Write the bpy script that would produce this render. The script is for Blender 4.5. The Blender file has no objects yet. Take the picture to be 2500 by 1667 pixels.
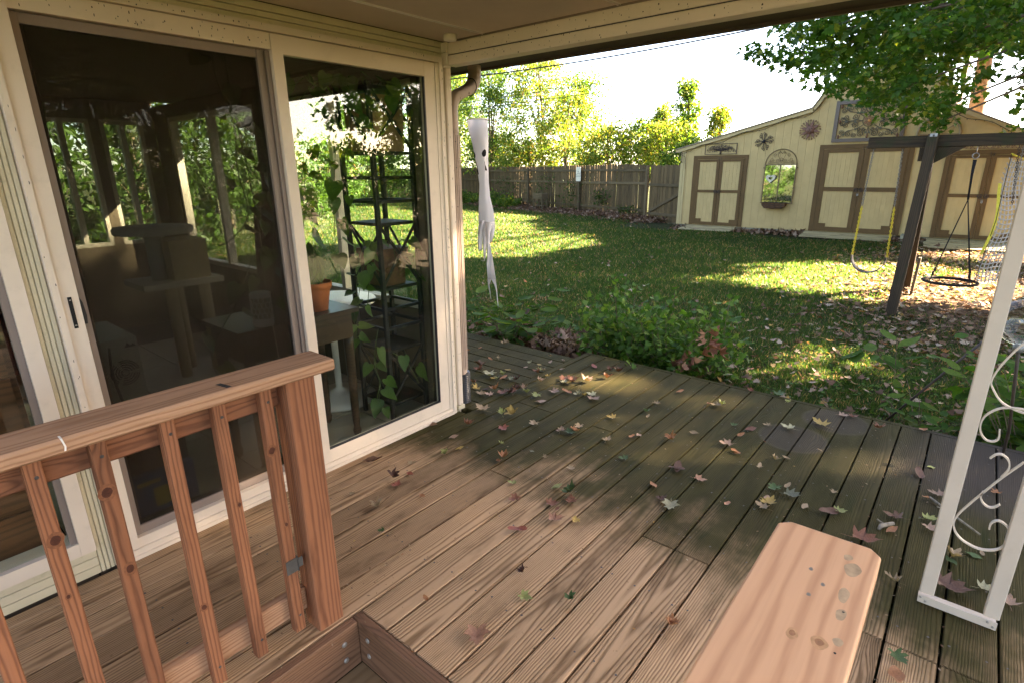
import bpy, math, random
import numpy as np
from mathutils import Matrix, Vector
random.seed(7)
RNG = np.random.default_rng(11)
S = bpy.context.scene
COL = S.collection

# ------------------------------------------------------------------ camera
cam_d = bpy.data.cameras.new("camera")
cam = bpy.data.objects.new("camera", cam_d)
COL.objects.link(cam)
S.camera = cam
cam_d.sensor_width = 36.0
cam_d.lens = 1349.6 / 2500 * 36.0
cam_d.clip_start = 0.02
cam_d.clip_end = 1500
EYE = Vector((0.0, 0.0, 1.54))
_pitch, _roll, _yaw = 0.30104, -0.00971, 0.8762
_f = Vector((math.sin(_yaw) * math.cos(_pitch), math.cos(_yaw) * math.cos(_pitch), -math.sin(_pitch)))
_r = Vector((math.cos(_yaw), -math.sin(_yaw), 0))
_u = _r.cross(_f)
_r2 = _r * math.cos(_roll) + _u * math.sin(_roll)
_u2 = -_r * math.sin(_roll) + _u * math.cos(_roll)
cam.matrix_world = Matrix(((_r2.x, _u2.x, -_f.x, EYE.x), (_r2.y, _u2.y, -_f.y, EYE.y),
                           (_r2.z, _u2.z, -_f.z, EYE.z), (0, 0, 0, 1)))

# ------------------------------------------------------------------ sky, sun, exposure
SUN_AZ, SUN_EL = math.radians(-43.6), math.radians(31.3)      # azimuth from +X, towards the sun
world = bpy.data.worlds.new("World")
S.world = world
world.use_nodes = True
wn = world.node_tree
bg = wn.nodes["Background"]
sky = wn.nodes.new("ShaderNodeTexSky")
sky.sky_type = 'NISHITA'
sky.sun_disc = False
sky.sun_elevation = SUN_EL
sky.sun_rotation = math.atan2(math.cos(SUN_AZ), math.sin(SUN_AZ))
sky.air_density = 0.7
sky.dust_density = 0.8
sky.ozone_density = 1.0
wn.links.new(sky.outputs[0], bg.inputs[0])
bg.inputs[1].default_value = 0.055
sun_d = bpy.data.lights.new("sun", 'SUN')
sun_d.energy = 5.0
sun_d.angle = math.radians(0.53)
sun_d.color = (1.0, 0.93, 0.82)
sun = bpy.data.objects.new("sun", sun_d)
COL.objects.link(sun)
_sd = Vector((math.cos(SUN_AZ) * math.cos(SUN_EL), math.sin(SUN_AZ) * math.cos(SUN_EL), math.sin(SUN_EL)))
sun.rotation_euler = _sd.to_track_quat('Z', 'Y').to_euler()
sun.location = (10, -10, 20)
S.view_settings.view_transform = 'Standard'
S.view_settings.look = 'None'
S.view_settings.gamma = 1.0
S.view_settings.use_curve_mapping = False
S.view_settings.exposure = 4.5
S.view_settings.use_white_balance = True
S.view_settings.white_balance_temperature = 8500
S.view_settings.white_balance_tint = 17
S.render.engine = 'CYCLES'
cy = S.cycles
cy.use_denoising = True
cy.max_bounces = 9
cy.diffuse_bounces = 4
cy.glossy_bounces = 4
cy.transmission_bounces = 6
cy.transparent_max_bounces = 16
cy.sample_clamp_indirect = 6.0
cy.caustics_reflective = False
cy.caustics_refractive = False

# ------------------------------------------------------------------ materials
def srgb(h):
    h = h.lstrip('#')
    v = [int(h[i:i + 2], 16) / 255 for i in (0, 2, 4)]
    return tuple((c / 12.92 if c <= .04045 else ((c + .055) / 1.055) ** 2.4) for c in v)

class G:
    """small node-tree writer"""
    def __init__(s, name):
        s.m = bpy.data.materials.new(name)
        s.m.use_nodes = True
        s.t = s.m.node_tree
        s.t.nodes.clear()
        s.out = s.t.nodes.new("ShaderNodeOutputMaterial")
    def n(s, typ, ins=None, **props):
        nd = s.t.nodes.new("ShaderNode" + typ)
        for k, v in props.items():
            setattr(nd, k, v)
        for k, v in (ins or {}).items():
            s.put(nd.inputs[k], v)
        return nd
    def put(s, sock, v):
        if isinstance(v, bpy.types.NodeSocket):
            s.t.links.new(v, sock)
        elif isinstance(v, (tuple, list)) and sock.type == 'RGBA' and len(v) == 3:
            sock.default_value = (*v, 1)
        else:
            sock.default_value = v
    def math(s, op, a, b=0.0, c=0.0):
        return s.n("Math", {0: a, 1: b, 2: c}, operation=op).outputs[0]
    def mul(s, a, b): return s.math('MULTIPLY', a, b)
    def add(s, a, b): return s.math('ADD', a, b)
    def step(s, x, lo, hi):
        return s.n("MapRange", {0: x, 1: lo, 2: hi, 3: 0.0, 4: 1.0}, interpolation_type='SMOOTHSTEP').outputs[0]
    def mix(s, f, a, b, mode='MIX'):
        nd = s.n("Mix", data_type='RGBA', blend_type=mode)
        s.put(nd.inputs[0], f); s.put(nd.inputs[6], a); s.put(nd.inputs[7], b)
        return nd.outputs[2]
    def noise(s, vec, scale=5.0, detail=3.0, rough=.55, dist=0.0):
        nd = s.n("TexNoise", {'Scale': scale, 'Detail': detail, 'Roughness': rough, 'Distortion': dist})
        if vec is not None: s.put(nd.inputs['Vector'], vec)
        return nd.outputs[0]
    def obj(s): return s.n("TexCoord").outputs['Object']
    def pos(s): return s.n("NewGeometry").outputs['Position']
    def island(s): return s.n("NewGeometry").outputs['Random Per Island']
    def rnd(s): return s.n("ObjectInfo").outputs['Random']
    def vmul(s, v, k): return s.n("VectorMath", {0: v, 1: k}, operation='MULTIPLY').outputs[0]
    def vadd(s, v, k): return s.n("VectorMath", {0: v, 1: k}, operation='ADD').outputs[0]
    def xyz(s, x, y, z): return s.n("CombineXYZ", {0: x, 1: y, 2: z}).outputs[0]
    def sep(s, v):
        nd = s.n("SeparateXYZ", {0: v}); return nd.outputs
    def ramp(s, f, stops):
        nd = s.n("ValToRGB", {0: f})
        cr = nd.color_ramp
        while len(cr.elements) < len(stops): cr.elements.new(.5)
        for e, (p, c) in zip(cr.elements, stops):
            e.position = p; e.color = (*c, 1)
        return nd.outputs[0]
    def bump(s, h, strength=.3, dist=.01):
        return s.n("Bump", {'Strength': strength, 'Distance': dist, 'Height': h}).outputs[0]
    def bsdf(s, col, rough=.6, normal=None, spec=.4, **kw):
        nd = s.n("BsdfPrincipled")
        s.put(nd.inputs['Base Color'], col)
        s.put(nd.inputs['Roughness'], rough)
        s.put(nd.inputs['Specular IOR Level'], spec)
        for k, v in kw.items(): s.put(nd.inputs[k.replace('_', ' ')], v)
        if normal is not None: s.put(nd.inputs['Normal'], normal)
        return nd.outputs[0]
    def end(s, sh):
        s.t.links.new(sh, s.out.inputs[0]); return s.m

def plain(name, col, rough=.6, spec=.4, var=.12, scale=6.0, bump=0.0, bscale=60.0, dirt=0.0, metallic=0.0, dirtcol=(.08, .06, .035)):
    g = G(name)
    v = g.vadd(g.obj(), g.xyz(g.mul(g.rnd(), 31.0), g.mul(g.rnd(), 17.0), 0.0))
    n = g.noise(v, scale, 4)
    c = g.mix(1.0, col, g.ramp(n, [(.3, (1 - var,) * 3), (.7, (1 + var,) * 3)]), 'MULTIPLY')
    if dirt:
        d = g.step(g.noise(v, scale * 2.6, 6, .7), .52, .75)
        c = g.mix(g.mul(d, dirt), c, dirtcol)
    nm = g.bump(g.noise(v, bscale, 3), bump, .004) if bump else None
    return g.end(g.bsdf(c, rough, nm, spec, Metallic=metallic))

def wood(name, light, dark, ring=95.0, bump=.35, rough=.75, tint=.25, knots=True, ringamt=.75, blotch=.35, extra=None, spec=.25, warp=.035):
    """long-grain timber: rings round an off-centre pith, local X runs along the piece"""
    g = G(name)
    o = g.obj(); r = g.rnd()
    off = g.xyz(g.mul(r, 57.0), g.mul(r, 13.0), g.mul(r, 29.0))
    v = g.vadd(o, off)
    x, y, z = g.sep(o)[0], g.sep(o)[1], g.sep(o)[2]
    n1 = g.noise(g.vmul(v, (1.3, 9, 9)), 1.0, 4, .6)
    n2 = g.noise(g.vadd(g.vmul(v, (.5, 0, 0)), (7.3, 1.1, 0)), 1.0, 2)
    yy = g.add(g.add(y, g.mul(g.add(n1, -.5), warp)), g.mul(g.add(r, -.5), .34))
    zz = g.add(z, g.add(.012, g.mul(n2, .085)))
    kd = None
    if knots:
        vo = g.n("TexVoronoi", {'Vector': g.vmul(v, (1.5, 7.5, 7.5)), 'Scale': 1.0}, feature='F1')
        sel = g.step(g.sep(vo.outputs['Color'])[0], .62, .63)
        kd = g.mul(g.n("MapRange", {0: vo.outputs['Distance'], 1: .34, 2: 0.0, 3: 0.0, 4: 1.0}, interpolation_type='SMOOTHSTEP').outputs[0], sel)
        yy = g.add(yy, g.mul(kd, .035))
        kc = g.mul(g.step(vo.outputs['Distance'], .13, .05), sel)
    rad = g.math('SQRT', g.add(g.mul(yy, yy), g.mul(zz, zz)))
    rv = g.add(.7, g.mul(.6, g.math('FRACT', g.mul(r, 7.31))))
    s = g.add(.5, g.mul(.5, g.math('SINE', g.mul(g.mul(rad, rv), ring * 6.283))))
    s = g.math('POWER', s, 2.6)
    fib = g.noise(g.vmul(v, (5, 170, 170)), 1.0, 2)
    bl = g.noise(g.vmul(v, (2.2, 9, 9)), 1.0, 4, .65)
    f = g.add(g.mul(s, ringamt), g.mul(g.add(fib, -.5), .55))
    c = g.mix(f, light, dark)
    c = g.mix(g.mul(g.step(bl, .48, .72), blotch), c, tuple(.55 * k for k in dark))
    if kd is not None:
        c = g.mix(g.mul(kc, .85), c, tuple(.28 * k for k in dark))
    t = g.add(1 - tint / 2, g.mul(r, tint))
    c = g.mix(1.0, c, g.n("CombineColor", {0: t, 1: t, 2: t}).outputs[0], 'MULTIPLY')
    rg = rough
    if extra: c = extra(g, c)
    h = g.add(g.mul(s, -.6), g.mul(fib, .6))
    return g.end(g.bsdf(c, rg, g.bump(h, bump, .004), spec))

def leafmat(name, stops, trans=.35, rough=.6, use='island', spec=.18):
    g = G(name)
    src = g.island() if use == 'island' else g.rnd()
    c = g.ramp(src, stops)
    n = g.noise(g.obj(), 18.0, 3)
    c = g.mix(1.0, c, g.ramp(n, [(.3, (.72,) * 3), (.7, (1.2,) * 3)]), 'MULTIPLY')
    d = g.bsdf(c, rough, None, spec)
    tr = g.n("BsdfTranslucent", {0: g.mix(1.0, c, (1.5, 1.5, .7), 'MULTIPLY')}).outputs[0]
    return g.end(g.n("MixShader", {0: trans, 1: d, 2: tr}).outputs[0])

def glass(name, tint=(.93, .97, .93), reflect=1.0):
    g = G(name)
    ge = g.n("NewGeometry")
    cs = g.math('ABSOLUTE', g.n("VectorMath", {0: ge.outputs['Normal'], 1: ge.outputs['Incoming']}, operation='DOT_PRODUCT').outputs['Value'])
    fr = g.add(.042, g.mul(.958, g.math('POWER', g.math('SUBTRACT', 1.0, cs), 5.0)))
    a = g.n("BsdfTransparent", {0: tint}).outputs[0]
    b = g.n("BsdfGlossy", {'Color': (1, 1, 1), 'Roughness': 0.0}).outputs[0]
    return g.end(g.n("MixShader", {0: g.mul(fr, reflect), 1: a, 2: b}).outputs[0])

M = {}
def algae(g, c):
    """green algae, grey weathering and two pot rings on the part of the deck that rain reaches"""
    p = g.pos(); x, y = g.sep(p)[0], g.sep(p)[1]
    n = g.noise(p, 1.7, 5, .62)
    n2 = g.noise(g.vmul(p, (1.2, 5, 1)), 2.2, 4, .6)
    lim = g.add(1.95, g.mul(g.math('MAXIMUM', g.add(y, -1.6), 0.0), -.15))
    f = g.step(g.add(g.add(x, g.mul(g.add(n, -.5), 1.5)), g.mul(g.add(n2, -.5), .7)), g.add(lim, -.32), g.add(lim, .38))
    gc = g.mix(g.step(n2, .35, .65), (.018, .019, .0035), (.034, .032, .008))
    gc = g.mix(g.step(g.noise(g.vmul(p, (3, 14, 1)), 1.0, 3), .55, .72), gc, (.013, .020, .003))
    dk = g.mul(g.step(g.add(x, g.mul(n, .8)), 3.1, 3.9), g.step(g.add(g.mul(y, -1), g.mul(n, .5)), -.1, .5))
    gc = g.mix(dk, gc, (.038, .033, .028))
    for cx, cyy in ((3.35, .62), (3.76, .47)):
        d = g.math('SQRT', g.add(g.math('POWER', g.add(x, -cx), 2.0), g.math('POWER', g.add(y, -cyy), 2.0)))
        gc = g.mix(g.mul(g.step(g.add(d, g.mul(g.add(n2, -.5), .03)), .185, .165), .75), gc, (.040, .035, .026))
        gc = g.mix(g.mul(g.mul(g.step(d, .165, .178), g.step(d, .2, .182)), .5), gc, (.060, .053, .038))
    m = g.mix(.035, gc, c)
    c = g.mix(g.mul(f, .985), c, m)
    sp = g.step(g.noise(p, 48.0, 2), .68, .74)
    return g.mix(g.mul(sp, .35), c, (.03, .024, .016))

M['deck'] = wood('deck_timber', (.46, .285, .16), (.18, .10, .05), ring=150, bump=.65, tint=.6, extra=algae, blotch=.65, ringamt=.85, spec=.08)
M['redwood'] = wood('stained_redwood', (.31, .122, .060), (.115, .040, .02), ring=130, bump=.5, tint=.3, ringamt=.65)
M['railcap'] = wood('stained_rail_cap', (.46, .255, .15), (.24, .105, .05), ring=110, bump=.45, tint=.1, ringamt=.6)
M['landing'] = wood('landing_timber', (.20, .10, .055), (.085, .04, .02), ring=110, bump=.4, tint=.2, ringamt=.6)
M['pine'] = wood('flash_lit_pine', (.71, .405, .235), (.49, .24, .13), ring=44, bump=.08, tint=.05, ringamt=.6, blotch=.15, rough=.6, warp=.075)  # pale tone carries the flash brightness of the near cap
M['fence'] = wood('weathered_fence', (.105, .070, .033), (.038, .025, .012), ring=60, bump=.4, tint=.6, ringamt=.55, blotch=.5)
M['greywood'] = wood('grey_weathered_timber', (.115, .084, .046), (.045, .033, .019), ring=60, bump=.4, tint=.4, ringamt=.5, blotch=.5)
M['swingwood'] = wood('dark_mossy_timber', (.042, .025, .010), (.013, .008, .003), ring=60, bump=.5, tint=.2, blotch=.5,
                      extra=lambda g, c: g.mix(g.mul(g.step(g.noise(g.pos(), 5.0, 4), .52, .66), .6), c, (.018, .021, .005)))
M['paintwood'] = wood('peeling_painted_timber', (.36, .30, .165), (.11, .08, .045), ring=50, bump=.5, tint=.3, ringamt=.3, blotch=.75)
M['darkwood'] = wood('dark_stained_furniture', (.045, .022, .012), (.016, .008, .005), ring=60, bump=.05, rough=.35, spec=.5)
M['brownwood'] = wood('brown_cabinet_timber', (.15, .06, .028), (.07, .028, .013), ring=70, bump=.05, rough=.4, spec=.4)
M['ply'] = wood('sandy_plywood', (.27, .17, .085), (.17, .10, .048), ring=35, bump=.2, tint=.05, knots=False, ringamt=.5)
M['trim'] = plain('almond_aluminium', (.69, .575, .46), .42, .45, .05, 4, dirt=.12)
M['trim_grimy'] = plain('grimy_almond_vinyl', (.60, .52, .36), .55, .35, .07, 5, dirt=.35, dirtcol=(.2, .17, .07))
M['beam'] = plain('white_beam_paint', (.74, .65, .56), .5, .4, .05, 3, dirt=.2, dirtcol=(.25, .18, .12))
M['ceiling'] = plain('stippled_ceiling_panel', (.60, .50, .40), .9, .15, .08, 2.0, bump=.5, bscale=420)
M['soffit'] = plain('brown_soffit', (.075, .055, .038), .7, .3, .1, 4)
M['gutter'] = plain('brown_gutter', (.11, .085, .065), .5, .4, .1, 4)
M['spout'] = plain('taupe_downspout', (.44, .33, .26), .5, .4, .08, 8, dirt=.25)
M['taupe'] = plain('taupe_screen_frame', (.23, .175, .145), .5, .4, .06, 6)
M['white'] = plain('white_plastic', (.80, .73, .66), .4, .4, .03, 6)
M['black'] = plain('black_metal', (.010, .010, .010), .65, .25, .1, 10)
M['blackpl'] = plain('black_plastic', (.018, .018, .02), .35, .5, .1, 10)
M['postmetal'] = plain('cream_painted_iron', (.50, .42, .335), .45, .45, .06, 5, dirt=.22, dirtcol=(.3, .22, .13))
M['cream'] = plain('cream_shed_siding', (.44, .325, .155), .8, .2, .07, 3, bump=.35, bscale=45, dirt=.1)
M['creamtrim'] = plain('cream_shed_trim', (.42, .33, .17), .75, .25, .06, 3, dirt=.12)
M['brown'] = plain('brown_shed_trim', (.105, .058, .020), .7, .3, .12, 4, dirt=.1)
M['shingle'] = plain('grey_brown_shingles', (.20, .165, .13), .9, .2, .2, 14, bump=.5)
M['block'] = plain('concrete_block', (.26, .25, .18), .9, .2, .2, 6, bump=.5, dirt=.4)
M['iron'] = plain('rusty_dark_iron', (.045, .030, .022), .6, .4, .3, 20)
M['rust'] = plain('rust_brown_metal', (.13, .055, .035), .55, .4, .25, 12)
M['scroll'] = plain('verdigris_scroll_iron', (.075, .06, .035), .6, .4, .25, 9)
M['greenleafmetal'] = plain('green_bronze_leaf', (.04, .05, .025), .5, .4, .2, 9)
M['orange'] = plain('orange_enamel', (.50, .22, .07), .5, .4, .1, 9)
M['petal'] = plain('brown_enamel_petal', (.17, .075, .025), .5, .4, .2, 9)
M['wheel'] = plain('weathered_wheel_wood', (.24, .185, .11), .8, .2, .15, 8)
M['mirrorframe'] = plain('bronze_mirror_frame', (.13, .085, .035), .5, .4, .15, 8)
M['whitewood'] = plain('whitewashed_wood', (.55, .52, .40), .8, .2, .1, 8)
M['basket'] = plain('dark_wicker', (.085, .035, .028), .8, .3, .35, 40, bump=.6, bscale=70)
M['coco'] = plain('coco_liner', (.10, .055, .03), .95, .1, .35, 40, bump=.8, bscale=90)
M['chain'] = plain('galvanised_chain', (.20, .19, .17), .4, .5, .15, 30, metallic=.6)
M['yellowpl'] = plain('yellow_plastisol', (.55, .40, .03), .45, .4, .1, 20)
M['rubber'] = plain('black_rubber', (.03, .032, .035), .55, .4, .1, 20)
M['rope'] = plain('black_rope', (.010, .010, .010), .8, .2, .2, 60)
M['netrope'] = plain('grey_net_rope', (.42, .40, .36), .8, .2, .2, 40)
M['netyellow'] = plain('yellow_webbing', (.62, .50, .06), .7, .2, .15, 30)
M['galv'] = plain('galvanised_bracket', (.22, .22, .21), .45, .5, .15, 20, metallic=.5)
M['tape'] = plain('grey_duct_tape', (.075, .072, .066), .55, .4, .2, 40)
M['tarstrip'] = plain('black_grip_strip', (.03, .028, .026), .7, .3, .2, 60)
M['screw'] = plain('dark_screw', (.055, .045, .04), .5, .5, .1, 60)
M['bolt'] = plain('zinc_bolt', (.30, .27, .23), .45, .5, .2, 60, metallic=.4)
M['terracotta'] = plain('terracotta', (.44, .12, .045), .75, .25, .1, 14, dirt=.1, dirtcol=(.5, .4, .35))
M['pot_dark'] = plain('carved_brown_pot', (.115, .05, .026), .7, .3, .3, 18, bump=.5)
M['wicker'] = plain('woven_planter', (.32, .17, .09), .8, .2, .25, 30, bump=.8, bscale=60)
M['soil'] = plain('potting_soil', (.02, .014, .01), .95, .1, .3, 40, bump=.8)
M['cat'] = plain('beige_carpet', (.36, .33, .28), .95, .1, .1, 20, bump=.5)
M['sisal'] = plain('sisal_rope', (.36, .28, .17), .9, .1, .15, 60, bump=.6)
M['tile'] = plain('beige_floor_tile', (.27, .25, .19), .35, .45, .12, 5, bump=.05)
M['grout'] = plain('grout', (.06, .055, .045), .9, .1, .1, 20)
M['int_wall'] = plain('interior_panelling', (.12, .088, .06), .8, .2, .08, 3)
M['int_trim'] = plain('interior_window_trim', (.50, .44, .36), .5, .4, .06, 4)
M['bluebox'] = plain('blue_printed_carton', (.03, .10, .26), .5, .4, .3, 9)
M['yellowprint'] = plain('yellow_print', (.55, .40, .05), .5, .4, .1, 9)
M['pcbox'] = plain('light_grey_steel_case', (.46, .47, .42), .45, .4, .04, 9)
M['maroon'] = plain('maroon_cloth', (.055, .015, .018), .9, .1, .3, 9)
M['bluecloth'] = plain('pale_blue_cloth', (.16, .21, .25), .9, .1, .2, 9)
M['ghost'] = None
M['ghostblack'] = plain('black_felt', (.012, .012, .014), .8, .2, .1, 20)
M['sign'] = plain('white_sign_face', (.62, .60, .50), .5, .3, .06, 9, dirt=.15)
M['signink'] = plain('black_sign_ink', (.02, .02, .02), .6, .3, .05, 9)
M['bark'] = plain('tree_bark', (.105, .075, .05), .9, .2, .35, 9, bump=1.0, bscale=26)
M['barklit'] = plain('sunlit_brown_bark', (.22, .14, .095), .9, .2, .3, 7, bump=1.0, bscale=22)  # paler than the other bark: sun on the trunk put into its colour
M['twig'] = plain('lichen_twig', (.20, .17, .13), .9, .2, .4, 40, bump=.6)
M['wire'] = plain('black_cable', (.015, .015, .015), .7, .3, .1, 9)
M['pole'] = plain('grey_mast', (.30, .24, .21), .6, .3, .1, 5)
M['stem'] = plain('green_stem', (.07, .10, .03), .6, .3, .2, 20)
M['woodystem'] = plain('woody_stem', (.13, .10, .06), .8, .2, .2, 20)
M['pothos'] = leafmat('pothos_leaf', [(0, (.035, .085, .012)), (.6, (.05, .12, .018)), (1, (.11, .17, .03))], .3, .45, 'rnd', .35)
M['hydrangea'] = leafmat('hydrangea_leaf', [(0, (.028, .075, .010)), (.6, (.05, .115, .014)), (1, (.10, .16, .025))], .4, .65, 'rnd', .15)
M['shrub'] = leafmat('shrub_leaf', [(0, (.03, .08, .012)), (.6, (.05, .125, .018)), (.9, (.12, .20, .035)), (1, (.2, .26, .06))], .4, .55, 'island', .22)
M['vine'] = leafmat('vine_and_shaded_tree_leaf', [(0, (.02, .05, .01)), (1, (.05, .10, .018))], .3, .5)  # also the dark foliage standing in for shade on trees by the sunroom
M['maple'] = leafmat('maple_foliage', [(0, (.020, .068, .010)), (.6, (.034, .098, .012)), (.9, (.065, .13, .018)), (1, (.17, .20, .03))], .48, .5)
M['autumn'] = leafmat('yellowing_foliage', [(0, (.05, .11, .015)), (.4, (.10, .17, .025)), (.78, (.19, .22, .045)), (.95, (.32, .27, .045)), (1, (.30, .12, .03))], .42, .55)
M['autumn2'] = leafmat('green_foliage', [(0, (.03, .085, .014)), (.5, (.06, .135, .02)), (.85, (.14, .2, .03)), (1, (.28, .27, .05))], .42, .55)
M['litter'] = leafmat('fallen_leaves', [(0, (.09, .045, .022)), (.3, (.15, .078, .044)), (.6, (.21, .13, .08)), (.78, (.30, .215, .145)), (.9, (.40, .30, .21)), (.94, (.40, .24, .06)), (1, (.30, .085, .03))], .15, .7, 'island', .25)
M['litterdark'] = leafmat('fallen_leaves_brown', [(0, (.07, .035, .02)), (.4, (.13, .065, .038)), (.75, (.20, .115, .07)), (1, (.32, .23, .16))], .12, .7, 'island', .25)
LEAF = {'tan': (.40, .27, .14), 'orange': (.46, .17, .055), 'brown': (.19, .085, .045), 'russet': (.27, .09, .045), 'yellow': (.50, .32, .05),
        'pale': (.42, .40, .22), 'dark': (.09, .035, .022), 'grey': (.20, .22, .14), 'lime': (.33, .37, .09), 'pink': (.44, .26, .17),
        'red': (.36, .085, .05), 'green': (.06, .13, .03), 'salmon': (.55, .24, .13), 'purple': (.18, .08, .05)}
for k, c in LEAF.items():
    lm = .3 * c[0] + .5 * c[1] + .2 * c[2]; c = tuple(.80 * (q * .78 + .22 * lm * b_) for q, b_ in zip(c, (1.15, .95, .75)))
    M['leaf_' + k] = leafmat('leaf_' + k, [(0, tuple(.8 * q for q in c)), (1, tuple(min(1, 1.15 * q) for q in c))], .12, .6, 'rnd', .3)
def ghostmat():
    g = G('translucent_white_fabric')
    c = (.80, .77, .76)
    d = g.bsdf(c, .8, g.bump(g.noise(g.obj(), 9, 3), .3, .02), .15)
    t = g.n("BsdfTranslucent", {0: c}).outputs[0]
    return g.end(g.n("MixShader", {0: .45, 1: d, 2: t}).outputs[0])
M['ghost'] = ghostmat()
M['glass'] = glass('window_glass')
M['glass_dirty'] = glass('dusty_window_glass', (.92, .95, .92), 1.2)
M['mirror'] = plain('mirror_silver', (.42, .46, .40), .03, .5, .02, 3, metallic=1.0)
def screenmat():
    g = G('insect_mesh')
    t = g.n("BsdfTransparent", {0: (1, 1, 1)}).outputs[0]
    d = g.bsdf((.022, .015, .009), .7, None, .12)
    return g.end(g.n("MixShader", {0: .52, 1: t, 2: d}).outputs[0])
M['screen'] = screenmat()
def groundmat():
    g = G('lawn_soil')
    p = g.pos()
    n = g.noise(p, .8, 5, .6); n2 = g.noise(p, 22.0, 4, .7)
    c = g.mix(g.step(n2, .4, .62), (.025, .02, .010), (.032, .05, .012))
    c = g.mix(g.step(n, .5, .7), c, (.05, .055, .018))
    d = g.step(g.add(g.sep(p)[1], g.mul(n, 3.0)), 3.6, 1.6)
    c = g.mix(g.mul(g.mul(d, g.step(n2, .36, .55)), g.step(g.sep(p)[0], 5.0, 9.0)), c, (.13, .075, .045))
    return g.end(g.bsdf(c, .95, g.bump(n2, .8, .04), .1))
M['ground'] = groundmat()
def grassmat():
    g = G('grass_blade')
    p = g.pos()
    n = g.noise(p, .55, 4, .6)
    c = g.ramp(g.island(), [(0, (.006, .025, .003)), (.6, (.012, .038, .005)), (.86, (.023, .047, .009)), (.93, (.065, .065, .024)), (1, (.12, .095, .042))])
    c = g.mix(1.0, c, g.ramp(n, [(.35, (.75, .85, .7)), (.65, (1.35, 1.15, 1.1))]), 'MULTIPLY')
    d = g.bsdf(c, .5, None, .3)
    t = g.n("BsdfTranslucent", {0: g.mix(1.0, c, (6.5, 4.6, 5.0), 'MULTIPLY')}).outputs[0]
    return g.end(g.n("MixShader", {0: .5, 1: d, 2: t}).outputs[0])

M['grass'] = grassmat()

# ------------------------------------------------------------------ object helpers
W = {}          # world matrix of everything made here
def put(o, Mw, parent=None):
    COL.objects.link(o)
    W[o] = Mw
    if parent is not None:
        o.parent = parent
        o.matrix_basis = W[parent].inverted() @ Mw
    else:
        o.matrix_basis = Mw
    return o
def tag(o, label=None, cat=None, group=None, kind=None):
    if label: o['label'] = label
    if cat: o['category'] = cat
    if group: o['group'] = group
    if kind: o['kind'] = kind
    return o
def thing(name, label, cat, loc=(0, 0, 0), group=None, kind=None):
    return tag(put(bpy.data.objects.new(name, None), Matrix.Translation(loc)), label, cat, group, kind)
def copy_tree(o, Mw, parent=None, mat=None):
    """a copy of a thing (or part) with copies of its parts; meshes are shared"""
    c = o.copy()
    put(c, Mw, parent)
    for ch in list(o.children):
        copy_tree(ch, Mw @ ch.matrix_basis, c)
    return c

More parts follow.
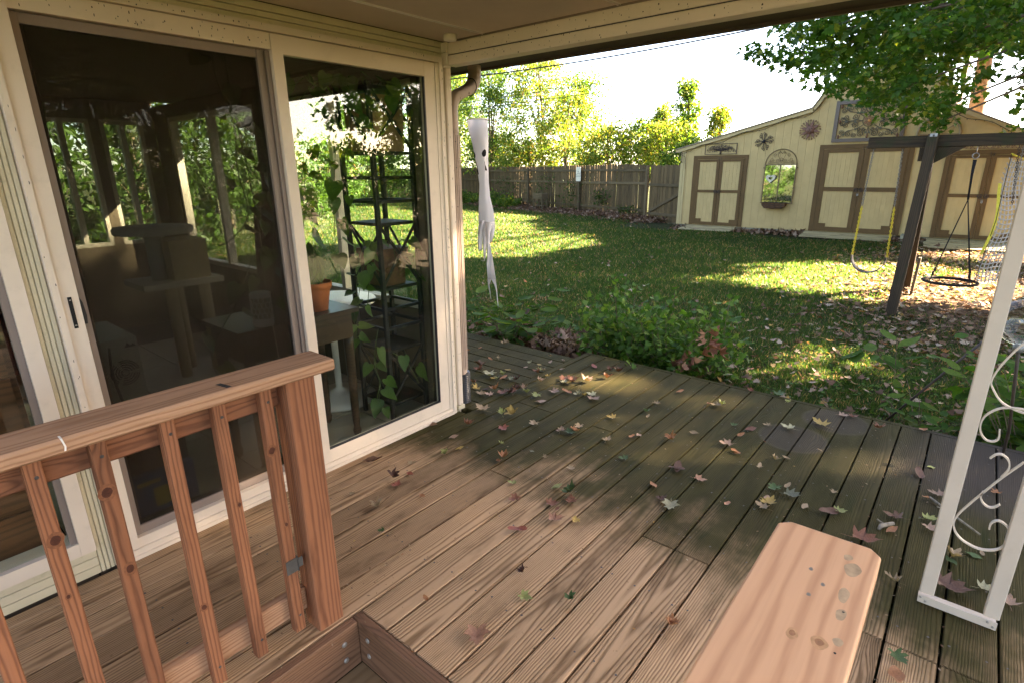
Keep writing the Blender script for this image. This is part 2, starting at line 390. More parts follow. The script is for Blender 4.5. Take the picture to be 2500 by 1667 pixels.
class MB:
    def __init__(s): s.v = []; s.f = []; s.sm = []
    def add(s, vs, fs, smooth=False):
        b = len(s.v); s.v += [tuple(q) for q in vs]
        for f in fs:
            s.f.append(tuple(b + i for i in f)); s.sm.append(smooth)
        return s
    def box(s, x0, x1, y0, y1, z0, z1):
        v = [(x, y, z) for z in (z0, z1) for y in (y0, y1) for x in (x0, x1)]
        return s.add(v, [(0, 2, 3, 1), (4, 5, 7, 6), (0, 1, 5, 4), (2, 6, 7, 3), (0, 4, 6, 2), (1, 3, 7, 5)])
    def tube(s, pts, r, n=6, caps=True, closed=False, flat=None):
        """round (or flattened) tube along points"""
        P = [Vector(p) for p in pts]; m = len(P)
        R = r if isinstance(r, (list, tuple)) else [r] * m
        rings = []; up = None
        for i, p in enumerate(P):
            if closed: t = (P[(i + 1) % m] - P[i - 1])
            else: t = P[min(i + 1, m - 1)] - P[max(i - 1, 0)]
            if t.length < 1e-9: t = Vector((0, 0, 1))
            t.normalize()
            if up is None:
                a = Vector((0, 0, 1)) if abs(t.z) < .9 else Vector((1, 0, 0))
                if flat: a = Vector(flat)
                up = a
            nx = t.cross(up if not flat else Vector(flat))
            if nx.length < 1e-6: nx = t.cross(Vector((.3, .8, .5)))
            nx.normalize(); ny = nx.cross(t).normalized(); up = ny
            rr = R[i]
            ra, rb = rr if isinstance(rr, (tuple, list)) else (rr, rr)
            rings.append([p + nx * (ra * math.cos(2 * math.pi * k / n)) + ny * (rb * math.sin(2 * math.pi * k / n)) for k in range(n)])
        v = [q for rg in rings for q in rg]; f = []
        for i in range(m if closed else m - 1):
            j = (i + 1) % m
            for k in range(n):
                l = (k + 1) % n
                f.append((i * n + k, i * n + l, j * n + l, j * n + k))
        if caps and not closed:
            f.append(tuple(range(n - 1, -1, -1))); f.append(tuple((m - 1) * n + k for k in range(n)))
        return s.add(v, f, n > 5)
    def strip(s, pts, nrm, w, t):
        """flat bar along points: width w along nrm, thickness t"""
        P = [Vector(p) for p in pts]; N = Vector(nrm).normalized(); m = len(P); v = []; f = []
        for i, p in enumerate(P):
            tg = (P[min(i + 1, m - 1)] - P[max(i - 1, 0)]).normalized()
            b = tg.cross(N).normalized()
            v += [p + N * w / 2 + b * t / 2, p + N * w / 2 - b * t / 2, p - N * w / 2 - b * t / 2, p - N * w / 2 + b * t / 2]
        for i in range(m - 1):
            for k in range(4):
                l = (k + 1) % 4
                f.append((i * 4 + k, i * 4 + l, i * 4 + 4 + l, i * 4 + 4 + k))
        f += [(3, 2, 1, 0), tuple((m - 1) * 4 + k for k in range(4))]
        return s.add(v, f)
    def lathe(s, prof, c=(0, 0, 0), n=20, axis='z', smooth=True):
        v = []; f = []; m = len(prof)
        for (r, h) in prof:
            for k in range(n):
                a = 2 * math.pi * k / n; p = (r * math.cos(a), r * math.sin(a), h)
                if axis == 'x': p = (p[2], p[0], p[1])
                if axis == 'y': p = (p[0], p[2], p[1])
                v.append((p[0] + c[0], p[1] + c[1], p[2] + c[2]))
        for i in range(m - 1):
            for k in range(n):
                l = (k + 1) % n
                f.append((i * n + k, i * n + l, i * n + n + l, i * n + n + k))
        f += [tuple(range(n - 1, -1, -1)), tuple((m - 1) * n + k for k in range(n))]
        return s.add(v, f, smooth)
    def torus(s, c, R, r, axis='z', n=24, m=6, ry=None):
        pts = []
        for k in range(n):
            a = 2 * math.pi * k / n; p, q = R * math.cos(a), (ry or R) * math.sin(a)
            pts.append({'z': (p, q, 0), 'x': (0, p, q), 'y': (p, 0, q)}[axis])
        return s.tube([tuple(Vector(c) + Vector(p)) for p in pts], r, m, closed=True, flat={'z': (0, 0, 1), 'x': (1, 0, 0), 'y': (0, 1, 0)}[axis])
    def prism(s, poly, axis, a, b):
        """polygon in the plane square to axis, pushed from a to b"""
        n = len(poly)
        def P(p, h): return {'x': (h, p[0], p[1]), 'y': (p[0], h, p[1]), 'z': (p[0], p[1], h)}[axis]
        v = [P(p, a) for p in poly] + [P(p, b) for p in poly]
        f = [tuple(range(n - 1, -1, -1)), tuple(range(n, 2 * n))]
        for i in range(n):
            j = (i + 1) % n; f.append((i, j, n + j, n + i))
        return s.add(v, f)
    def build(s, name, mat, parent=None, origin=None, rot=None):
        V = np.array(s.v, float)
        if origin is None: origin = (V.min(0) + V.max(0)) / 2
        o3 = Vector([float(q) for q in origin])
        me = bpy.data.meshes.new(name)
        Mw = Matrix.Translation(o3)
        if rot is not None:
            Mw = Mw @ rot.to_4x4()
            V = (V - np.array(o3)) @ np.array(rot)
        else: V = V - np.array(o3)
        me.from_pydata([tuple(q) for q in V], [], s.f)
        me.polygons.foreach_set('use_smooth', s.sm)
        me.validate()
        bmh = bpy_recalc(me)
        me.materials.append(mat)
        o = bpy.data.objects.new(name, me)
        return put(o, Mw, parent)
import bmesh
def bpy_recalc(me):
    b = bmesh.new(); b.from_mesh(me)
    bmesh.ops.recalc_face_normals(b, faces=b.faces); b.to_mesh(me); b.free()

_box = {}
def boxmesh(L, w, h, mat, c):
    """chamfered box, length on local X; alike pieces share it"""
    k = (round(L, 3), round(w, 4), round(h, 4), mat.name, c)
    if k in _box: return _box[k]
    me = bpy.data.meshes.new("timber")
    v = []
    for sx in (-1, 1):
        for sy in (-1, 1):
            for sz in (-1, 1):
                X, Y, Z = sx * L / 2, sy * w / 2, sz * h / 2
                v += [(X, Y - sy * c, Z - sz * c), (X - sx * c, Y, Z - sz * c), (X - sx * c, Y - sy * c, Z)]
    b = bmesh.new()
    bv = [b.verts.new(q) for q in v]
    bmesh.ops.convex_hull(b, input=bv)
    bmesh.ops.dissolve_limit(b, angle_limit=.02, verts=b.verts, edges=b.edges)
    bmesh.ops.recalc_face_normals(b, faces=b.faces)
    b.to_mesh(me); b.free()
    me.materials.append(mat)
    _box[k] = me
    return me
def piece(name, p, q, w, h, mat, parent=None, up=(0, 0, 1), c=.003):
    """a straight timber/bar from p to q: w across, h along up"""
    p, q = Vector(p), Vector(q); d = q - p; L = d.length; X = d.normalized()
    U = Vector(up); Y = U.cross(X)
    if Y.length < 1e-6: Y = Vector((0, 1, 0)).cross(X)
    Y.normalize(); Z = X.cross(Y)
    R = Matrix((X, Y, Z)).transposed().to_4x4()
    o = bpy.data.objects.new(name, boxmesh(L, w, h, mat, min(c, .45 * min(w, h))))
    return put(o, Matrix.Translation((p + q) / 2) @ R, parent)
def blk(name, x0, x1, y0, y1, z0, z1, mat, parent=None, axis='x', c=.002):
    """axis-aligned block with its long grain on the given axis"""
    cx, cyy, cz = (x0 + x1) / 2, (y0 + y1) / 2, (z0 + z1) / 2
    if axis == 'x': return piece(name, (x0, cyy, cz), (x1, cyy, cz), y1 - y0, z1 - z0, mat, parent, c=c)
    if axis == 'y': return piece(name, (cx, y0, cz), (cx, y1, cz), x1 - x0, z1 - z0, mat, parent, c=c)
    return piece(name, (cx, cyy, z0), (cx, cyy, z1), y1 - y0, x1 - x0, mat, parent, up=(1, 0, 0), c=c)

def fastmesh(name, V, F, mat, parent=None, kind=None, smooth=False):
    """V (n,3) world, F list of (k, m) int arrays with m-gons"""
    me = bpy.data.meshes.new(name)
    V = np.asarray(V, np.float32)
    org = Vector([float(q) for q in (V.min(0) + V.max(0)) / 2]) if parent is None or True else Vector()
    V = V - np.array(org, np.float32)
    me.vertices.add(len(V)); me.vertices.foreach_set('co', V.ravel())
    idx = np.concatenate([f.ravel() for f in F]).astype(np.int32)
    tot = np.concatenate([np.full(len(f), f.shape[1], np.int32) for f in F])
    st = np.concatenate([[0], np.cumsum(tot)[:-1]]).astype(np.int32)
    me.loops.add(len(idx)); me.loops.foreach_set('vertex_index', idx)
    me.polygons.add(len(tot)); me.polygons.foreach_set('loop_start', st)
    try: me.polygons.foreach_set('loop_total', tot)
    except Exception: pass
    me.update(calc_edges=True)
    me.materials.append(mat)
    o = bpy.data.objects.new(name, me)
    put(o, Matrix.Translation(org), parent)
    if kind: o['kind'] = kind
    return o

# leaf outlines (x across, y along the midrib) with a few faces each
MAPLE_HALF = [(0, 0), (.13, -.06), (.40, -.05), (.30, .10), (.52, .34), (.30, .36), (.22, .44), (.26, .70), (.13, .66), (0, 1.0)]
def leaf_template(kind):
    if kind == 'maple':
        v = [(x, y, .10 * abs(x)) for x, y in MAPLE_HALF] + [(-x, y, .10 * abs(x)) for x, y in MAPLE_HALF[1:-1]]
        n = len(MAPLE_HALF)
        return np.array(v), [np.array([list(range(n))]), np.array([[0] + [n - 1] + list(range(2 * n - 3, n - 1, -1))])]
    if kind == 'oval':
        v = [(0, 0, 0), (.20, .25, .05), (.24, .55, .06), (0, 1.0, -.05), (-.24, .55, .06), (-.20, .25, .05)]
        return np.array(v), [np.array([[0, 1, 2, 3], [0, 3, 4, 5]])]
    if kind == 'heart':
        v = [(0, 0, 0), (.22, -.10, .05), (.36, .12, .07), (.26, .5, .05), (0, 1.0, -.10), (-.26, .5, .05), (-.36, .12, .07), (-.22, -.10, .05)]
        return np.array(v), [np.array([[0, 1, 2, 3, 4], [0, 4, 5, 6, 7]])]
    v = [(0, 0, 0), (.22, .45, .06), (0, 1, 0), (-.22, .45, .06)]
    return np.array(v), [np.array([[0, 1, 2], [0, 2, 3]])]
def leaves(name, pos, size, kind, mat, parent=None, obj_kind=None, up=.6, droop=.0, rng=None, flat=False, curl=0.0):
    """many leaves in one mesh; each an own island with its own tilt"""
    rng = rng or RNG
    pos = np.asarray(pos, float); N = len(pos)
    T, F = leaf_template(kind)
    T = T.copy()
    n = rng.normal(size=(N, 3)); n /= np.linalg.norm(n, axis=1)[:, None]
    n = n * (1 - up) + np.array([0, 0, 1.0]) * up
    n /= np.linalg.norm(n, axis=1)[:, None]
    a = rng.normal(size=(N, 3)); a[:, 2] -= droop * 1.5
    a -= n * (a * n).sum(1)[:, None]; a /= np.linalg.norm(a, axis=1)[:, None]
    b = np.cross(a, n)
    s = np.asarray(size, float) * np.ones(N)
    t = np.broadcast_to(T, (N,) + T.shape).copy()
    if curl:
        k = rng.uniform(-curl * .3, curl, N)[:, None]
        t[:, :, 2] += k * ((t[:, :, 1] - .4) ** 2 + t[:, :, 0] ** 2) * 1.6
    V = (t[:, :, 0, None] * b[:, None, :] + t[:, :, 1, None] * a[:, None, :] + t[:, :, 2, None] * n[:, None, :]) * s[:, None, None] + pos[:, None, :]
    m = T.shape[0]
    FF = [(f[None, :, :] + (np.arange(N) * m)[:, None, None]).reshape(-1, f.shape[1]) for f in F]
    return fastmesh(name, V.reshape(-1, 3), FF, mat, parent, obj_kind)
_single = {}
def leafobj(name, Mw, kind, mat, parent, var=0, curl=.3):
    """one leaf as an object of its own; alike leaves share a mesh"""
    k = (kind, mat.name, var, curl)
    if k not in _single:
        rr = random.Random(var * 7 + 3)
        me = bpy.data.meshes.new(name)
        if kind == 'maple':
            half = [(0, 0), (.10, -.05), (.22, -.09), (.42, -.07), (.33, .04), (.29, .12), (.42, .22), (.55, .37), (.42, .36), (.30, .38), (.23, .45), (.29, .60), (.27, .74), (.16, .68), (.10, .84), (0, 1.0)]
            jl = [1 + rr.uniform(-.12, .12) for _ in half]; jr = [1 + rr.uniform(-.12, .12) for _ in half]
            R = [(x * j, y) for (x, y), j in zip(half, jl)]; Lh = [(-x * j, y) for (x, y), j in zip(half, jr)]
            mid = [(0, .05), (0, .25), (0, .45), (0, .7)]
            pts = R + Lh[1:-1]
        elif kind == 'heart':
            half = [(0, 0), (.14, -.09), (.28, -.07), (.37, .08), (.36, .28), (.26, .55), (.12, .82), (0, 1.05)]
            pts = half + [(-x, y) for x, y in half[1:-1]]
        else:
            half = [(0, 0), (.10, .08), (.19, .25), (.235, .48), (.19, .72), (.09, .9), (0, 1.0)]
            pts = half + [(-x, y) for x, y in half[1:-1]]
        n = len(half)
        ax, ay, ph = rr.uniform(.4, 1.0) * curl, rr.uniform(.3, 1.0) * curl, rr.uniform(0, 6)
        def zz(x, y): return ax * abs(x) * 1.1 + ay * (y - .35) ** 2 * 1.2 + .12 * curl * math.sin(9 * x + ph) * math.cos(7 * y + ph)
        v = [(x, y, zz(x, y)) for x, y in pts] + [(0, .3, zz(0, .3)), (0, .6, zz(0, .6))]
        c1, c2 = len(pts), len(pts) + 1
        out = list(range(n)) + list(range(2 * n - 3, n - 1, -1))
        f = []
        for i in range(len(out)):
            a, b = out[i], out[(i + 1) % len(out)]
            ym = (pts[a][1] + pts[b][1]) / 2
            f.append((c2 if ym > .45 else c1, a, b))
        f.append((c1, c2, out[0])) if False else None
        # stitch between the two centres
        top = [i for i in range(len(out)) if (pts[out[i]][1] + pts[out[(i + 1) % len(out)]][1]) / 2 > .45]
        f.append((c1, out[top[0]], c2)); f.append((c1, c2, out[(top[-1] + 1) % len(out)]))
        if kind == 'maple':        # stalk
            b0 = len(v); v += [(-.012, 0, .01), (.012, 0, .01), (.05, -.5, .06), (.03, -.5, .06)]
            f.append((b0, b0 + 1, b0 + 2, b0 + 3))
        me.from_pydata(v, [], f); me.validate()
        me.polygons.foreach_set('use_smooth', [True] * len(me.polygons))
        me.materials.append(mat)
        _single[k] = me
    return put(bpy.data.objects.new(name, _single[k]), Mw, parent)
def basis(nrm, ydir, s, loc):
    n = Vector(nrm).normalized(); y = Vector(ydir); y = (y - n * y.dot(n)).normalized(); x = y.cross(n)
    R = Matrix((x, y, n)).transposed() * 1.0
    return Matrix.Translation(loc) @ R.to_4x4() @ Matrix.Diagonal((s, s, s, 1))
def spiral(cx, cyy, r0, r1, a0, turns, n=18):
    return [(cx + (r0 + (r1 - r0) * i / (n - 1)) * math.cos(a0 + turns * 2 * math.pi * i / (n - 1)),
             cyy + (r0 + (r1 - r0) * i / (n - 1)) * math.sin(a0 + turns * 2 * math.pi * i / (n - 1))) for i in range(n)]
def smooth_path(p, k=4):
    """Catmull-Rom through the points"""
    P = [Vector(q) for q in p]; out = []
    for i in range(len(P) - 1):
        a, b, c, d = P[max(i - 1, 0)], P[i], P[i + 1], P[min(i + 2, len(P) - 1)]
        for j in range(k):
            t = j / k
            out.append(.5 * ((2 * b) + (c - a) * t + (2 * a - 5 * b + 4 * c - d) * t * t + (3 * b - a - 3 * c + d) * t ** 3))
    return out + [P[-1]]

# ================================================================== GROUND
def gz(x, y):
    """height of the lawn"""
    return -0.25 + 0.03 * math.sin(x * .7 + 1) * math.cos(y * .5) - 0.02 * math.sin(x * 1.9) * math.sin(y * 1.3)
def gzv(x, y): return -0.25 + 0.03 * np.sin(x * .7 + 1) * np.cos(y * .5) - 0.02 * np.sin(x * 1.9) * np.sin(y * 1.3)
xs = np.concatenate([[-600, -150, -50, -20, -8], np.arange(-3, 36, .5), [45, 70, 150, 600]])
ys = np.concatenate([[-600, -150, -50, -20], np.arange(-8, 36, .5), [45, 70, 150, 600]])
XX, YY = np.meshgrid(xs, ys, indexing='ij')
ZZ = gzv(XX, YY); ZZ[(XX < 3.6) & (YY > -3) & (YY < 8)] = -.55
ni, nj = XX.shape
idx = np.arange(ni * nj).reshape(ni, nj)
gq = np.stack([idx[:-1, :-1], idx[1:, :-1], idx[1:, 1:], idx[:-1, 1:]], -1).reshape(-1, 4)
tag(fastmesh('lawn_ground', np.stack([XX, YY, ZZ], -1).reshape(-1, 3), [gq], M['ground']), kind='structure')

# ================================================================== HOUSE
house = thing('house', 'almond trimmed house wall with sliding glass door, sunroom and covered porch roof', 'house', (0, 2.48, 0))
YW = 2.48
# header siding above the door, narrow horizontal boards
for i, (a, b) in enumerate(((2.137, 2.160), (2.1625, 2.1855), (2.188, 2.2185))):
    blk('siding_board', -3.0, 2.398, YW, YW + .03, a, b, M['trim_grimy'], house)
for i, (a, b) in enumerate(((.0, .036), (.0385, .0745), (.077, .113))):      # below the side window
    blk('siding_board', -3.0, .366, YW, YW + .03, a, b, M['trim_grimy'], house)
for a, b in ((.368, .3815), (.3835, .397), (.399, .412), (.414, .4285)):   # grooved strip left of the door
    blk('siding_board', a, b, YW, YW + .03, .0, 2.135, M['trim_grimy'], house, 'z')
for a, b in ((2.3625, 2.378), (2.380, 2.3975)):
    blk('siding_board', a, b, YW, YW + .03, .0, 2.135, M['trim_grimy'], house, 'z')
blk('corner_trim', 2.40, 2.446, YW - .012, YW + .06, .03, 2.10, M['trim'], house, 'z', c=.006)
blk('corner_trim', 2.392, 2.452, YW - .018, YW + .066, .0, .028, M['trim_grimy'], house, 'x')
MB().box(2.405, 2.440, YW + .0605, YW + .12, 0, 2.10).build('corner_trim', M['trim_grimy'], house)
MB().box(-3.0, .36, YW + .0305, YW + .12, -.5, .115).box(.366, .431, YW + .0305, YW + .12, -.5, 2.13).box(2.362, 2.404, YW + .0305, YW + .12, -.5, 2.13).box(-3.0, 2.404, YW + .0305, YW + .12, 2.137, 2.26).box(.431, 2.362, YW + .0305, YW + .12, -.5, -.004).build('wall', M['int_wall'], house)
MB().box(-3.0, -1.2, YW, YW + .118, .115, 2.135).build('wall', M['trim_grimy'], house)
MB().box(.431, 2.44, YW - .004, YW + .03, -.3, -.004).build('wall_base', M['trim_grimy'], house)

# sliding door: outer frame with head, jambs and sill
f = MB()
f.box(.431, .452, YW - .030, YW + .09, .0, 2.134)             # left jamb, two steps
f.box(.4525, .505, YW - .018, YW + .09, .042, 2.104)
f.box(2.338, 2.361, YW - .030, YW + .09, .0, 2.134)
f.box(2.312, 2.3375, YW - .020, YW + .09, .042, 2.104)
f.box(.4525, 2.3375, YW - .030, YW + .09, 2.1065, 2.134)       # head
f.box(.5055, 1.3685, YW - .012, YW + .09, 2.040, 2.104)
f.box(.4525, 2.3375, YW - .034, YW + .09, .0, .016)            # sill steps
f.box(.4525, 2.3375, YW - .022, YW + .09, .0162, .040)
f.box(.5055, 1.3685, YW - .010, YW + .03, .0402, .083)
door = f.build('sliding_door', M['trim'], house)
# fixed sash on the right
s = MB()
s.box(1.3705, 1.421, YW - .016, YW + .022, .042, 2.103)
s.box(2.236, 2.3105, YW - .016, YW + .022, .042, 2.103)
s.box(1.4215, 2.2355, YW - .015, YW + .021, 2.027, 2.103)
s.box(1.4215, 2.2355, YW - .015, YW + .021, .042, .114)
sash = s.build('door_sash', M['trim'], door)
MB().box(1.4213, 2.2358, YW + .002, YW + .006, .113, 2.028).build('glass_pane', M['glass'], door)
MB().box(1.4216, 2.2355, YW - .0155, YW - .001, .1142, .1215).box(2.2285, 2.2355, YW - .0155, YW - .001, .122, 2.026).build('glazing_bead', M['blackpl'], door)
# sliding sash behind the screen
s = MB()
s.box(.507, .548, YW + .048, YW + .085, .045, 2.08).box(1.33, 1.395, YW + .048, YW + .085, .045, 2.08)
s.box(.5485, 1.3295, YW + .049, YW + .084, .045, .115).box(.5485, 1.3295, YW + .049, YW + .084, 2.03, 2.08)
s.build('door_sash', M['taupe'], door)
MB().box(.548, 1.33, YW + .064, YW + .068, .112, 2.035).build('glass_pane', M['glass_dirty'], door)
s = MB()
s.box(.508, .531, YW + .012, YW + .034, .085, 2.036)
s.box(1.3135, 1.330, YW + .006, YW + .034, .085, 2.036).box(1.3325, 1.347, YW + .014, YW + .034, .085, 2.036).box(1.349, 1.3675, YW + .004, YW + .034, .085, 2.036)
s.box(.5315, 1.313, YW + .013, YW + .033, 2.004, 2.036).box(.5315, 1.313, YW + .013, YW + .033, .085, .122)
s.build('screen_frame', M['taupe'], door)
MB().box(.531, 1.3137, YW + .022, YW + .0235, .121, 2.005).build('insect_screen', M['screen'], door)
MB().box(.4715, .4835, YW - .0215, YW - .0182, 1.003, 1.118).build('latch_slot', M['black'], door)
h = MB().box(.4745, .4805, YW - .0245, YW - .0216, 1.012, 1.016).box(.4745, .4805, YW - .0245, YW - .0216, 1.105, 1.109)
h.build('latch_screw', M['bolt'], door)
h = MB().prism([(.497, .995), (.520, .995), (.524, 1.03), (.520, 1.10), (.508, 1.125), (.504, 1.165), (.495, 1.165)], 'y', YW - .002, YW + .0115)
h.build('screen_latch', M['taupe'], door)
MB().prism([(.503, 1.01), (.5165, 1.01), (.5195, 1.04), (.516, 1.09), (.503, 1.125)], 'y', YW - .006, YW - .0022).build('door_handle', M['blackpl'], door)

# side window left of the door
f = MB()
f.box(.318, .366, YW - .018, YW + .09, .115, 2.134).box(-1.2, -1.15, YW - .018, YW + .09, .115, 2.134)
f.box(-1.1495, .3175, YW - .018, YW + .09, .115, .170).box(-1.1495, .3175, YW - .018, YW + .09, 2.06, 2.134)
win = f.build('side_window', M['trim'], house)
MB().box(.296, .3172, YW - .006, YW + .02, .171, 2.058).build('window_frame', M['taupe'], win)
MB().box(-1.149, .2955, YW + .006, YW + .010, .171, 2.058).build('glass_pane', M['glass'], win)

# porch ceiling panels, bead strips, beam, soffit, gutter, roof
for (a, b) in ((-.62, .58), (.582, 1.38), (1.382, 2.178), (2.182, 2.478)):
    blk('ceiling_panel', -.55, 2.42, a, b, 2.2205, 2.246, M['ceiling'], house)
for yb in (2.180, 1.381):
    MB().tube([(-.55, yb, 2.2195), (2.40, yb, 2.2195)], .0045, 6).tube([(-.55, yb - .012, 2.2205), (2.40, yb - .012, 2.2205)], .003, 5).build('ceiling_bead', M['white'], house)
piece('beam_board', (2.441, 2.468, 2.1825), (2.441, -.72, 2.1825), .080, .0575, M['beam'], house, c=.003)
piece('beam_board', (2.4445, 2.468, 2.1245), (2.4445, -.72, 2.1245), .079, .0500, M['beam'], house, c=.004)
MB().box(2.410, 2.478, -.70, 2.46, 2.1496, 2.1537).build('beam_groove', M['blackpl'], house)
MB().box(2.4015, 2.42, -.72, 2.46, 2.2113, 2.2202).build('beam_edge', M['taupe'], house)
MB().box(2.384, 2.399, 2.44, 2.4795, 2.098, 2.16).box(2.384, 2.3985, 2.44, 2.4795, 2.165, 2.213).box(2.376, 2.43, 2.455, 2.4792, 2.090, 2.0975).build('beam_bracket', M['beam'], house)
MB().box(2.4842, 2.905, -.72, 7.0, 2.165, 2.178).build('soffit', M['soffit'], house)
MB().box(2.9055, 2.925, -.74, 7.02, 2.150, 2.30).build('fascia', M['gutter'], house)
g = MB()
for y0, y1 in ((-.74, 7.02),):
    g.prism([(2.9255, 2.19), (2.9255, 2.185), (2.985, 2.185), (3.03, 2.255), (3.03, 2.275), (3.022, 2.275), (3.022, 2.257), (2.981, 2.19)], 'y', y0, y1)
g.build('gutter', M['gutter'], house)
MB().box(-.58, 2.904, -.75, 2.47, 2.26, 2.36).box(-3.2, 2.904, 2.4705, 7.02, 2.26, 2.36).build('roof', M['shingle'], house)
MB().box(-.58, 2.40, -.74, -.66, 2.08, 2.2185).build('beam_board', M['beam'], house)
# detector puck on the ceiling
MB().lathe([(.030, 2.2203), (.034, 2.219), (.034, 2.195), (.031, 2.190), (.024, 2.1885)], (2.30, 2.32, 0), 24).build('ceiling_sensor', M['white'], house)
# downspout with corrugated elbows
def spout_path():
    a = smooth_path([(2.80, 2.62, 2.19), (2.80, 2.62, 2.12), (2.78, 2.612, 2.065), (2.73, 2.60, 2.025), (2.62, 2.572, 1.985), (2.545, 2.552, 1.955), (2.507, 2.541, 1.905), (2.500, 2.538, 1.84), (2.500, 2.538, 1.75)], 5)
    return a
p = spout_path(); P = [Vector(q) for q in p]
def spout_mesh(P, ribs):
    m = MB(); n = 16; rings = []
    for i, q in enumerate(P):
        t = (P[min(i + 1, len(P) - 1)] - P[max(i - 1, 0)]).normalized()
        nx = Vector((-.24, .97, 0)).normalized(); nx = (nx - t * nx.dot(t)).normalized(); ny = t.cross(nx)
        rg = []
        for k in range(n):
            a = 2 * math.pi * k / n; c, s_ = math.cos(a), math.sin(a)
            e = .45
            u = math.copysign(abs(c) ** e, c) * .038; w = math.copysign(abs(s_) ** e, s_) * .028
            kk = 1 + ribs * (.05 if i % 2 else -.02)
            rg.append(q + nx * u * kk + ny * w * kk)
        rings.append(rg)
    v = [x for r in rings for x in r]; f = []
    for i in range(len(rings) - 1):
        for k in range(n):
            l = (k + 1) % n; f.append((i * n + k, i * n + l, i * n + n + l, i * n + n + k))
    return m.add(v, f, True)
sp = spout_mesh(P, 1).build('downspout', M['spout'], house)
low = spout_mesh([Vector((2.500, 2.538, z)) for z in (1.7495, 1.2, .6, .22)], 0).build('downspout_pipe', M['spout'], sp)
m = MB()
for dy in (-.022, -.008, .008, .022): m.box(2.4995 + dy - .003, 2.4995 + dy + .003, 2.4945, 2.4985, .25, 1.74)
m.build('pipe_rib', M['spout'], sp)
m = MB()
for z in (1.70, 1.55, 1.32): m.lathe([(.006, 0), (.006, .004), (.002, .006)], (2.485, 2.4975, z), 8)
for q in (P[18], P[24]): m.lathe([(.007, -.004), (.007, .005)], (q.x + .0, q.y - .036, q.z - .012), 8, 'y')
m.build('pipe_screw', M['screw'], sp)
MB().torus((2.745, 2.604, 2.033), .050, .003, 'x', 20, 5).build('pipe_strap', M['black'], sp)

# specks of dirt and insect stains on the pale trim
rk = random.Random(41); m = MB()
def speck(c, ax, r_, l_):
    pts = []
    for k in range(6):
        a = k * 1.047; u, w = r_ * math.cos(a) * rk.uniform(.6, 1.2), l_ * math.sin(a) * rk.uniform(.7, 1.2)
        pts.append((c[0] + u, c[1], c[2] + w) if ax == 'y' else (c[0], c[1] + u, c[2] + w))
    m.add(pts, [tuple(range(6))])
for _ in range(46): speck((rk.uniform(.52, 1.36), YW - .0126, rk.uniform(2.046, 2.10)), 'y', rk.uniform(.0012, .003), rk.uniform(.002, .006))
for _ in range(40): speck((rk.uniform(.455, 2.33), YW - .0306, rk.uniform(2.108, 2.132)), 'y', rk.uniform(.001, .003), rk.uniform(.001, .005))
for _ in range(60): speck((2.4003, rk.uniform(.2, 2.4), rk.uniform(2.157, 2.21)), 'x', rk.uniform(.001, .0035), rk.uniform(.001, .005))
for _ in range(60): speck((2.4043, rk.uniform(.2, 2.4), rk.uniform(2.102, 2.148)), 'x', rk.uniform(.001, .0035), rk.uniform(.001, .005))
for _ in range(34): speck((rk.uniform(2.345, 2.357), YW - .0306, rk.uniform(.1, 2.1)), 'y', rk.uniform(.001, .0022), rk.uniform(.002, .010))
for _ in range(26): speck((rk.uniform(.434, .450), YW - .0306, rk.uniform(.1, 2.1)), 'y', rk.uniform(.001, .002), rk.uniform(.002, .008))
for _ in range(30): speck((rk.uniform(2.403, 2.444), YW - .0126, rk.uniform(.1, 2.05)), 'y', rk.uniform(.001, .002), rk.uniform(.002, .009))
tag(m.build('dirt_specks', M['screw'], house), kind='stuff')

# ---- sunroom behind the door
YB = 6.6; XR = 2.395
m = MB()
m.box(-1.7, -1.6, YW + .12, YB, -.3, 2.26)
m.box(2.30, XR, YW + .1205, YB + .1, -.3, .675).box(2.30, XR, YW + .1205, YB + .1, 2.05, 2.165)
m.box(2.30, XR, YW + .1205, 2.66, .6752, 2.0498).box(2.30, XR, 4.42, 4.54, .6752, 2.0498).box(2.30, XR, 6.25, YB, .6752, 2.0498)
m.build('sunroom_wall', M['int_wall'], house)
m = MB()
m.box(-1.6, 2.2995, YB, YB + .1, -.3, .85).box(-1.6, 2.2995, YB, YB + .1, 2.03, 2.26)
for a, b in ((-1.6, -1.5), (-.42, -.22), (.85, 1.30), (1.75, 1.83), (2.2, 2.2995)): m.box(a, b, YB, YB + .1, .8502, 2.0298)
m.build('sunroom_wall', M['int_wall'], house)
def sun_window(axis, a, b, z0, z1, k):
    m = MB(); t = .035
    def bx(p0, p1, q0, q1):
        if axis == 'x': m.box(k - .02, k + .05, p0, p1, q0, q1)
        else: m.box(p0, p1, k - .02, k + .05, q0, q1)
    bx(a, a + t, z0, z1); bx(b - t, b, z0, z1); bx(a + t + .0003, b - t - .0003, z0, z0 + t); bx(a + t + .0003, b - t - .0003, z1 - t, z1)
    mid = (a + b) / 2
    bx(mid - .022, mid + .022, z0 + t + .0003, z1 - t - .0003)
    w = m.build('window', M['int_trim'], house)
    for p0, p1 in ((a + t, mid - .022), (mid + .022, b - t)):
        g = MB()
        if axis == 'x': g.box(k + .012, k + .016, p0, p1, z0 + t, z1 - t)
        else: g.box(p0, p1, k + .012, k + .016, z0 + t, z1 - t)
        g.build('glass_pane', M['glass'], w)
sun_window('x', 2.662, 4.418, .677, 2.048, 2.33)
sun_window('x', 4.542, 6.248, .677, 2.048, 2.33)
for a, b in ((-1.498, -.422), (-.218, .848), (1.302, 1.748), (1.832, 2.198)): sun_window('y', a, b, .852, 2.028, YB + .02)
blk('ceiling_panel', -1.6, 2.2995, YW + .125, 4.5, 2.205, 2.24, M['int_wall'], house)
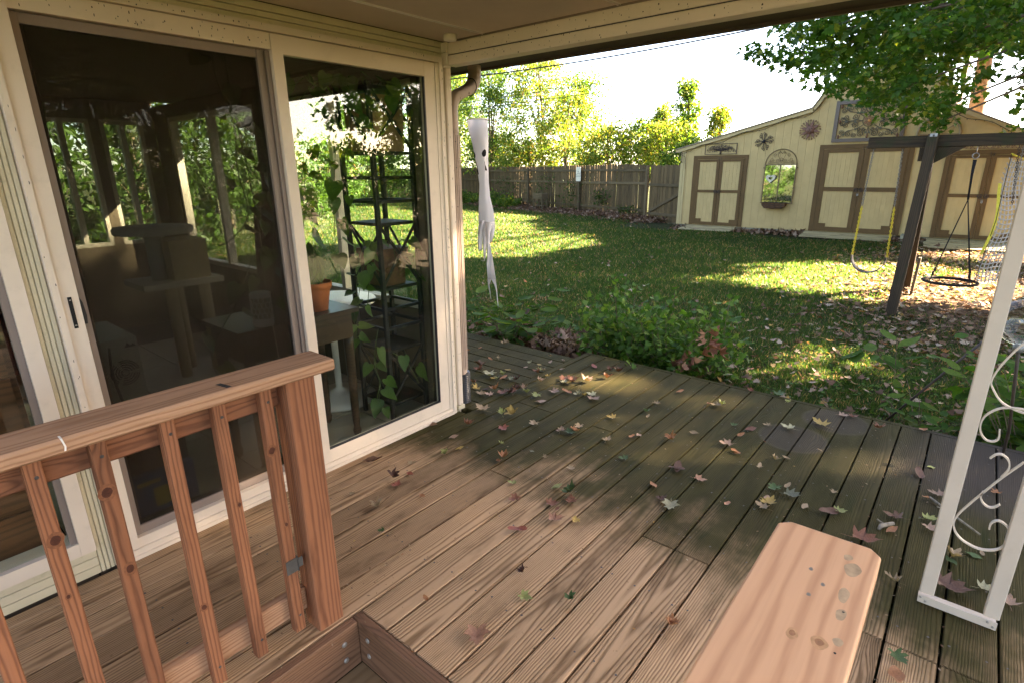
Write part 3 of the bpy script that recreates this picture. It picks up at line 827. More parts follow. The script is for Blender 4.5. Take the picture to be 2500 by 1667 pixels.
blk('ceiling_panel', -1.6, 2.2995, 4.504, YB, 2.205, 2.24, M['int_wall'], house)
MB().box(-1.6, 2.30, YW + .09, YB, -.3, .006).build('floor', M['grout'], house)
tw = .405
proto = None
for i in range(7):
    for j in range(8):
        x0, y0 = -.35 + i * tw - .12, YW + .10 + j * tw
        x1, y1 = min(x0 + tw - .007, 2.298), min(y0 + tw - .007, YB - .002)
        if x1 - x0 < .05: continue
        blk('floor_tile', x0, x1, y0, y1, .004, .014, M['tile'], house, c=.001)

# ================================================================== DECK
deck = thing('deck', 'weathered timber deck with green algae outside the porch roof', None, (2, 1, 0), kind='structure')
def dboard(p, q, w, name='deck_board', mat=None): return piece(name, p, q, w, .032, mat or M['deck'], deck, c=.0035)
rb = random.Random(3)
PITCH, BW = .1503, .1425
XE = 3.935
k = -12
seams = []
y_top = 2.395
yc_list = []
y = 1.343
rows = []
i = -6
while True:
    yb_ = 1.343 + .1503 * 7 - .1503 * (i + 6)         # upper seam of this row
    if yb_ < -1.7: break
    rows.append(yb_); i += 1
for r, yt in enumerate(rows):
    yc = yt - .1503 / 2
    zj = -.016 + rb.uniform(-.0012, .0012)
    joint = 1.95 if yt < .5 else (rb.choice([1.95, 2.75, .4]) if r % 3 else None)
    xs0 = -3.0
    if -.75 < yc < 1.49: xs0 = .909                      # the lowered landing
    segs = [(xs0, XE)] if joint is None or joint - xs0 < .4 else [(xs0, joint - .0015), (joint + .0015, XE)]
    for a, b in segs: dboard((a, yc, zj), (b, yc, zj), BW)
dboard((-3.0, 2.43, -.017), (2.392, 2.43, -.017), .062)
dboard((2.455, 2.425, -.0155), (XE, 2.425, -.0155), .052)
piece('deck_edge_board', (3.957, -1.72, -.017), (3.957, 2.452, -.017), .040, .034, M['deck'], deck, c=.003)
piece('deck_rim', (3.955, -1.72, -.125), (3.955, 2.45, -.125), .034, .18, M['greywood'], deck, c=.003)
# side deck running along the sunroom, boards square to the first
for j in range(9):
    x1 = 3.775 - .1503 * j; xc = x1 - .1503 / 2
    piece('deck_board', (xc, 2.4545, -.0175), (xc, 7.2, -.0175), BW, .032, M['deck'], deck, c=.0035)
piece('deck_rim', (3.795, 2.47, -.10), (3.795, 7.2, -.10), .034, .16, M['greywood'], deck, c=.003)
# joists showing dark in the gaps
for xj in np.arange(-2.8, 3.95, .405):
    if xj < .87: piece('joist', (xj, 1.53, -.12), (xj, 2.44, -.12), .038, .16, M['greywood'], deck)
    else: piece('joist', (xj, -1.7, -.12), (xj, 2.40, -.12), .038, .16, M['greywood'], deck)
# screw heads, two a board on every joist
m = MB()
for yt in rows:
    for xj in np.arange(-2.8, 3.95, .405):
        if -.75 < yt - .075 < 1.49 and xj < .93: continue
        for dy in (.028, .118):
            X, Y = xj + rb.uniform(-.01, .01), yt - dy + rb.uniform(-.008, .008)
            rr = rb.uniform(.0035, .0048)
            m.add([(X + rr * math.cos(a * 1.047), Y + rr * math.sin(a * 1.047), .0014) for a in range(6)], [tuple(range(6))])
tag(m.build('deck_screws', M['screw'], deck), kind='stuff')
# crumbs and leaf bits in the seams
bits = []
for yt in rows:
    if yt > 2.2: continue
    for _ in range(16):
        X = rb.uniform(.95, 3.9); bits.append((X, yt + rb.uniform(-.004, .004), .003))
for _ in range(230):
    bits.append((rb.uniform(.95, 3.9), rb.uniform(-.6, 2.4), .004))
for _ in range(90): bits.append((rb.gauss(.95, .2), rb.gauss(1.62, .12), .004))
tag(leaves('leaf_crumbs', np.array(bits), np.array([rb.uniform(.004, .016) for _ in bits]), 'quad', M['litter'], deck, up=.9), kind='stuff')

# lowered landing in the foreground
land = thing('landing', 'lowered step landing framed by bolted redwood boards in front of the railing', 'landing', (.5, .6, -.2))
piece('rim_board', (-1.5, 1.4735, -.0925), (.8675, 1.4735, -.0925), .038, .185, M['landing'], land, c=.004)
piece('rim_board', (.887, 1.4925, -.0925), (.887, -.7, -.0925), .038, .185, M['landing'], land, c=.004)
piece('rim_board', (-1.5, -.72, -.0925), (.866, -.72, -.0925), .038, .185, M['landing'], land, c=.004)
MB().box(-1.5, .8675, -.70, 1.454, -.22, -.185).build('plywood_floor', M['ply'], land)
for z in (-.055, -.125):
    MB().lathe([(.010, 1.4547), (.010, 1.4520), (.006, 1.4495), (.001, 1.449)], (.805, 0, z), 14, 'y').build('bolt', M['bolt'], land)
    MB().lathe([(.010, .8678), (.010, .8655), (.006, .863), (.001, .8625)], (0, 1.405, z), 14, 'x').build('bolt', M['bolt'], land)

# ================================================================== RAILINGS
rail = thing('wooden_railing', 'red stained timber railing with square balusters before the glass door', 'railing', (.2, 1.55, 0))
piece('post', (.804, 1.5625, -.02), (.804, 1.5625, .9365), .0935, .0955, M['redwood'], rail, up=(1, 0, 0), c=.005)
piece('cap_rail', (-1.4, 1.565, .956), (.916, 1.565, .956), .140, .038, M['railcap'], rail, c=.006)
piece('top_rail', (-1.4, 1.593, .892), (.756, 1.593, .892), .038, .089, M['redwood'], rail, c=.005)
piece('bottom_rail', (-1.4, 1.593, .118), (.754, 1.593, .118), .038, .089, M['railcap'], rail, c=.005)
bal = []
BX_ = [.702, .567, .435, .282, .157, .022] + [.022 - .133 * k for k in range(1, 7)]
M['redknot'] = plain('dark_wood_knot', (.075, .022, .012), .6, .3, .3, 120)
M['redknot_ring'] = plain('wood_knot_ring', (.20, .075, .035), .6, .3, .3, 120)
KNOTS = {3: ((.277, .789, .013), (.284, .559, .011)), 4: ((.160, .718, .012), (.153, .561, .005)), 0: ((.694, .728, .011), (.704, .46, .006)), 2: ((.43, .33, .008),), 1: ((.575, .60, .006),)}
for i in range(12):
    x = BX_[i]
    b_ = piece('baluster', (x, 1.5555, .035), (x, 1.5555, .936), .0355, .0355, M['redwood'], rail, up=(1, 0, 0), c=.003)
    bal.append(b_)
    m = MB()
    for z in (.885, .10): m.lathe([(.0045, 1.5377), (.0045, 1.5368)], (x + .003, 0, z), 8, 'y')
    m.build('screw', M['screw'], b_)
    for kx, kz, kr in KNOTS.get(i, ()):
        for q, mt, yy in ((1.45, 'redknot_ring', 1.5375), (.85, 'redknot', 1.5373)):
            m = MB(); m.add([(kx + kr * q * math.cos(a) * (1 + .12 * math.sin(2 * a + kz * 9)), yy - .0001, kz + kr * q * 1.25 * math.sin(a)) for a in [k * .449 for k in range(14)]], [tuple(range(14))])
            m.build('knot', M[mt], b_)
t = MB().box(.682, .7225, 1.5345, 1.5377, .275, .325).box(.7203, .7235, 1.5345, 1.576, .272, .327)
t.build('tape_wrap', M['tape'], rail)
MB().box(.7235, .739, 1.534, 1.537, .285, .32).build('tape_end', M['tape'], rail)
MB().add([(.585, 1.51, .9758), (.600, 1.51, .9758), (.590, 1.56, .9758), (.575, 1.56, .9758)], [(0, 1, 2, 3)]).build('grip_strip', M['tarstrip'], rail)
m = MB()
m.strip([(.213, 1.512, .9757), (.2135, 1.494, .974)], (1, 0, 0), .004, .002).strip([(.2135, 1.4935, .973), (.217, 1.4935, .955), (.215, 1.4935, .945)], (1, 0, 0), .0035, .002)
m.build('paint_drip', M['white'], rail)
hand = thing('near_handrail', 'flash-bright pine handrail cap in the near foreground', 'handrail', (0, .09, 0))
c2 = .018
cap = MB()
y0, y1, xe = .021, .167, .910
prof = [(-1.2, y0), (xe - .015, y0), (xe, y0 + .015), (xe - .003, y1 - .016), (xe - .020, y1), (-1.2, y1)]
cap.prism(prof, 'z', .9375, .9755)
capo = cap.build('cap_rail', M['pine'], hand)
bv = capo.modifiers.new('round', 'BEVEL'); bv.width = .004; bv.segments = 3
piece('post', (.60, .091, -.185), (.60, .091, .937), .089, .089, M['redwood'], hand, up=(1, 0, 0), c=.005)
piece('top_rail', (-1.2, .115, .892), (.555, .115, .892), .038, .089, M['redwood'], hand, c=.005)
m = MB()
for (X, Y, a, b) in ((.78, .140, .012, .006), (.745, .037, .008, .011)): pass
def stain(X, Y, a, b, mat, nm, z=.97562):
    m = MB(); n = 16
    pts = [(X + a * math.cos(t * 2 * math.pi / n) * (1 + .12 * math.sin(6.283 * t / n * 2 + X * 40)), Y + b * math.sin(t * 2 * math.pi / n) * (1 + .10 * math.cos(6.283 * t / n * 3 + Y * 60)), z) for t in range(n)]
    m.add(pts, [tuple(range(n))]); return m.build(nm, mat, hand)
M['knot'] = plain('pine_knot', (.52, .29, .15), .6, .3, .2, 90)
M['knotheart'] = plain('pine_knot_heart', (.33, .16, .085), .6, .3, .3, 120)
M['greystain'] = plain('grey_weather_stain', (.43, .30, .185), .7, .3, .25, 60)
for X, Y, a, b in ((.655, .088, .010, .007), (.66, .058, .011, .010)): stain(X, Y, a, b, M['knot'], 'knot'); stain(X + .001, Y, a * .5, b * .55, M['knotheart'], 'knot', .97575)
for X, Y, a, b in ((.835, .050, .016, .011), (.770, .050, .018, .0065), (.728, .046, .013, .006), (.676, .040, .007, .006), (.862, .060, .008, .006)): stain(X, Y, a, b, M['greystain'], 'weather_stain')
for X, Y in ((.80, .0976), (.775, .077), (.742, .088)): stain(X, Y, .004, .0028, M['bolt'], 'screw')
for X, Y in ((.735, .0445), (.655, .0395)): stain(X, Y, .0016, .0016, M['blackpl'], 'nail_hole', .9758)

# ================================================================== IRON POST
post = thing('porch_post', 'cream painted wrought iron porch post with scrolls on the right', 'post', (2.29, -.19, 0))
for yc in (-.100, -.284):
    piece('upright', (2.268, yc, .032), (2.268, yc, 2.098), .044, .030, M['postmetal'], post, up=(1, 0, 0), c=.003)
MB().box(2.238, 2.300, -.302, -.078, .0012, .007).box(2.238, 2.243, -.302, -.078, .0072, .031).build('base_plate', M['postmetal'], post)
MB().box(2.238, 2.300, -.302, -.078, 2.084, 2.098).build('top_plate', M['postmetal'], post)
m = MB()
for yc in (-.093, -.284):
    for zz in (.012, .024): m.lathe([(.004, 2.2378), (.004, 2.2355), (.001, 2.235)], (0, yc + (.008 if zz > .02 else -.008), zz), 8, 'x')
m.build('rivet', M['bolt'], post)
SC = [[(-.252,.625),(-.211,.552),(-.183,.496),(-.152,.431),(-.130,.379),(-.1245,.341),(-.135,.308),(-.162,.284),(-.205,.273),(-.243,.286),(-.264,.314),(-.268,.353),(-.26,.384),(-.24,.398),(-.226,.394),(-.217,.379),(-.217,.358)],
      [(-.171,.612),(-.181,.628),(-.195,.635),(-.212,.625),(-.221,.606),(-.221,.584),(-.2095,.5535)],
      [(-.225,.458),(-.213,.442),(-.198,.438),(-.182,.449),(-.174,.469),(-.177,.488)],
      [(-.264,1.16),(-.225,1.085),(-.176,1.012),(-.15,.961),(-.132,.914),(-.1245,.873),(-.136,.845),(-.16,.813),(-.19,.797),(-.225,.790),(-.262,.80)],
      [(-.262,.802),(-.219,.8015),(-.171,.794),(-.141,.769),(-.1265,.737),(-.13,.698),(-.147,.674),(-.167,.673),(-.178,.687),(-.175,.718)]]
for s_ in SC:
    MB().strip(smooth_path([(2.27, a, b) for a, b in s_], 4), (1, 0, 0), .012, .0045).build('scroll', M['postmetal'], post)
MB().strip(smooth_path([(2.27, a, b + 1.05) for a, b in SC[0]], 4), (1, 0, 0), .012, .0045).build('scroll', M['postmetal'], post)
MB().strip(smooth_path([(2.27, a, b + .62) for a, b in SC[4]], 4), (1, 0, 0), .012, .0045).build('scroll', M['postmetal'], post)

# ================================================================== FENCE
FA = Vector((18.83, 9.31, 0)); FD = (Vector((24.2, 24.4, 0)) - FA).normalized(); FN = Vector((-FD.y, FD.x, 0))   # FN points to the lawn
if FN.x > 0: FN = -FN
fence = thing('picket_fence', 'weathered brown dog-eared board fence along the back of the lawn', 'fence', (21, 15, -.25))
fr_ = random.Random(4)
_pk = {}
def picket(parent, base, d, nrm, w, h, z0):
    key = (round(w, 2), round(h, 2))
    if key not in _pk:
        b = MB(); e = .028; t = .016
        b.prism([(-w / 2, 0), (w / 2, 0), (w / 2, h - e), (w / 2 - e, h), (-w / 2 + e, h), (-w / 2, h - e)], 'y', -t / 2, t / 2)
        me = bpy.data.meshes.new('picket')
        me.from_pydata([(q[2] - h / 2, q[0], q[1]) for q in b.v], [], b.f); bpy_recalc(me)      # long grain on X
        me.materials.append(M['fence']); _pk[key] = me
    o = bpy.data.objects.new('picket', _pk[key])
    X = Vector((fr_.uniform(-.012, .012) * d.x, fr_.uniform(-.012, .012) * d.y, 1)).normalized()
    Y = (d - X * d.dot(X)).normalized(); Z = X.cross(Y)
    R = Matrix((X, Y, Z)).transposed().to_4x4()
    return put(o, Matrix.Translation(base + Vector((0, 0, z0 + h / 2))) @ R, parent)
s = .06; L = 30.0
while s < L:
    w = fr_.choice([.135, .14, .14, .145]); gap = fr_.choice([.004, .007, .011, .017, .026])
    z0 = gz(*(FA + FD * s).xy) + fr_.uniform(.0, .03)
    picket(fence, FA + FD * (s + w / 2) - FN * .03, FD, FN, w, fr_.choice([1.88, 1.89, 1.90]), z0)
    s += w + gap
for i in range(8):
    p = FA + FD * (.0 + 3.93 * i)
    piece('post', p + FN * .065 + Vector((0, 0, -.5)), p + FN * .065 + Vector((0, 0, 1.60)), .092, .092, M['greywood'], fence, up=FD, c=.004)
    if i < 7:
        for z in (.07, 1.0, 1.47):
            a = p + FD * .048 + FN * .0; b = p + FD * 3.88
            piece('rail', a + Vector((0, 0, z + fr_.uniform(-.02, .02))), b + Vector((0, 0, z + fr_.uniform(-.02, .02))), .040, .088, M['greywood'], fence, c=.003)
# gate between the fence and the shed
gate = thing('fence_gate', 'weathered board gate with a diagonal brace beside the cream shed', 'gate', (18.3, 8.3, -.25))
GA = Vector((18.79, 9.235, 0)); GB = Vector((17.75, 7.25, 0)); GD = (GB - GA).normalized(); GL = (GB - GA).length
GN = Vector((GD.y, -GD.x, 0));  GN = GN if GN.x < 0 else -GN
s = .03
while s < GL:
    w = .138
    picket(gate, GA + GD * (s + w / 2), GD, GN, w, 1.87, gz(*(GA + GD * s).xy) + fr_.uniform(.02, .05)); s += w + fr_.choice([.006, .010, .016])
for z in (.0, .98, ):
    piece('rail', GA + GD * .02 + GN * .03 + Vector((0, 0, z)), GB + GN * .03 + Vector((0, 0, z)), .04, .09, M['greywood'], gate, c=.003)
piece('brace', GA + GD * .12 + GN * .031 + Vector((0, 0, .07)), GB - GD * .12 + GN * .031 + Vector((0, 0, .90)), .036, .088, M['greywood'], gate, c=.003)
# sign on the second fence post
sp_ = FA + FD * 3.93 + FN * .115
sg = thing('fence_sign', 'small white rectangular sign reading NO LOITERING ALLOWED on a fence post', 'sign', sp_ + Vector((0, 0, 1.05)))
RS = Matrix((FD * -1, Vector((0, 0, 1)), FN)).transposed()      # local x to the reader's right
def on_sign(m, name, mat, parent):
    v = [tuple(sp_ + FD * -q[0] + Vector((0, 0, 1.05)) + Vector((0, 0, q[1])) + FN * q[2]) for q in m.v]
    mm = MB(); mm.add(v, m.f); return mm.build(name, mat, parent)
def rrect(x0, x1, y0, y1, r, n=4):
    o = []
    for cx, cyy, a0 in ((x1 - r, y1 - r, 0), (x0 + r, y1 - r, 90), (x0 + r, y0 + r, 180), (x1 - r, y0 + r, 270)):
        for k in range(n + 1):
            a = math.radians(a0 + 90 * k / n); o.append((cx + r * math.cos(a), cyy + r * math.sin(a)))
    return o
m = MB(); m.prism(rrect(-.16, .16, 0, .56, .04), 'z', 0, .004); on_sign(m, 'sign_plate', M['sign'], sg)
def text(body, size, Mw, mat, parent, name='lettering'):
    cu = bpy.data.curves.new(name, 'FONT'); cu.body = body; cu.size = size; cu.align_x = 'CENTER'; cu.align_y = 'CENTER'
    cu.extrude = .0006; cu.resolution_u = 2
    tmp = bpy.data.objects.new(name, cu); COL.objects.link(tmp)
    dg = bpy.context.evaluated_depsgraph_get()
    me = bpy.data.meshes.new_from_object(tmp.evaluated_get(dg)); bpy.data.objects.remove(tmp)
    me.materials.clear(); me.materials.append(mat)
    return put(bpy.data.objects.new(name, me), Mw, parent)
for body, z in (('NO', .37), ('LOITERING', .285), ('ALLOWED', .20)):
    text(body, .068 if body != 'LOITERING' else .058, Matrix.Translation(sp_ + FN * .0052 + Vector((0, 0, 1.05 + z))) @ RS.to_4x4(), M['signink'], sg)
# planter box on legs by the fence
pl = thing('planter_stand', 'small grey timber planter box on legs standing at the fence', 'planter', (20.2, 14.7, -.25))
pc = FA + FD * 6.1 + FN * .55
for z in (.34, .46): piece('box_board', pc - FD * .36 + FN * .16 + Vector((0, 0, z)), pc + FD * .36 + FN * .16 + Vector((0, 0, z)), .022, .115, M['greywood'], pl)
for s_ in (-.36, .36): piece('box_board', pc + FD * s_ - FN * .16 + Vector((0, 0, .40)), pc + FD * s_ + FN * .145 + Vector((0, 0, .40)), .022, .235, M['greywood'], pl)
piece('box_board', pc - FD * .34 - FN * .16 + Vector((0, 0, .40)), pc + FD * .34 - FN * .16 + Vector((0, 0, .40)), .022, .235, M['greywood'], pl)
piece('shelf', pc - FD * .34 + Vector((0, 0, -.02)), pc + FD * .34 + Vector((0, 0, -.02)), .30, .022, M['greywood'], pl)
for a in (-.33, .33):
    for b in (-.13, .13): piece('leg', pc + FD * a + FN * b + Vector((0, 0, -.26)), pc + FD * a + FN * b + Vector((0, 0, .38)), .05, .05, M['greywood'], pl, up=FD)

# ================================================================== SHED
shed = thing('garden_shed', 'cream barn-shaped garden shed with brown trimmed double doors and metal wall art', 'shed', (17, 2.3, -.2))
SX = 17.0
ROOF = [(7.52, 2.05), (3.86, 2.98), (3.62, 3.34), (2.36, 3.86), (1.12, 3.40), (.93, 2.86), (-1.35, 1.80)]
def roofz(y):
    for (a, za), (b, zb) in zip(ROOF, ROOF[1:]):
        if b <= y <= a: return zb + (za - zb) * (y - b) / (a - b)
    return 1.8
sb = .2032; y = 7.36
while y > -1.25:
    a, b = max(y - sb + .003, -1.25), y
    pts = [(a, -.14), (b, -.14), (b, roofz(b) - .02)]
    for (ry, rz) in ROOF[1:-1]:
        if a < ry < b: pts.append((ry, rz - .02))
    pts.append((a, roofz(a) - .02))
    MB().prism(pts, 'x', SX, SX + .012).build('siding_board', M['cream'], shed, origin=(SX, (a + b) / 2, 1))
    y -= sb
MB().prism([(-1.25, -.145), (7.36, -.145)] + [(min(max(q[0], -1.25), 7.36), roofz(min(max(q[0], -1.25), 7.36)) - .022) for q in ROOF], 'x', SX + .0125, 22).build('wall', M['creamtrim'], shed)
def slope(a, b, x0, x1, t, up=0):
    (ya, za), (yb, zb) = a, b
    n = Vector((0, -(zb - za), yb - ya)).normalized(); n = n if n.z > 0 else -n
    return [(ya, za + up), (yb, zb + up), (yb + n.y * t, zb + n.z * t + up), (ya + n.y * t, za + n.z * t + up)]
for a, b in zip(ROOF, ROOF[1:]):
    MB().prism(slope(a, b, 0, 0, .028, .004), 'x', SX - .10, 22.1).build('roof', M['shingle'], shed)
    MB().prism(slope(a, b, 0, 0, -.085, .0), 'x', SX - .075, SX - .050).build('rake_board', M['creamtrim'], shed)
    MB().prism(slope(a, b, 0, 0, -.012, -.002), 'x', SX - .0495, SX - .002).build('rake_soffit', M['creamtrim'], shed)
for (a, b) in ((7.27, 7.36), (7.20, 7.262)): MB().box(SX - .022, SX - .0005, a, b, -.14, roofz(b) - .10).build('corner_trim', M['creamtrim'], shed)
# concrete block footing
y = 7.36
fb = random.Random(6)
while y > -1.2:
    b = max(y - .39, -1.25)
    MB().box(SX + .012, SX + .2, b + .012, y, -.40, -.148).build('footing_block', M['block'], shed); y = b
def shed_door(ya, yb, ztop, zb=-.13, low_step=.0):
    """ya is the left side (greater y)"""
    m = MB(); t = .105
    m.box(SX - .028, SX - .0005, ya - t, ya, zb, ztop - t - .0005).box(SX - .028, SX - .0005, yb, yb + t, zb, ztop - t - .0005).box(SX - .030, SX - .0005, yb, ya, ztop - t, ztop)
    d = m.build('door_frame', M['brown'], shed)
    yi0, yi1 = ya - t - .006, yb + t + .006; mid = (yi0 + yi1) / 2; zt = ztop - t - .008
    for (a, b, sgn) in ((yi0, mid + .005, 1), (mid - .005, yi1, -1)):
        w = .115 if (ya - yb) > 1.8 else .085; m = MB(); x0, x1 = SX - .040, SX - .019
        zm = zb + (zt - zb) * .525
        m.box(x0, x1, a - w, a, zb + .01, zt).box(x0, x1, b, b + w, zb + .01, zt)
        e = .0006
        m.box(x0 + .001, x1, b + w + e, a - w - e, zt - w * .75, zt).box(x0 + .001, x1, b + w + e, a - w - e, zb + .01, zb + .01 + w)
        m.box(x0 + .001, x1, b + w + e, a - w - e, zm - w * .45, zm + w * .45)
        yo = a if sgn > 0 else b          # outer lower corner plate
        p0, p1 = (a - w - .17, a - w - e) if sgn > 0 else (b + w + e, b + w + .17)
        m.box(x0 + .0015, x1, p0, p1, zb + .011 + w, zb + .10 + w)
        leaf = m.build('door_leaf', M['brown'], d)
        y = a - w
        while y > b + w + .01:
            c_ = max(y - .105, b + w)
            MB().box(SX - .0185, SX - .012, c_ + .0025, y, zb + .012, zt - .002).build('door_panel_board', M['cream'], d); y = c_
    m = MB()
    for s_ in (-1, 1): m.box(SX - .043, SX - .0402, mid - .006 + s_ * .03, mid + .006 + s_ * .03, zt - .03, zt + .06)
    m.build('door_bolt', M['iron'], d)
    zc = zb + (zt - zb) * .52
    m = MB()
    for s_ in (-1, 1):
        m.torus((SX - .050, mid + s_ * .055, zc), .042, .009, 'x', 14, 6)
        for k in range(3):
            a_ = k * 2.09; m.tube([(SX - .050, mid + s_ * .055, zc), (SX - .050, mid + s_ * .055 + .04 * math.cos(a_), zc + .04 * math.sin(a_))], .006, 5)
        m.box(SX - .049, SX - .040, mid + s_ * .055 - .012, mid + s_ * .055 + .012, zc - .012, zc + .012)
    m.build('door_handle', M['iron'], d)
    return d, mid, zc
d1, mid1, zc1 = shed_door(6.95, 5.36, 1.875)
d2, mid2, zc2 = shed_door(3.565, 1.50, 2.075)
d3, mid3, zc3 = shed_door(.875, -.80, 1.865)
for mid, zc, d in ((mid2, zc2, d2), (mid3, zc3, d3)):
    MB().box(SX - .068, SX - .052, mid - .022, mid + .022, zc - .15, zc - .10).torus((SX - .06, mid, zc - .088), .018, .005, 'x', 10, 5).build('padlock', M['chain'], d)
def ramp(ya, yb, x0, lab):
    r = thing('door_ramp', lab, 'ramp', ((x0 + SX) / 2, (ya + yb) / 2, -.25), 'timber ramps at the shed doors')
    n = 5
    for i in range(n):
        xa = SX - .05 - (SX - .05 - x0) * i / n; xb = SX - .05 - (SX - .05 - x0) * (i + .93) / n
        za = -.15 - .07 * i / n; zb_ = -.15 - .07 * (i + .93) / n
        xm, zm = (xa + xb) / 2, (za + zb_) / 2
        piece('ramp_board', (xm, yb + fb.uniform(-.03, .03), zm), (xm, ya + fb.uniform(-.03, .03), zm), xa - xb, .03, M['paintwood'], r, c=.004)
    for yy in (ya - .12, (ya + yb) / 2, yb + .12): piece('bearer', (SX - .06, yy, -.23), (x0 + .04, yy, -.265), .05, .09, M['greywood'], r)
ramp(6.95, 5.45, 16.22, 'pale peeling timber ramp at the small left shed door')
ramp(3.62, 1.62, 16.20, 'wide peeling timber ramp at the middle shed doors')
ramp(.90, -.85, 15.55, 'brown weathered timber ramp at the right shed doors')
bl_ = tag(MB().box(16.55, 16.95, 1.05, 1.42, -.27, -.08).build('stone_block', M['block'], None), 'square concrete block lying against the shed between two ramps', 'block')
bl_ = tag(MB().box(16.2, 16.45, .92, 1.22, -.28, -.16).build('stone_block', M['greywood'], None), 'short old timber offcut lying by the right shed ramp', 'offcut')

# ---- things hung on the shed
XW = SX - .012      # hanging plane
def curve_tubes(m, list_yz, r, x=XW - .02, n=5):
    for c in list_yz: m.tube([(x, a, b) for a, b in c], r, n)
    return m
# tree plaque over the small door
t = thing('tree_plaque', 'black rectangular metal plaque of a spreading tree above the small shed door', 'wall art', (XW, 6.16, 1.90))
y0, y1, z0, z1 = 5.70, 6.63, 1.90, 2.20
m = MB(); w = .016
m.box(XW - .03, XW - .012, y0, y0 + w, z0, z1).box(XW - .03, XW - .012, y1 - w, y1, z0, z1).box(XW - .029, XW - .012, y0 + w, y1 - w, z0, z0 + w).box(XW - .029, XW - .012, y0 + w, y1 - w, z1 - w, z1)
m.build('frame', M['iron'], t)
m = MB(); yc = 6.17
m.tube([(XW - .02, yc, z0 + .01), (XW - .02, yc + .004, z0 + .10)], [.026, .016], 6)
rt = random.Random(2)
for k in range(15):
    a = math.pi * (k + .5) / 15
    e = (yc + .42 * math.cos(a), z0 + .09 + .165 * math.sin(a) + .01)
    m.tube([(XW - .02, yc, z0 + .09), (XW - .02, (yc + e[0]) / 2, (z0 + .09 + e[1]) / 2 + .03), (XW - .02, e[0], e[1])], [.009, .006, .003], 4)
m.build('trunk', M['iron'], t)
m = MB()
for _ in range(230):
    a = rt.uniform(.02, math.pi - .02); q = math.sqrt(rt.uniform(.06, 1))
    yy, zz = yc + .44 * q * math.cos(a), z0 + .06 + .205 * q * math.sin(a)
    if not (y0 + .03 < yy < y1 - .03 and z0 + .03 < zz < z1 - .03): continue
    b = rt.uniform(0, 6); l, wd = .017, .008
    ca, sa = math.cos(b), math.sin(b)
    m.add([(XW - .019, yy + ca * l, zz + sa * l), (XW - .021, yy - sa * wd, zz + ca * wd), (XW - .019, yy - ca * l, zz - sa * l), (XW - .021, yy + sa * wd, zz - ca * wd)], [(0, 1, 2, 3)])
m.build('foliage', M['iron'], t)
# butterfly of looped wire
t = thing('wire_butterfly', 'dark looped wire butterfly hanging on the shed above the arched mirror', 'wall art', (XW, 4.99, 2.2))
m = MB()
c0 = (4.985, 2.215)
for (ang, Lw, nn) in ((75, .24, 4), (165, .25, 4), (-15, .25, 4), (255, .25, 4)):
    for k in range(nn):
        a = math.radians(ang + (k - 1.5) * 13); r_ = Lw * (1 - .14 * abs(k - 1.5))
        e = (c0[0] + r_ * math.cos(a), c0[1] + r_ * math.sin(a))
        side = 1 if k > 1.5 else -1
        px_, pz_ = -math.sin(a) * side, math.cos(a) * side
        lp = [(c0[0], c0[1]), (c0[0] + .5 * r_ * math.cos(a) + px_ * .012, c0[1] + .5 * r_ * math.sin(a) + pz_ * .012), e,
              (e[0] + px_ * .030, e[1] + pz_ * .030), (e[0] - .05 * math.cos(a) + px_ * .036, e[1] - .05 * math.sin(a) + pz_ * .036), (e[0] - .055 * math.cos(a) + px_ * .012, e[1] - .055 * math.sin(a) + pz_ * .012)]
        m.tube(smooth_path([(XW - .02, q[0], q[1]) for q in lp], 3), .0075, 5)
m.build('wing', M['iron'], t)
MB().lathe([(.005, XW - .045), (.034, XW - .04), (.04, XW - .028), (.02, XW - .015)], (0, c0[0], c0[1]), 14, 'x').build('body', M['black'], t)
# sun face
t = thing('sun_face', 'rust brown metal sun face with wavy rays on the shed wall', 'wall art', (XW, 3.86, 2.46))
cy_, cz_ = 3.865, 2.46
MB().lathe([(.002, XW - .06), (.05, XW - .055), (.095, XW - .04), (.115, XW - .02), (.115, XW - .012)], (0, cy_, cz_), 24, 'x').build('face', M['rust'], t)
m = MB()
for s_ in (-1, 1): m.tube([(XW - .058, cy_ + s_ * .022, cz_ + .022), (XW - .055, cy_ + s_ * .042, cz_ + .028), (XW - .05, cy_ + s_ * .06, cz_ + .02)], .006, 5)
m.tube([(XW - .058, cy_, cz_ + .03), (XW - .07, cy_ + .002, cz_ - .015), (XW - .06, cy_ + .012, cz_ - .02)], [.005, .010, .007], 6)
m.tube(smooth_path([(XW - .055, cy_ - .04, cz_ - .04), (XW - .06, cy_, cz_ - .055), (XW - .055, cy_ + .04, cz_ - .04)], 4), .006, 5)
m.build('features', M['iron'], t)
for k in range(8):
    a = k * math.pi / 4 + .2
    pts = []
    for (r_, da) in ((.105, -.30), (.17, -.16), (.21, -.02), (.275, .03), (.215, .10), (.165, .20), (.105, .28)): pts.append((cy_ + r_ * math.cos(a + da), cz_ + r_ * math.sin(a + da)))
    MB().prism(pts, 'x', XW - .03, XW - .018).build('ray', M['rust'], t)
m = MB()
for k in range(8):
    for dd in (.27, .52):
        a = k * math.pi / 4 + .2 + dd
        m.tube([(XW - .02, cy_ + .12 * math.cos(a), cz_ + .12 * math.sin(a)), (XW - .02, cy_ + .22 * math.cos(a), cz_ + .22 * math.sin(a))], .005, 4)
        m.tube([(XW - .02, q[0], q[1]) for q in spiral(cy_ + .235 * math.cos(a), cz_ + .235 * math.sin(a), .022, .006, a, 1.1, 10)], .006, 4)
m.build('curl', M['rust'], t)
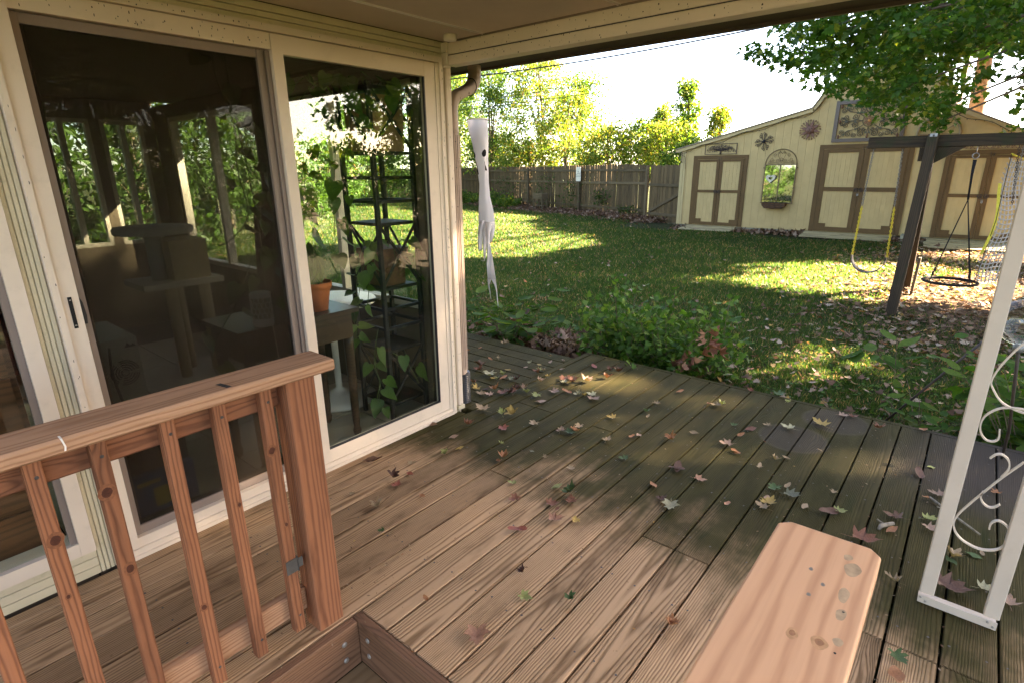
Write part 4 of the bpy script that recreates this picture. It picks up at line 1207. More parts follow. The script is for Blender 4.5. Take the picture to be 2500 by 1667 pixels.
# big scroll panel
t = thing('ornate_panel', 'large brown framed panel of scrolled iron with an orange centred flower above the middle doors', 'wall art', (XW, 2.55, 2.1))
y0, y1, z0, z1 = 1.78, 3.32, 2.125, 3.11; w = .085
m = MB()
m.box(XW - .05, XW - .012, y0, y0 + w, z0, z1).box(XW - .05, XW - .012, y1 - w, y1, z0, z1).box(XW - .049, XW - .012, y0 + w + .0005, y1 - w - .0005, z0, z0 + w).box(XW - .049, XW - .012, y0 + w + .0005, y1 - w - .0005, z1 - w, z1)
m.build('frame', M['darkwood'], t)
yc, zc = (y0 + y1) / 2, (z0 + z1) / 2
m = MB(); ml = MB()
base = []
def scr(pts): base.append(pts)
hw, hh = (y1 - y0) / 2 - w - .02, (z1 - z0) / 2 - w - .015
for (cx, cz2, r_, a0, tr) in ((.30, .10, .075, 2.6, 1.7), (.50, .09, .072, 3.6, 1.7), (.42, .30, .070, 4.2, 1.7), (.58, .26, .060, 3.0, 1.7), (.15, .30, .075, 5.2, 1.7), (.29, .33, .060, 5.0, 1.6), (.10, .21, .045, 4.0, 1.5), (.20, .20, .045, 1.0, 1.5), (.60, .06, .04, 1.0, 1.4)):
    scr(spiral(cx, cz2, r_, .012, a0, tr, 20))
scr([(.13, 0), (.25, .018), (.40, .012), (.62, 0)]); scr([(0, .15), (.02, .25), (.0, .36)]); scr([(.12, .10), (.28, .20), (.44, .22), (.60, .36)])
scr([(.22, .045), (.30, .03), (.38, .08)]); scr([(.44, .05), (.50, .02), (.57, .1)]); scr([(.04, .2), (.10, .26), (.09, .34)])
for sy_ in (-1, 1):
    for sz_ in (-1, 1):
        for c in base: m.tube([(XW - .03, yc + sy_ * a, zc + sz_ * b) for a, b in c], .0085, 5)
        for (a, b, ang) in ((.24, .17, .6), (.5, .30, .7), (.27, .02, 0.1), (.47, .01, 0.1), (.03, .25, 1.5)):
            ca, sa = math.cos(ang), math.sin(ang); l, wd = .060, .022
            ml.add([(XW - .036, yc + sy_ * (a + ca * p - sa * q), zc + sz_ * (b + sa * p + ca * q)) for p, q in ((-.2 * l, 0), (.3 * l, wd), (l, wd * 1.6), (.7 * l, 0), (l, -wd * 1.6), (.3 * l, -wd))], [(0, 1, 2, 3), (0, 3, 4, 5)])
m.torus((XW - .03, yc, zc), .135, .009, 'x', 28, 5)
m.build('scrollwork', M['scroll'], t)
tag(ml.build('metal_leaves', M['greenleafmetal'], t), kind='stuff')
for k in range(6):
    a = k * math.pi / 3 + .5; ca, sa = math.cos(a), math.sin(a)
    MB().prism([(yc + ca * p - sa * q, zc + sa * p + ca * q) for p, q in ((.035, -.012), (.07, -.036), (.105, -.03), (.125, 0), (.105, .03), (.07, .036), (.035, .012))], 'x', XW - .045, XW - .034).build('petal', M['petal'], t)
MB().lathe([(.002, XW - .06), (.018, XW - .056), (.03, XW - .05), (.034, XW - .035)], (0, yc, zc), 16, 'x').build('flower_centre', M['orange'], t)
for (a, b) in ((hw - .03, hh - .03), (hw - .03, -hh + .03), (-hw + .03, hh - .03), (-hw + .03, -hh + .03), (hw - .02, 0), (-hw + .02, 0), (0, hh - .03), (0, -hh + .03)):
    MB().lathe([(.012, -.05), (.024, -.02), (.020, .02), (.006, .05)], (XW - .035, yc + a, zc + b), 8).build('bud', M['rust'], t)
# wagon wheel
t = thing('wagon_wheel', 'old spoked wagon wheel hung on the shed gable under the maple leaves', 'wheel', (XW, 1.10, 2.2))
wy, wz = 1.105, 2.235
MB().torus((XW - .035, wy, wz), .405, .028, 'x', 40, 6).build('rim', M['wheel'], t)
MB().lathe([(.055, XW - .08), (.07, XW - .06), (.07, XW - .02)], (0, wy, wz), 16, 'x').build('hub', M['wheel'], t)
for k in range(10):
    a = k * math.pi / 5 + .02
    piece('spoke', (XW - .035, wy + .06 * math.cos(a), wz + .06 * math.sin(a)), (XW - .035, wy + .39 * math.cos(a), wz + .39 * math.sin(a)), .026, .022, M['wheel'], t, up=(1, 0, 0))
# arched mirror with heart and basket
t = thing('arched_mirror', 'arched bronze garden mirror with scrolled top on the shed wall', 'mirror', (XW, 4.47, .57))
y0, y1, z0, z1 = 4.06, 4.885, .565, 1.605; w = .024
m = MB()
x0, x1 = XW - .045, XW - .012
m.box(x0, x1, y0, y0 + w, z0, z1).box(x0, x1, y1 - w, y1, z0, z1).box(x0 + .001, x1, y0 + w, y1 - w, z0, z0 + w).box(x0 + .001, x1, y0 + w, y1 - w, z1 - w, z1).box(x0 + .002, x1, 4.458, 4.486, z0 + w, z1 - w)
arc = [(XW - .028, 4.4725 + .405 * math.cos(a), z1 + .39 * math.sin(a)) for a in np.linspace(0, math.pi, 26)]
m.tube(arc, .013, 6)
for yy in (y0 - .02, y1 + .02): m.lathe([(.006, -.02), (.02, 0), (.006, .02)], (XW - .028, yy, z1 - .09), 8)
m.build('frame', M['mirrorframe'], t)
MB().box(XW - .030, XW - .024, y0 + w, y1 - w, z0 + w, z1 - w).build('mirror_glass', M['mirror'], t)
m = MB()
yc, zc = 4.4725, z1
for s_ in (-1, 1):
    for (cx, cz2, r_, a0, tr) in ((.09, .10, .06, 3.1, 1.5), (.24, .12, .06, 3.3, 1.5), (.17, .24, .05, 4.5, 1.4), (.30, .06, .04, 1.5, 1.4), (.06, .31, .03, 4.8, 1.3)):
        m.tube([(XW - .028, yc + s_ * a, zc + b) for a, b in spiral(cx, cz2, r_, .01, a0, tr, 14)], .0055, 5)
    m.tube([(XW - .028, yc + s_ * a, zc + b) for a, b in ((0, .04), (.06, .16), (.11, .28), (.05, .36), (0, .27))], .0055, 5)
    m.tube([(XW - .028, yc + s_ * a, zc + b) for a, b in ((.03, 0), (.15, .05), (.34, .02))], .0055, 5)
    for (cx, cz2, r_, a0, tr) in ((.12, -.93, .06, 3.1, 1.5), (.28, -.90, .055, 3.3, 1.5), (.2, -.80, .045, 4.5, 1.4)):
        m.tube([(XW - .036, yc + s_ * a, zc + b) for a, b in spiral(cx, cz2, r_, .01, a0, tr, 14)], .005, 5)
m.torus((XW - .028, yc, zc + .13), .035, .006, 'x', 16, 5)
m.build('scrollwork', M['mirrorframe'], t)
def heart(yc, zc, s_):
    pts = []
    for k in range(30):
        u = 2 * math.pi * k / 30
        pts.append((yc + s_ * 16 * math.sin(u) ** 3 / 17, zc + s_ * (13 * math.cos(u) - 5 * math.cos(2 * u) - 2 * math.cos(3 * u) - math.cos(4 * u)) / 17))
    return pts
t = thing('heart_ornament', 'whitewashed wooden heart with a heart cut-out hanging before the arched mirror', 'ornament', (XW - .1, 4.67, 1.2))
o, i_ = heart(4.67, 1.235, .135), heart(4.67, 1.235, .055)
m = MB(); n = 30; v = []
for xx in (XW - .125, XW - .06): v += [(xx, a, b) for a, b in o] + [(xx, a, b) for a, b in i_]
f = []
for k in range(n):
    l = (k + 1) % n
    f += [(k, l, n + l, n + k), (2 * n + k, 3 * n + k, 3 * n + l, 2 * n + l), (k, 2 * n + k, 2 * n + l, l), (n + k, n + l, 3 * n + l, 3 * n + k)]
m.add(v, f); m.build('heart', M['whitewood'], t)
MB().tube([(XW - .09, 4.67, 1.33), (XW - .05, 4.675, 1.50), (XW - .047, 4.68, 1.61)], .003, 4).build('hanging_wire', M['wire'], t)
t = thing('basket_planter', 'dark coco lined wall basket with straggly plants under the arched mirror', 'planter', (XW - .1, 4.5, .45))
pr = []
MB().prism([(4.82, .585), (4.80, .50), (4.72, .435), (4.5, .42), (4.28, .435), (4.20, .50), (4.18, .585)], 'x', XW - .19, XW - .013).build('liner', M['coco'], t)
m = MB()
for z_, e in ((.588, .0), (.53, .02), (.47, .05)): m.tube([(XW - .02, 4.83 - e, z_), (XW - .20, 4.80 - e, z_), (XW - .21, 4.5, z_), (XW - .20, 4.20 + e, z_), (XW - .02, 4.17 + e, z_)], .006, 5)
for yy in (4.75, 4.6, 4.45, 4.3): m.tube([(XW - .205, yy, .588), (XW - .20, yy, .44), (XW - .05, yy, .425)], .005, 4)
m.build('wire_frame', M['iron'], t)
rp = np.random.default_rng(3)
leaves('basket_plant', np.stack([rp.uniform(XW - .2, XW - .03, 60), rp.uniform(4.2, 4.8, 60), rp.uniform(.58, .70, 60)], -1), rp.uniform(.03, .07, 60), 'quad', M['vine'], t, up=.2)
# scroll bracket strip above the right doors, eave bracket
t = thing('scroll_header', 'slim rusty scrolled iron header above the right shed doors', 'wall art', (XW, -.05, 1.9))
m = MB(); m.box(XW - .03, XW - .015, -.60, .56, 1.885, 1.895)
for k in range(5):
    yy = .48 - k * .24
    for s_ in (-1, 1): m.tube([(XW - .022, yy + s_ * (.04 + a), 1.925 + b) for a, b in spiral(0, 0, .032, .006, -1.57, 1.4 * s_, 12)], .0055, 5)
    m.tube([(XW - .022, yy - .1, 1.897), (XW - .022, yy - .05, 1.95), (XW - .022, yy, 1.962), (XW - .022, yy + .05, 1.95), (XW - .022, yy + .1, 1.897)], .0055, 5)
m.build('scrollwork', M['rust'], t)
t = thing('eave_bracket', 'small black scrolled bracket under the left eave of the shed', 'bracket', (XW - .1, 7.4, 1.9))
m = MB()
m.tube([(XW - .08, 7.30, 1.98), (XW - .08, 7.55, 1.98)], .009, 5).tube([(XW - .08, 7.30, 1.98), (XW - .08, 7.30, 1.68)], .009, 5)
m.tube(smooth_path([(XW - .08, 7.31, 1.72), (XW - .08, 7.40, 1.80), (XW - .08, 7.46, 1.90), (XW - .08, 7.52, 1.97)], 4), .008, 5)
m.tube([(XW - .08, a, b) for a, b in spiral(7.37, 1.92, .04, .01, 0, 1.4, 14)], .006, 5)
m.tube([(XW - .078, 7.30, 1.7), (XW - .02, 7.30, 1.7)], .008, 5)
m.build('bracket', M['iron'], t)
# string lights along the rake
t = thing('string_lights', 'dark string of tiny lights drooping along the shed roof edge', 'string lights', (XW, 3, 2.5))
rs = random.Random(9); path = []
for (a, b) in zip(ROOF, ROOF[1:]):
    L_ = math.hypot(b[0] - a[0], b[1] - a[1]); n = max(3, int(L_ / .16))
    for k in range(n):
        u = k / n; dr = .12 + .05 * math.sin(u * n * .9) + rs.uniform(-.012, .012)
        path.append((SX - .085, a[0] + (b[0] - a[0]) * u, a[1] + (b[1] - a[1]) * u - dr))
path = [(SX - .03, 7.20, 1.50), (SX - .05, 7.22, 1.85)] + path[1:]
MB().tube(path, .006, 4).build('cable', M['wire'], t)
m = MB()
for q in smooth_path(path[2:], 2)[::2]:
    m.tube([q, (q[0] - .005, q[1] + rs.uniform(-.012, .012), q[2] - .030)], [.006, .003], 4)
m.build('bulb', M['black'], t)

# ================================================================== SWING SET
sw = thing('swing_frame', 'dark mossy timber swing set frame with splayed legs on the leafy ground', 'swing set', (9, 0, -.25))
BX, BZ = 9.0, 1.83
piece('beam', (BX, 1.315, BZ), (BX, -3.6, BZ - .02), .088, .140, M['swingwood'], sw, up=(0, 0, 1), c=.006)
for yy in (.64, -3.2):
    zf, zr = gz(8.14, yy), gz(9.9, yy)
    piece('leg', (8.12, yy, zf - .1), (BX - .065, yy - .015, 1.895), .095, .115, M['swingwood'], sw, up=(0, 1, 0), c=.006)
    piece('leg', (9.92, yy + .02, zr - .1), (BX + .065, yy + .005, 1.895), .095, .115, M['swingwood'], sw, up=(0, 1, 0), c=.006)
    MB().prism([(yy - .065, 1.755), (yy - .36, 1.755), (yy - .065, 1.565)], 'x', BX - .03, BX + .03).build('gusset', M['swingwood'], sw)
    MB().box(BX - .035, BX + .035, yy + .05, yy + .105, 1.59, 1.755).build('gusset', M['swingwood'], sw)
    g = MB().box(BX - .122, BX - .112, yy - .055, yy + .02, 1.72, 1.915)
    g.build('bracket', M['galv'], sw)
    g = MB()
    for z in (1.75, 1.82, 1.89): g.lathe([(.011, BX - .1222), (.011, BX - .130), (.004, BX - .132)], (0, yy - .018, z), 8, 'x')
    g.build('bolt', M['screw'], sw)
piece('cross_brace', (8.62, .64, .55), (9.42, .66, .55), .04, .09, M['swingwood'], sw)
piece('stake', (9.55, .56, gz(9.5, .5) - .05), (9.52, .54, .32), .07, .035, M['greywood'], sw, up=(0, 1, 0))
def chain(p, q, mat, parent, ll=.034, r=.0042, name='chain'):
    p, q = Vector(p), Vector(q); d = (q - p); L_ = d.length; d.normalize(); n = int(L_ / (ll * .78)); m = MB()
    a = Vector((0, 1, 0)); a = (a - d * a.dot(d)).normalized(); b = d.cross(a)
    for k in range(n):
        c = p + d * (L_ * (k + .5) / n); u = a if k % 2 else b
        pts = [c + d * (ll / 2 * math.cos(t)) + u * (.010 * math.sin(t)) for t in np.linspace(0, 2 * math.pi, 9)[:-1]]
        w_ = b if k % 2 else a
        m.tube(pts, r, 4, closed=True, flat=tuple(w_))
    return tag(m.build(name, mat, parent), kind='stuff')
t = thing('sling_swing', 'black sling swing seat on chains with yellow grips hanging left of the swing leg', 'swing', (BX, 1.08, .2))
for a, b in ((1.245, 1.285), (.925, .875)):
    mid = (BX, a + (b - a) * .55, 1.02)
    chain((BX, a, 1.74), mid, M['chain'], t)
    chain(mid, (BX, b, .36), M['yellowpl'], t, r=.0065)
    MB().torus((BX, a, 1.755), .016, .005, 'x', 10, 5).build('hook', M['iron'], t)
seat = smooth_path([(BX, 1.285, .36), (BX, 1.265, .26), (BX, 1.19, .165), (BX, 1.08, .135), (BX, .97, .165), (BX, .895, .255), (BX, .875, .35)], 4)
MB().strip(seat, (1, 0, 0), .14, .011).build('seat', M['rubber'], t)
# round web swing
t = thing('web_swing', 'black round rope web swing hanging on four ropes under the beam', 'swing', (BX, .15, .12))
cc = Vector((BX - .02, .152, .115)); R_ = .285
MB().torus(cc, R_, .017, 'z', 36, 8).build('rim', M['rope'], t)
m = MB()
for k in range(12):
    a = k * math.pi / 6; m.tube([cc + Vector((0, 0, -.05)), cc + Vector((R_ * .5 * math.cos(a), R_ * .5 * math.sin(a), -.035)), cc + Vector((R_ * math.cos(a), R_ * math.sin(a), 0))], .005, 4)
for q, z in ((.25, -.045), (.45, -.037), (.65, -.025), (.85, -.011)):
    m.torus(cc + Vector((0, 0, z)), R_ * q, .0045, 'z', 24, 4)
m.build('web', M['rope'], t)
top = Vector((BX, .175, 1.60)); kn = Vector((BX, .155, 1.13))
MB().tube([top, Vector((BX, .172, 1.42)), kn], [.020, .014, .011], 7).build('rope', M['rope'], t)
for k in range(4):
    a = math.pi / 4 + k * math.pi / 2
    e = cc + Vector((R_ * math.cos(a), R_ * math.sin(a), .012))
    s0 = kn + (Vector((0, .01, -.25 if k in (0, 1) else 0)) if k % 2 else Vector((0, 0, 0)))
    MB().tube([kn, kn.lerp(e, .5), e], .0062, 5).lathe([(.006, -.03), (.014, -.012), (.014, .012), (.006, .03)], kn.lerp(e, .90), 7).build('rope', M['rope'], t)
MB().torus((BX, .175, 1.645), .032, .006, 'x', 16, 6).torus((BX, .175, 1.71), .020, .005, 'y', 12, 5).build('ring', M['chain'], t)
MB().tube([(BX, .175, 1.755), (BX, .175, 1.715)], .006, 5).build('hook', M['chain'], t)
# cargo net
t = thing('cargo_net', 'grey climbing net with yellow webbing edges hanging from the right of the swing beam', 'climbing net', (BX, -.3, .3))
def NP(u, v):     # u across, v down
    x = BX + .05 + .50 * u + .05 * math.sin(v * 7 + u * 3); y = -.15 - .22 * u + .05 * v * (1 - u) - .10 * u * math.sin(v * 2.5) + .03 * math.sin(v * 9)
    return Vector((x, y, 1.66 - 1.52 * v - .06 * math.sin(math.pi * u)))
m = MB()
for k in range(27):
    v_ = .03 + .95 * k / 26; m.tube([NP(u, v_ + .012 * math.sin(u * 9)) for u in np.linspace(0, 1, 9)], .0075, 4)
for k in range(1, 9):
    u_ = k / 9; m.tube([NP(u_, v_) for v_ in np.linspace(0.02, 1, 16)], .0062, 4)
m.build('net', M['netrope'], t)
for u_, a, b in ((0, .22, .78), (1, .05, .7)):
    MB().strip([NP(u_, v_) for v_ in np.linspace(a, b, 14)], (.25, 1, 0), .03, .006).build('edge_webbing', M['netyellow'], t)
MB().tube([NP(0, 0), NP(.3, -.01), NP(.6, 0), NP(1, 0)], .010, 6).build('top_rope', M['netyellow'], t)
MB().tube([NP(0, 0), NP(0, .5) + Vector((-.06, .0, 0)), NP(0, 1.02)], .004, 5).build('side_rope', M['rope'], t)
chain((BX, -.20, 1.75), NP(.45, .35), M['iron'], t, name='hanging_chain')
chain((BX, -.24, 1.75), (BX + .02, -.25, 1.2), M['chain'], t, name='hanging_chain')

# ================================================================== INSIDE THE SUNROOM
ZF = .014
t = thing('metal_shelf', 'tall black metal shelf with crossed braces behind the right glass pane', 'shelf', (2.13, 2.78, ZF))
sx0, sx1, sy0, sy1 = 1.985, 2.265, 2.64, 2.93
for (a, b) in ((sx0, sy0), (sx1, sy0), (sx0, sy1), (sx1, sy1)):
    piece('upright', (a, b, ZF), (a, b, 2.0), .026, .026, M['black'], t, up=(1, 0, 0))
for z in (.13, .48, .87, 1.25, 1.645, 1.985):
    MB().box(sx0 + .0135, sx1 - .0135, sy0 + .009, sy1 - .009, z - .018, z).build('shelf_board', M['black'], t)
m = MB()
for z in (.62, .74, 1.37, 1.50):
    for b in (sy0, sy1): m.box(sx0 + .0135, sx1 - .0135, b - .009, b + .009, z - .009, z + .009)
    for a in (sx0, sx1): m.box(a - .0085, a + .0085, sy0 + .0135, sy1 - .0135, z - .0085, z + .0085)
m.build('cross_bar', M['black'], t)
for z0, z1 in ((.135, .47), (.875, 1.24), (1.65, 1.975)):
    for b in (sy0, sy1):
        piece('brace', (sx0, b + .002, z0), (sx1, b + .002, z1), .010, .019, M['black'], t); piece('brace', (sx0, b - .006, z1), (sx1, b - .006, z0), .010, .019, M['black'], t)
    for a in (sx0, sx1):
        piece('brace', (a + .002, sy0, z0), (a + .002, sy1, z1), .010, .019, M['black'], t)
def vine_plant(name, label, cat, root, paths, mat, size, seed, every=.075):
    r = random.Random(seed)
    t = thing(name, label, cat, root)
    m = MB(); k = 0
    for p in paths:
        P = smooth_path(p, 5); m.tube(P, .0028, 4)
        acc = 0
        for a, b in zip(P, P[1:]):
            acc += (b - a).length
            if acc > every:
                acc = 0
                out = Vector((r.uniform(-1, 1), r.uniform(-1, .55), r.uniform(-.1, .5))).normalized()
                tip = b + out * .045; m.tube([b, tip], .0015, 3)
                nrm = Vector((r.uniform(-.5, .5), r.uniform(-1, -.1), r.uniform(.0, .9)))
                s_ = size * r.uniform(.65, 1.25)
                leafobj('leaf', basis(nrm, (out.x * .6, out.y * .3, -.8), s_, tip), 'heart', mat, t, k % 4, .28); k += 1
    m.build('vine', M['stem'], t)
    return t
# big woven pot on the high shelf with trailing plant
t = thing('woven_pot', 'large square woven brown planter on the upper shelf', 'planter', (2.12, 2.79, 1.647))
MB().prism([(2.015, 1.647), (2.24, 1.647), (2.25, 1.94), (2.005, 1.94)], 'y', 2.675, 2.905).build('pot', M['wicker'], t)
m = MB()
for z in (1.69, 1.75, 1.81, 1.87): m.box(2.004 + .012, 2.248, 2.670, 2.910, z, z + .008)
m.box(2.0, 2.256, 2.668, 2.912, 1.925, 1.942)
m.build('band', M['wicker'], t)
r5 = random.Random(12)
def drop(x, y, z, l, sway): return [(x, y, z), (x + sway * .3, y - .03, z + .05), (x + sway * .7, y - .05, z - .05), (x + sway, y - .04, z - l * .5), (x + sway * 1.15, y - .02, z - l)]
vine_plant('trailing_vine', 'trailing heart-leaved vine spilling from the woven planter on the shelf', 'houseplant', (2.1, 2.75, 1.96),
    [drop(2.03, 2.72, 1.96, .55, -.17), drop(2.02, 2.76, 1.96, .95, -.24), drop(2.0, 2.82, 1.96, .75, -.34), drop(2.06, 2.70, 1.965, .30, -.05), drop(2.10, 2.72, 1.965, .22, .06), drop(2.02, 2.80, 1.96, 1.05, -.42), drop(2.2, 2.72, 1.96, .16, .02), drop(2.0, 2.86, 1.97, 1.15, -.52), drop(2.0, 2.78, 1.97, .55, -.47)], M['pothos'], .105, 5)
# carved pot lower
t = thing('carved_pot', 'square brown pot with raised leaf carving on the middle shelf', 'pot', (2.10, 2.78, .872))
MB().prism([(2.03, .872), (2.19, .872), (2.215, 1.06), (2.005, 1.06)], 'y', 2.685, 2.885).build('pot', M['pot_dark'], t)
MB().box(1.997, 2.222, 2.677, 2.893, 1.0603, 1.095).build('rim', M['pot_dark'], t)
m = MB()
for k in range(7):
    a = math.pi * k / 6
    cx, cz2 = 2.11 + .055 * math.cos(a), .93 + .075 * math.sin(a)
    m.lathe([(.001, 2.672), (.012, 2.676), (.018, 2.684), (.018, 2.6855)], (cx, 0, cz2), 8, 'y')
m.build('leaf_carving', M['pot_dark'], t)
MB().box(2.012, 2.208, 2.69, 2.88, 1.07, 1.09).build('soil', M['soil'], t)
vine_plant('pot_ivy', 'leafy vine growing from the carved pot on the middle shelf', 'houseplant', (2.1, 2.75, 1.1),
    [drop(2.04, 2.71, 1.09, .3, -.12), drop(2.05, 2.74, 1.09, .5, -.2), drop(2.16, 2.71, 1.09, .2, .1), drop(2.02, 2.78, 1.09, .62, -.17), drop(2.1, 2.72, 1.09, .14, .02)], M['pothos'], .085, 8, .06)
vine_plant('floor_vine', 'pale vine trailing down from the shelf to the tiled floor', 'houseplant', (1.93, 2.70, .5),
    [[(1.97, 2.70, .62), (1.93, 2.68, .55), (1.90, 2.67, .42), (1.92, 2.66, .30), (1.89, 2.66, .2), (1.93, 2.65, .12)], [(1.98, 2.72, .50), (1.94, 2.72, .4), (1.95, 2.70, .26), (1.92, 2.70, .14)], [(2.02, 2.66, .47), (2.10, 2.63, .40), (2.16, 2.63, .30), (2.19, 2.62, .22)]], M['pothos'], .095, 9, .085)
# side table and terracotta pot
t = thing('side_table', 'dark stained narrow side table with turned legs inside the glass door', 'table', (1.45, 2.8, ZF))
MB().box(1.10, 1.775, 2.60, 3.02, .785, .810).build('table_top', M['darkwood'], t)
MB().box(1.13, 1.745, 2.63, 2.99, .64, .7848).build('apron', M['darkwood'], t)
for a in (1.155, 1.725):
    for b in (2.655, 2.965):
        MB().lathe([(.014, ZF), (.022, .03), (.026, .06), (.018, .085), (.022, .12), (.026, .45), (.028, .60), (.028, .6398)], (a, b, 0), 12).build('leg', M['darkwood'], t)
t = thing('terracotta_pot', 'round terracotta flower pot on the dark side table', 'pot', (1.60, 2.72, .811))
MB().lathe([(.058, .811), (.080, .93), (.081, .932), (.090, .932), (.092, .965), (.086, .968), (.082, .955), (.02, .95)], (1.595, 2.725, 0), 28).build('pot', M['terracotta'], t)
MB().lathe([(.07, .944), (.072, .9505)], (1.595, 2.725, 0), 20).build('soil', M['soil'], t)
t2 = thing('potted_plant', 'green broad-bladed plant growing in the terracotta pot', 'houseplant', (1.595, 2.725, .95))
for k in range(16):
    a = r5.uniform(0, 6.28); l = r5.uniform(.12, .24); b = Vector((1.595, 2.725, .95)) + Vector((math.cos(a), math.sin(a), 0)) * r5.uniform(.005, .04)
    leafobj('leaf', basis((math.cos(a) * .9, math.sin(a) * .9, .35), (math.cos(a) * .35, math.sin(a) * .35, 1), l, b), 'oval', M['pothos'], t2, k % 4, .5)
t = thing('lattice_diffuser', 'white lattice sided oil diffuser on the dark table behind the screen', 'diffuser', (1.255, 2.66, .811))
cx, cyy = 1.255, 2.655
MB().lathe([(.046, .811), (.050, .818), (.050, .848), (.049, .8485)], (cx, cyy, 0), 28).build('base', M['white'], t)
MB().lathe([(.043, .8492), (.043, .955)], (cx, cyy, 0), 24).build('liner', M['greystain'], t)
m = MB()
for k in range(14):
    for j in range(4):
        a = 2 * math.pi * (k + .5 * (j % 2)) / 14; z = .864 + j * .026
        pts = []
        for q in range(6):
            u = q * math.pi / 3; da = .26 * math.cos(u); pts.append((cx + .048 * math.cos(a + da), cyy + .048 * math.sin(a + da), z + .0155 * math.sin(u)))
        m.tube(pts, .0019, 3, closed=True)
m.build('lattice', M['white'], t)
MB().lathe([(.0485, .953), (.050, .956), (.050, .972), (.040, .978)], (cx, cyy, 0), 28).build('lid', M['white'], t)
MB().tube(smooth_path([(cx + .01, cyy - .045, .815), (cx + .012, 2.592, .812), (cx + .014, 2.585, .72), (cx + .02, 2.585, .60), (cx + .045, 2.588, .45)], 4), .0026, 5).build('cord', M['white'], t)
t = thing('pedestal_stand', 'white round pedestal base with a thin column on the tiled floor', 'stand', (2.02, 3.22, ZF))
MB().lathe([(.25, ZF), (.25, .03), (.20, .055), (.06, .075), (.022, .10), (.022, .70)], (2.0, 3.25, 0), 32).build('base', M['white'], t)
MB().lathe([(.30, .7004), (.30, .72)], (2.0, 3.25, 0), 32).build('top', M['white'], t)
# cat tree
t = thing('cat_tree', 'pale carpeted cat tree with round platform and posts in the sunroom', 'cat tree', (1.45, 4.5, ZF))
MB().box(1.15, 1.75, 4.25, 4.75, ZF, .07).build('base', M['cat'], t)
MB().lathe([(.24, 1.13), (.25, 1.14), (.25, 1.17), (.24, 1.18)], (1.44, 4.5, 0), 28).build('platform', M['cat'], t)
MB().lathe([(.05, .80), (.05, 1.1295)], (1.42, 4.5, 0), 14).build('post', M['cat'], t)
MB().box(1.25, 1.78, 4.3, 4.72, .76, .7995).build('platform', M['cat'], t)
MB().box(1.47, 1.72, 4.36, 4.66, .80, 1.08).build('cubby', M['sisal'], t)
for a, b in ((1.45, 4.42), (1.68, 4.42), (1.56, 4.62)): MB().lathe([(.04, .0702), (.04, .7598)], (a, b, 0), 12).build('post', M['sisal'], t)
# computer case on a low stand
t = thing('computer_case', 'grey steel computer case with a round fan grille standing behind the screen', 'computer case', (.62, 2.85, .5))
MB().box(.575, .705, 2.655, 3.05, .42, .885).build('case', M['pcbox'], t)
m = MB()
for r_ in (.014, .024, .034, .044, .052):
    for k in range(3): m.tube([(.640 + r_ * math.cos(a), 2.6535, .74 + r_ * math.sin(a)) for a in np.linspace(k * 2.09 + .15, k * 2.09 + 1.9, 10)], .0022, 4)
m.build('fan_grille', M['black'], t)
MB().prism([(.655, .845), (.668, .865), (.680, .850), (.688, .860), (.698, .845)], 'y', 2.6525, 2.6548).build('badge', M['black'], t)
m = MB()
m.tube(smooth_path([(.60, 2.645, .86), (.585, 2.61, .75), (.60, 2.60, .60), (.62, 2.605, .50), (.61, 2.61, .3)], 4), .005, 5)
m.tube(smooth_path([(.625, 2.65, .52), (.63, 2.60, .50), (.64, 2.60, .42), (.66, 2.61, .25)], 4), .004, 5)
m.build('cable', M['black'], t)
MB().tube([(.622, 2.602, .505), (.632, 2.600, .47)], .006, 6).build('plug', M['yellowprint'], t)
tag(MB().box(.52, .80, 2.62, 3.10, ZF, .418).build('low_cabinet', M['darkwood'], None), 'dark low cabinet under the grey computer case', 'cabinet')
t = thing('printed_carton', 'blue printed cardboard carton with a yellow panel low behind the screen', 'carton', (.72, 2.6, ZF))
MB().box(.555, .80, 2.578, 2.6185, ZF, .29).build('carton', M['bluebox'], t)
MB().box(.625, .70, 2.5768, 2.5779, .13, .22).box(.57, .66, 2.5768, 2.5779, .245, .262).build('printed_panel', M['yellowprint'], t)
t = thing('wooden_cabinet', 'brown timber cabinet standing behind the left side window', 'cabinet', (-.2, 2.75, ZF))
MB().box(-1.1, .30, 2.64, 2.95, ZF, 1.12).build('carcass', M['brownwood'], t)
for k in range(4): MB().box(-1.08, .28, 2.625, 2.6395, .05 + k * .265, .30 + k * .265).build('drawer_front', M['brownwood'], t)
t = thing('draped_chair', 'maroon cloth draped over a chair inside the sunroom', 'chair', (1.85, 3.6, ZF))
m = MB(); m.lathe([(.16, .35), (.15, .7), (.13, 1.0), (.11, 1.25), (.08, 1.32), (.02, 1.34)], (1.93, 3.75, 0), 18)
m.build('drape', M['maroon'], t)
for a in (-.09, .09):
    for b in (-.09, .09): piece('leg', (1.93 + a, 3.75 + b, ZF), (1.93 + a, 3.75 + b, .36), .035, .035, M['darkwood'], t, up=(1, 0, 0))
t = thing('sofa', 'dark upholstered sofa along the back of the sunroom', 'sofa', (.2, 5.6, ZF))
MB().box(-1.2, .95, 5.3, 6.1, .12, .45).build('seat', M['maroon'], t)
MB().box(-1.2, .95, 6.1, 6.35, .12, .92).build('backrest', M['maroon'], t)
for a in (-1.3, .955): MB().box(a, a + .09, 5.3, 6.35, .12, .65).build('armrest', M['maroon'], t)
for a in (-1.1, .85):
    for b in (5.4, 6.2): MB().box(a, a + .06, b, b + .06, ZF, .1198).build('leg', M['darkwood'], t)
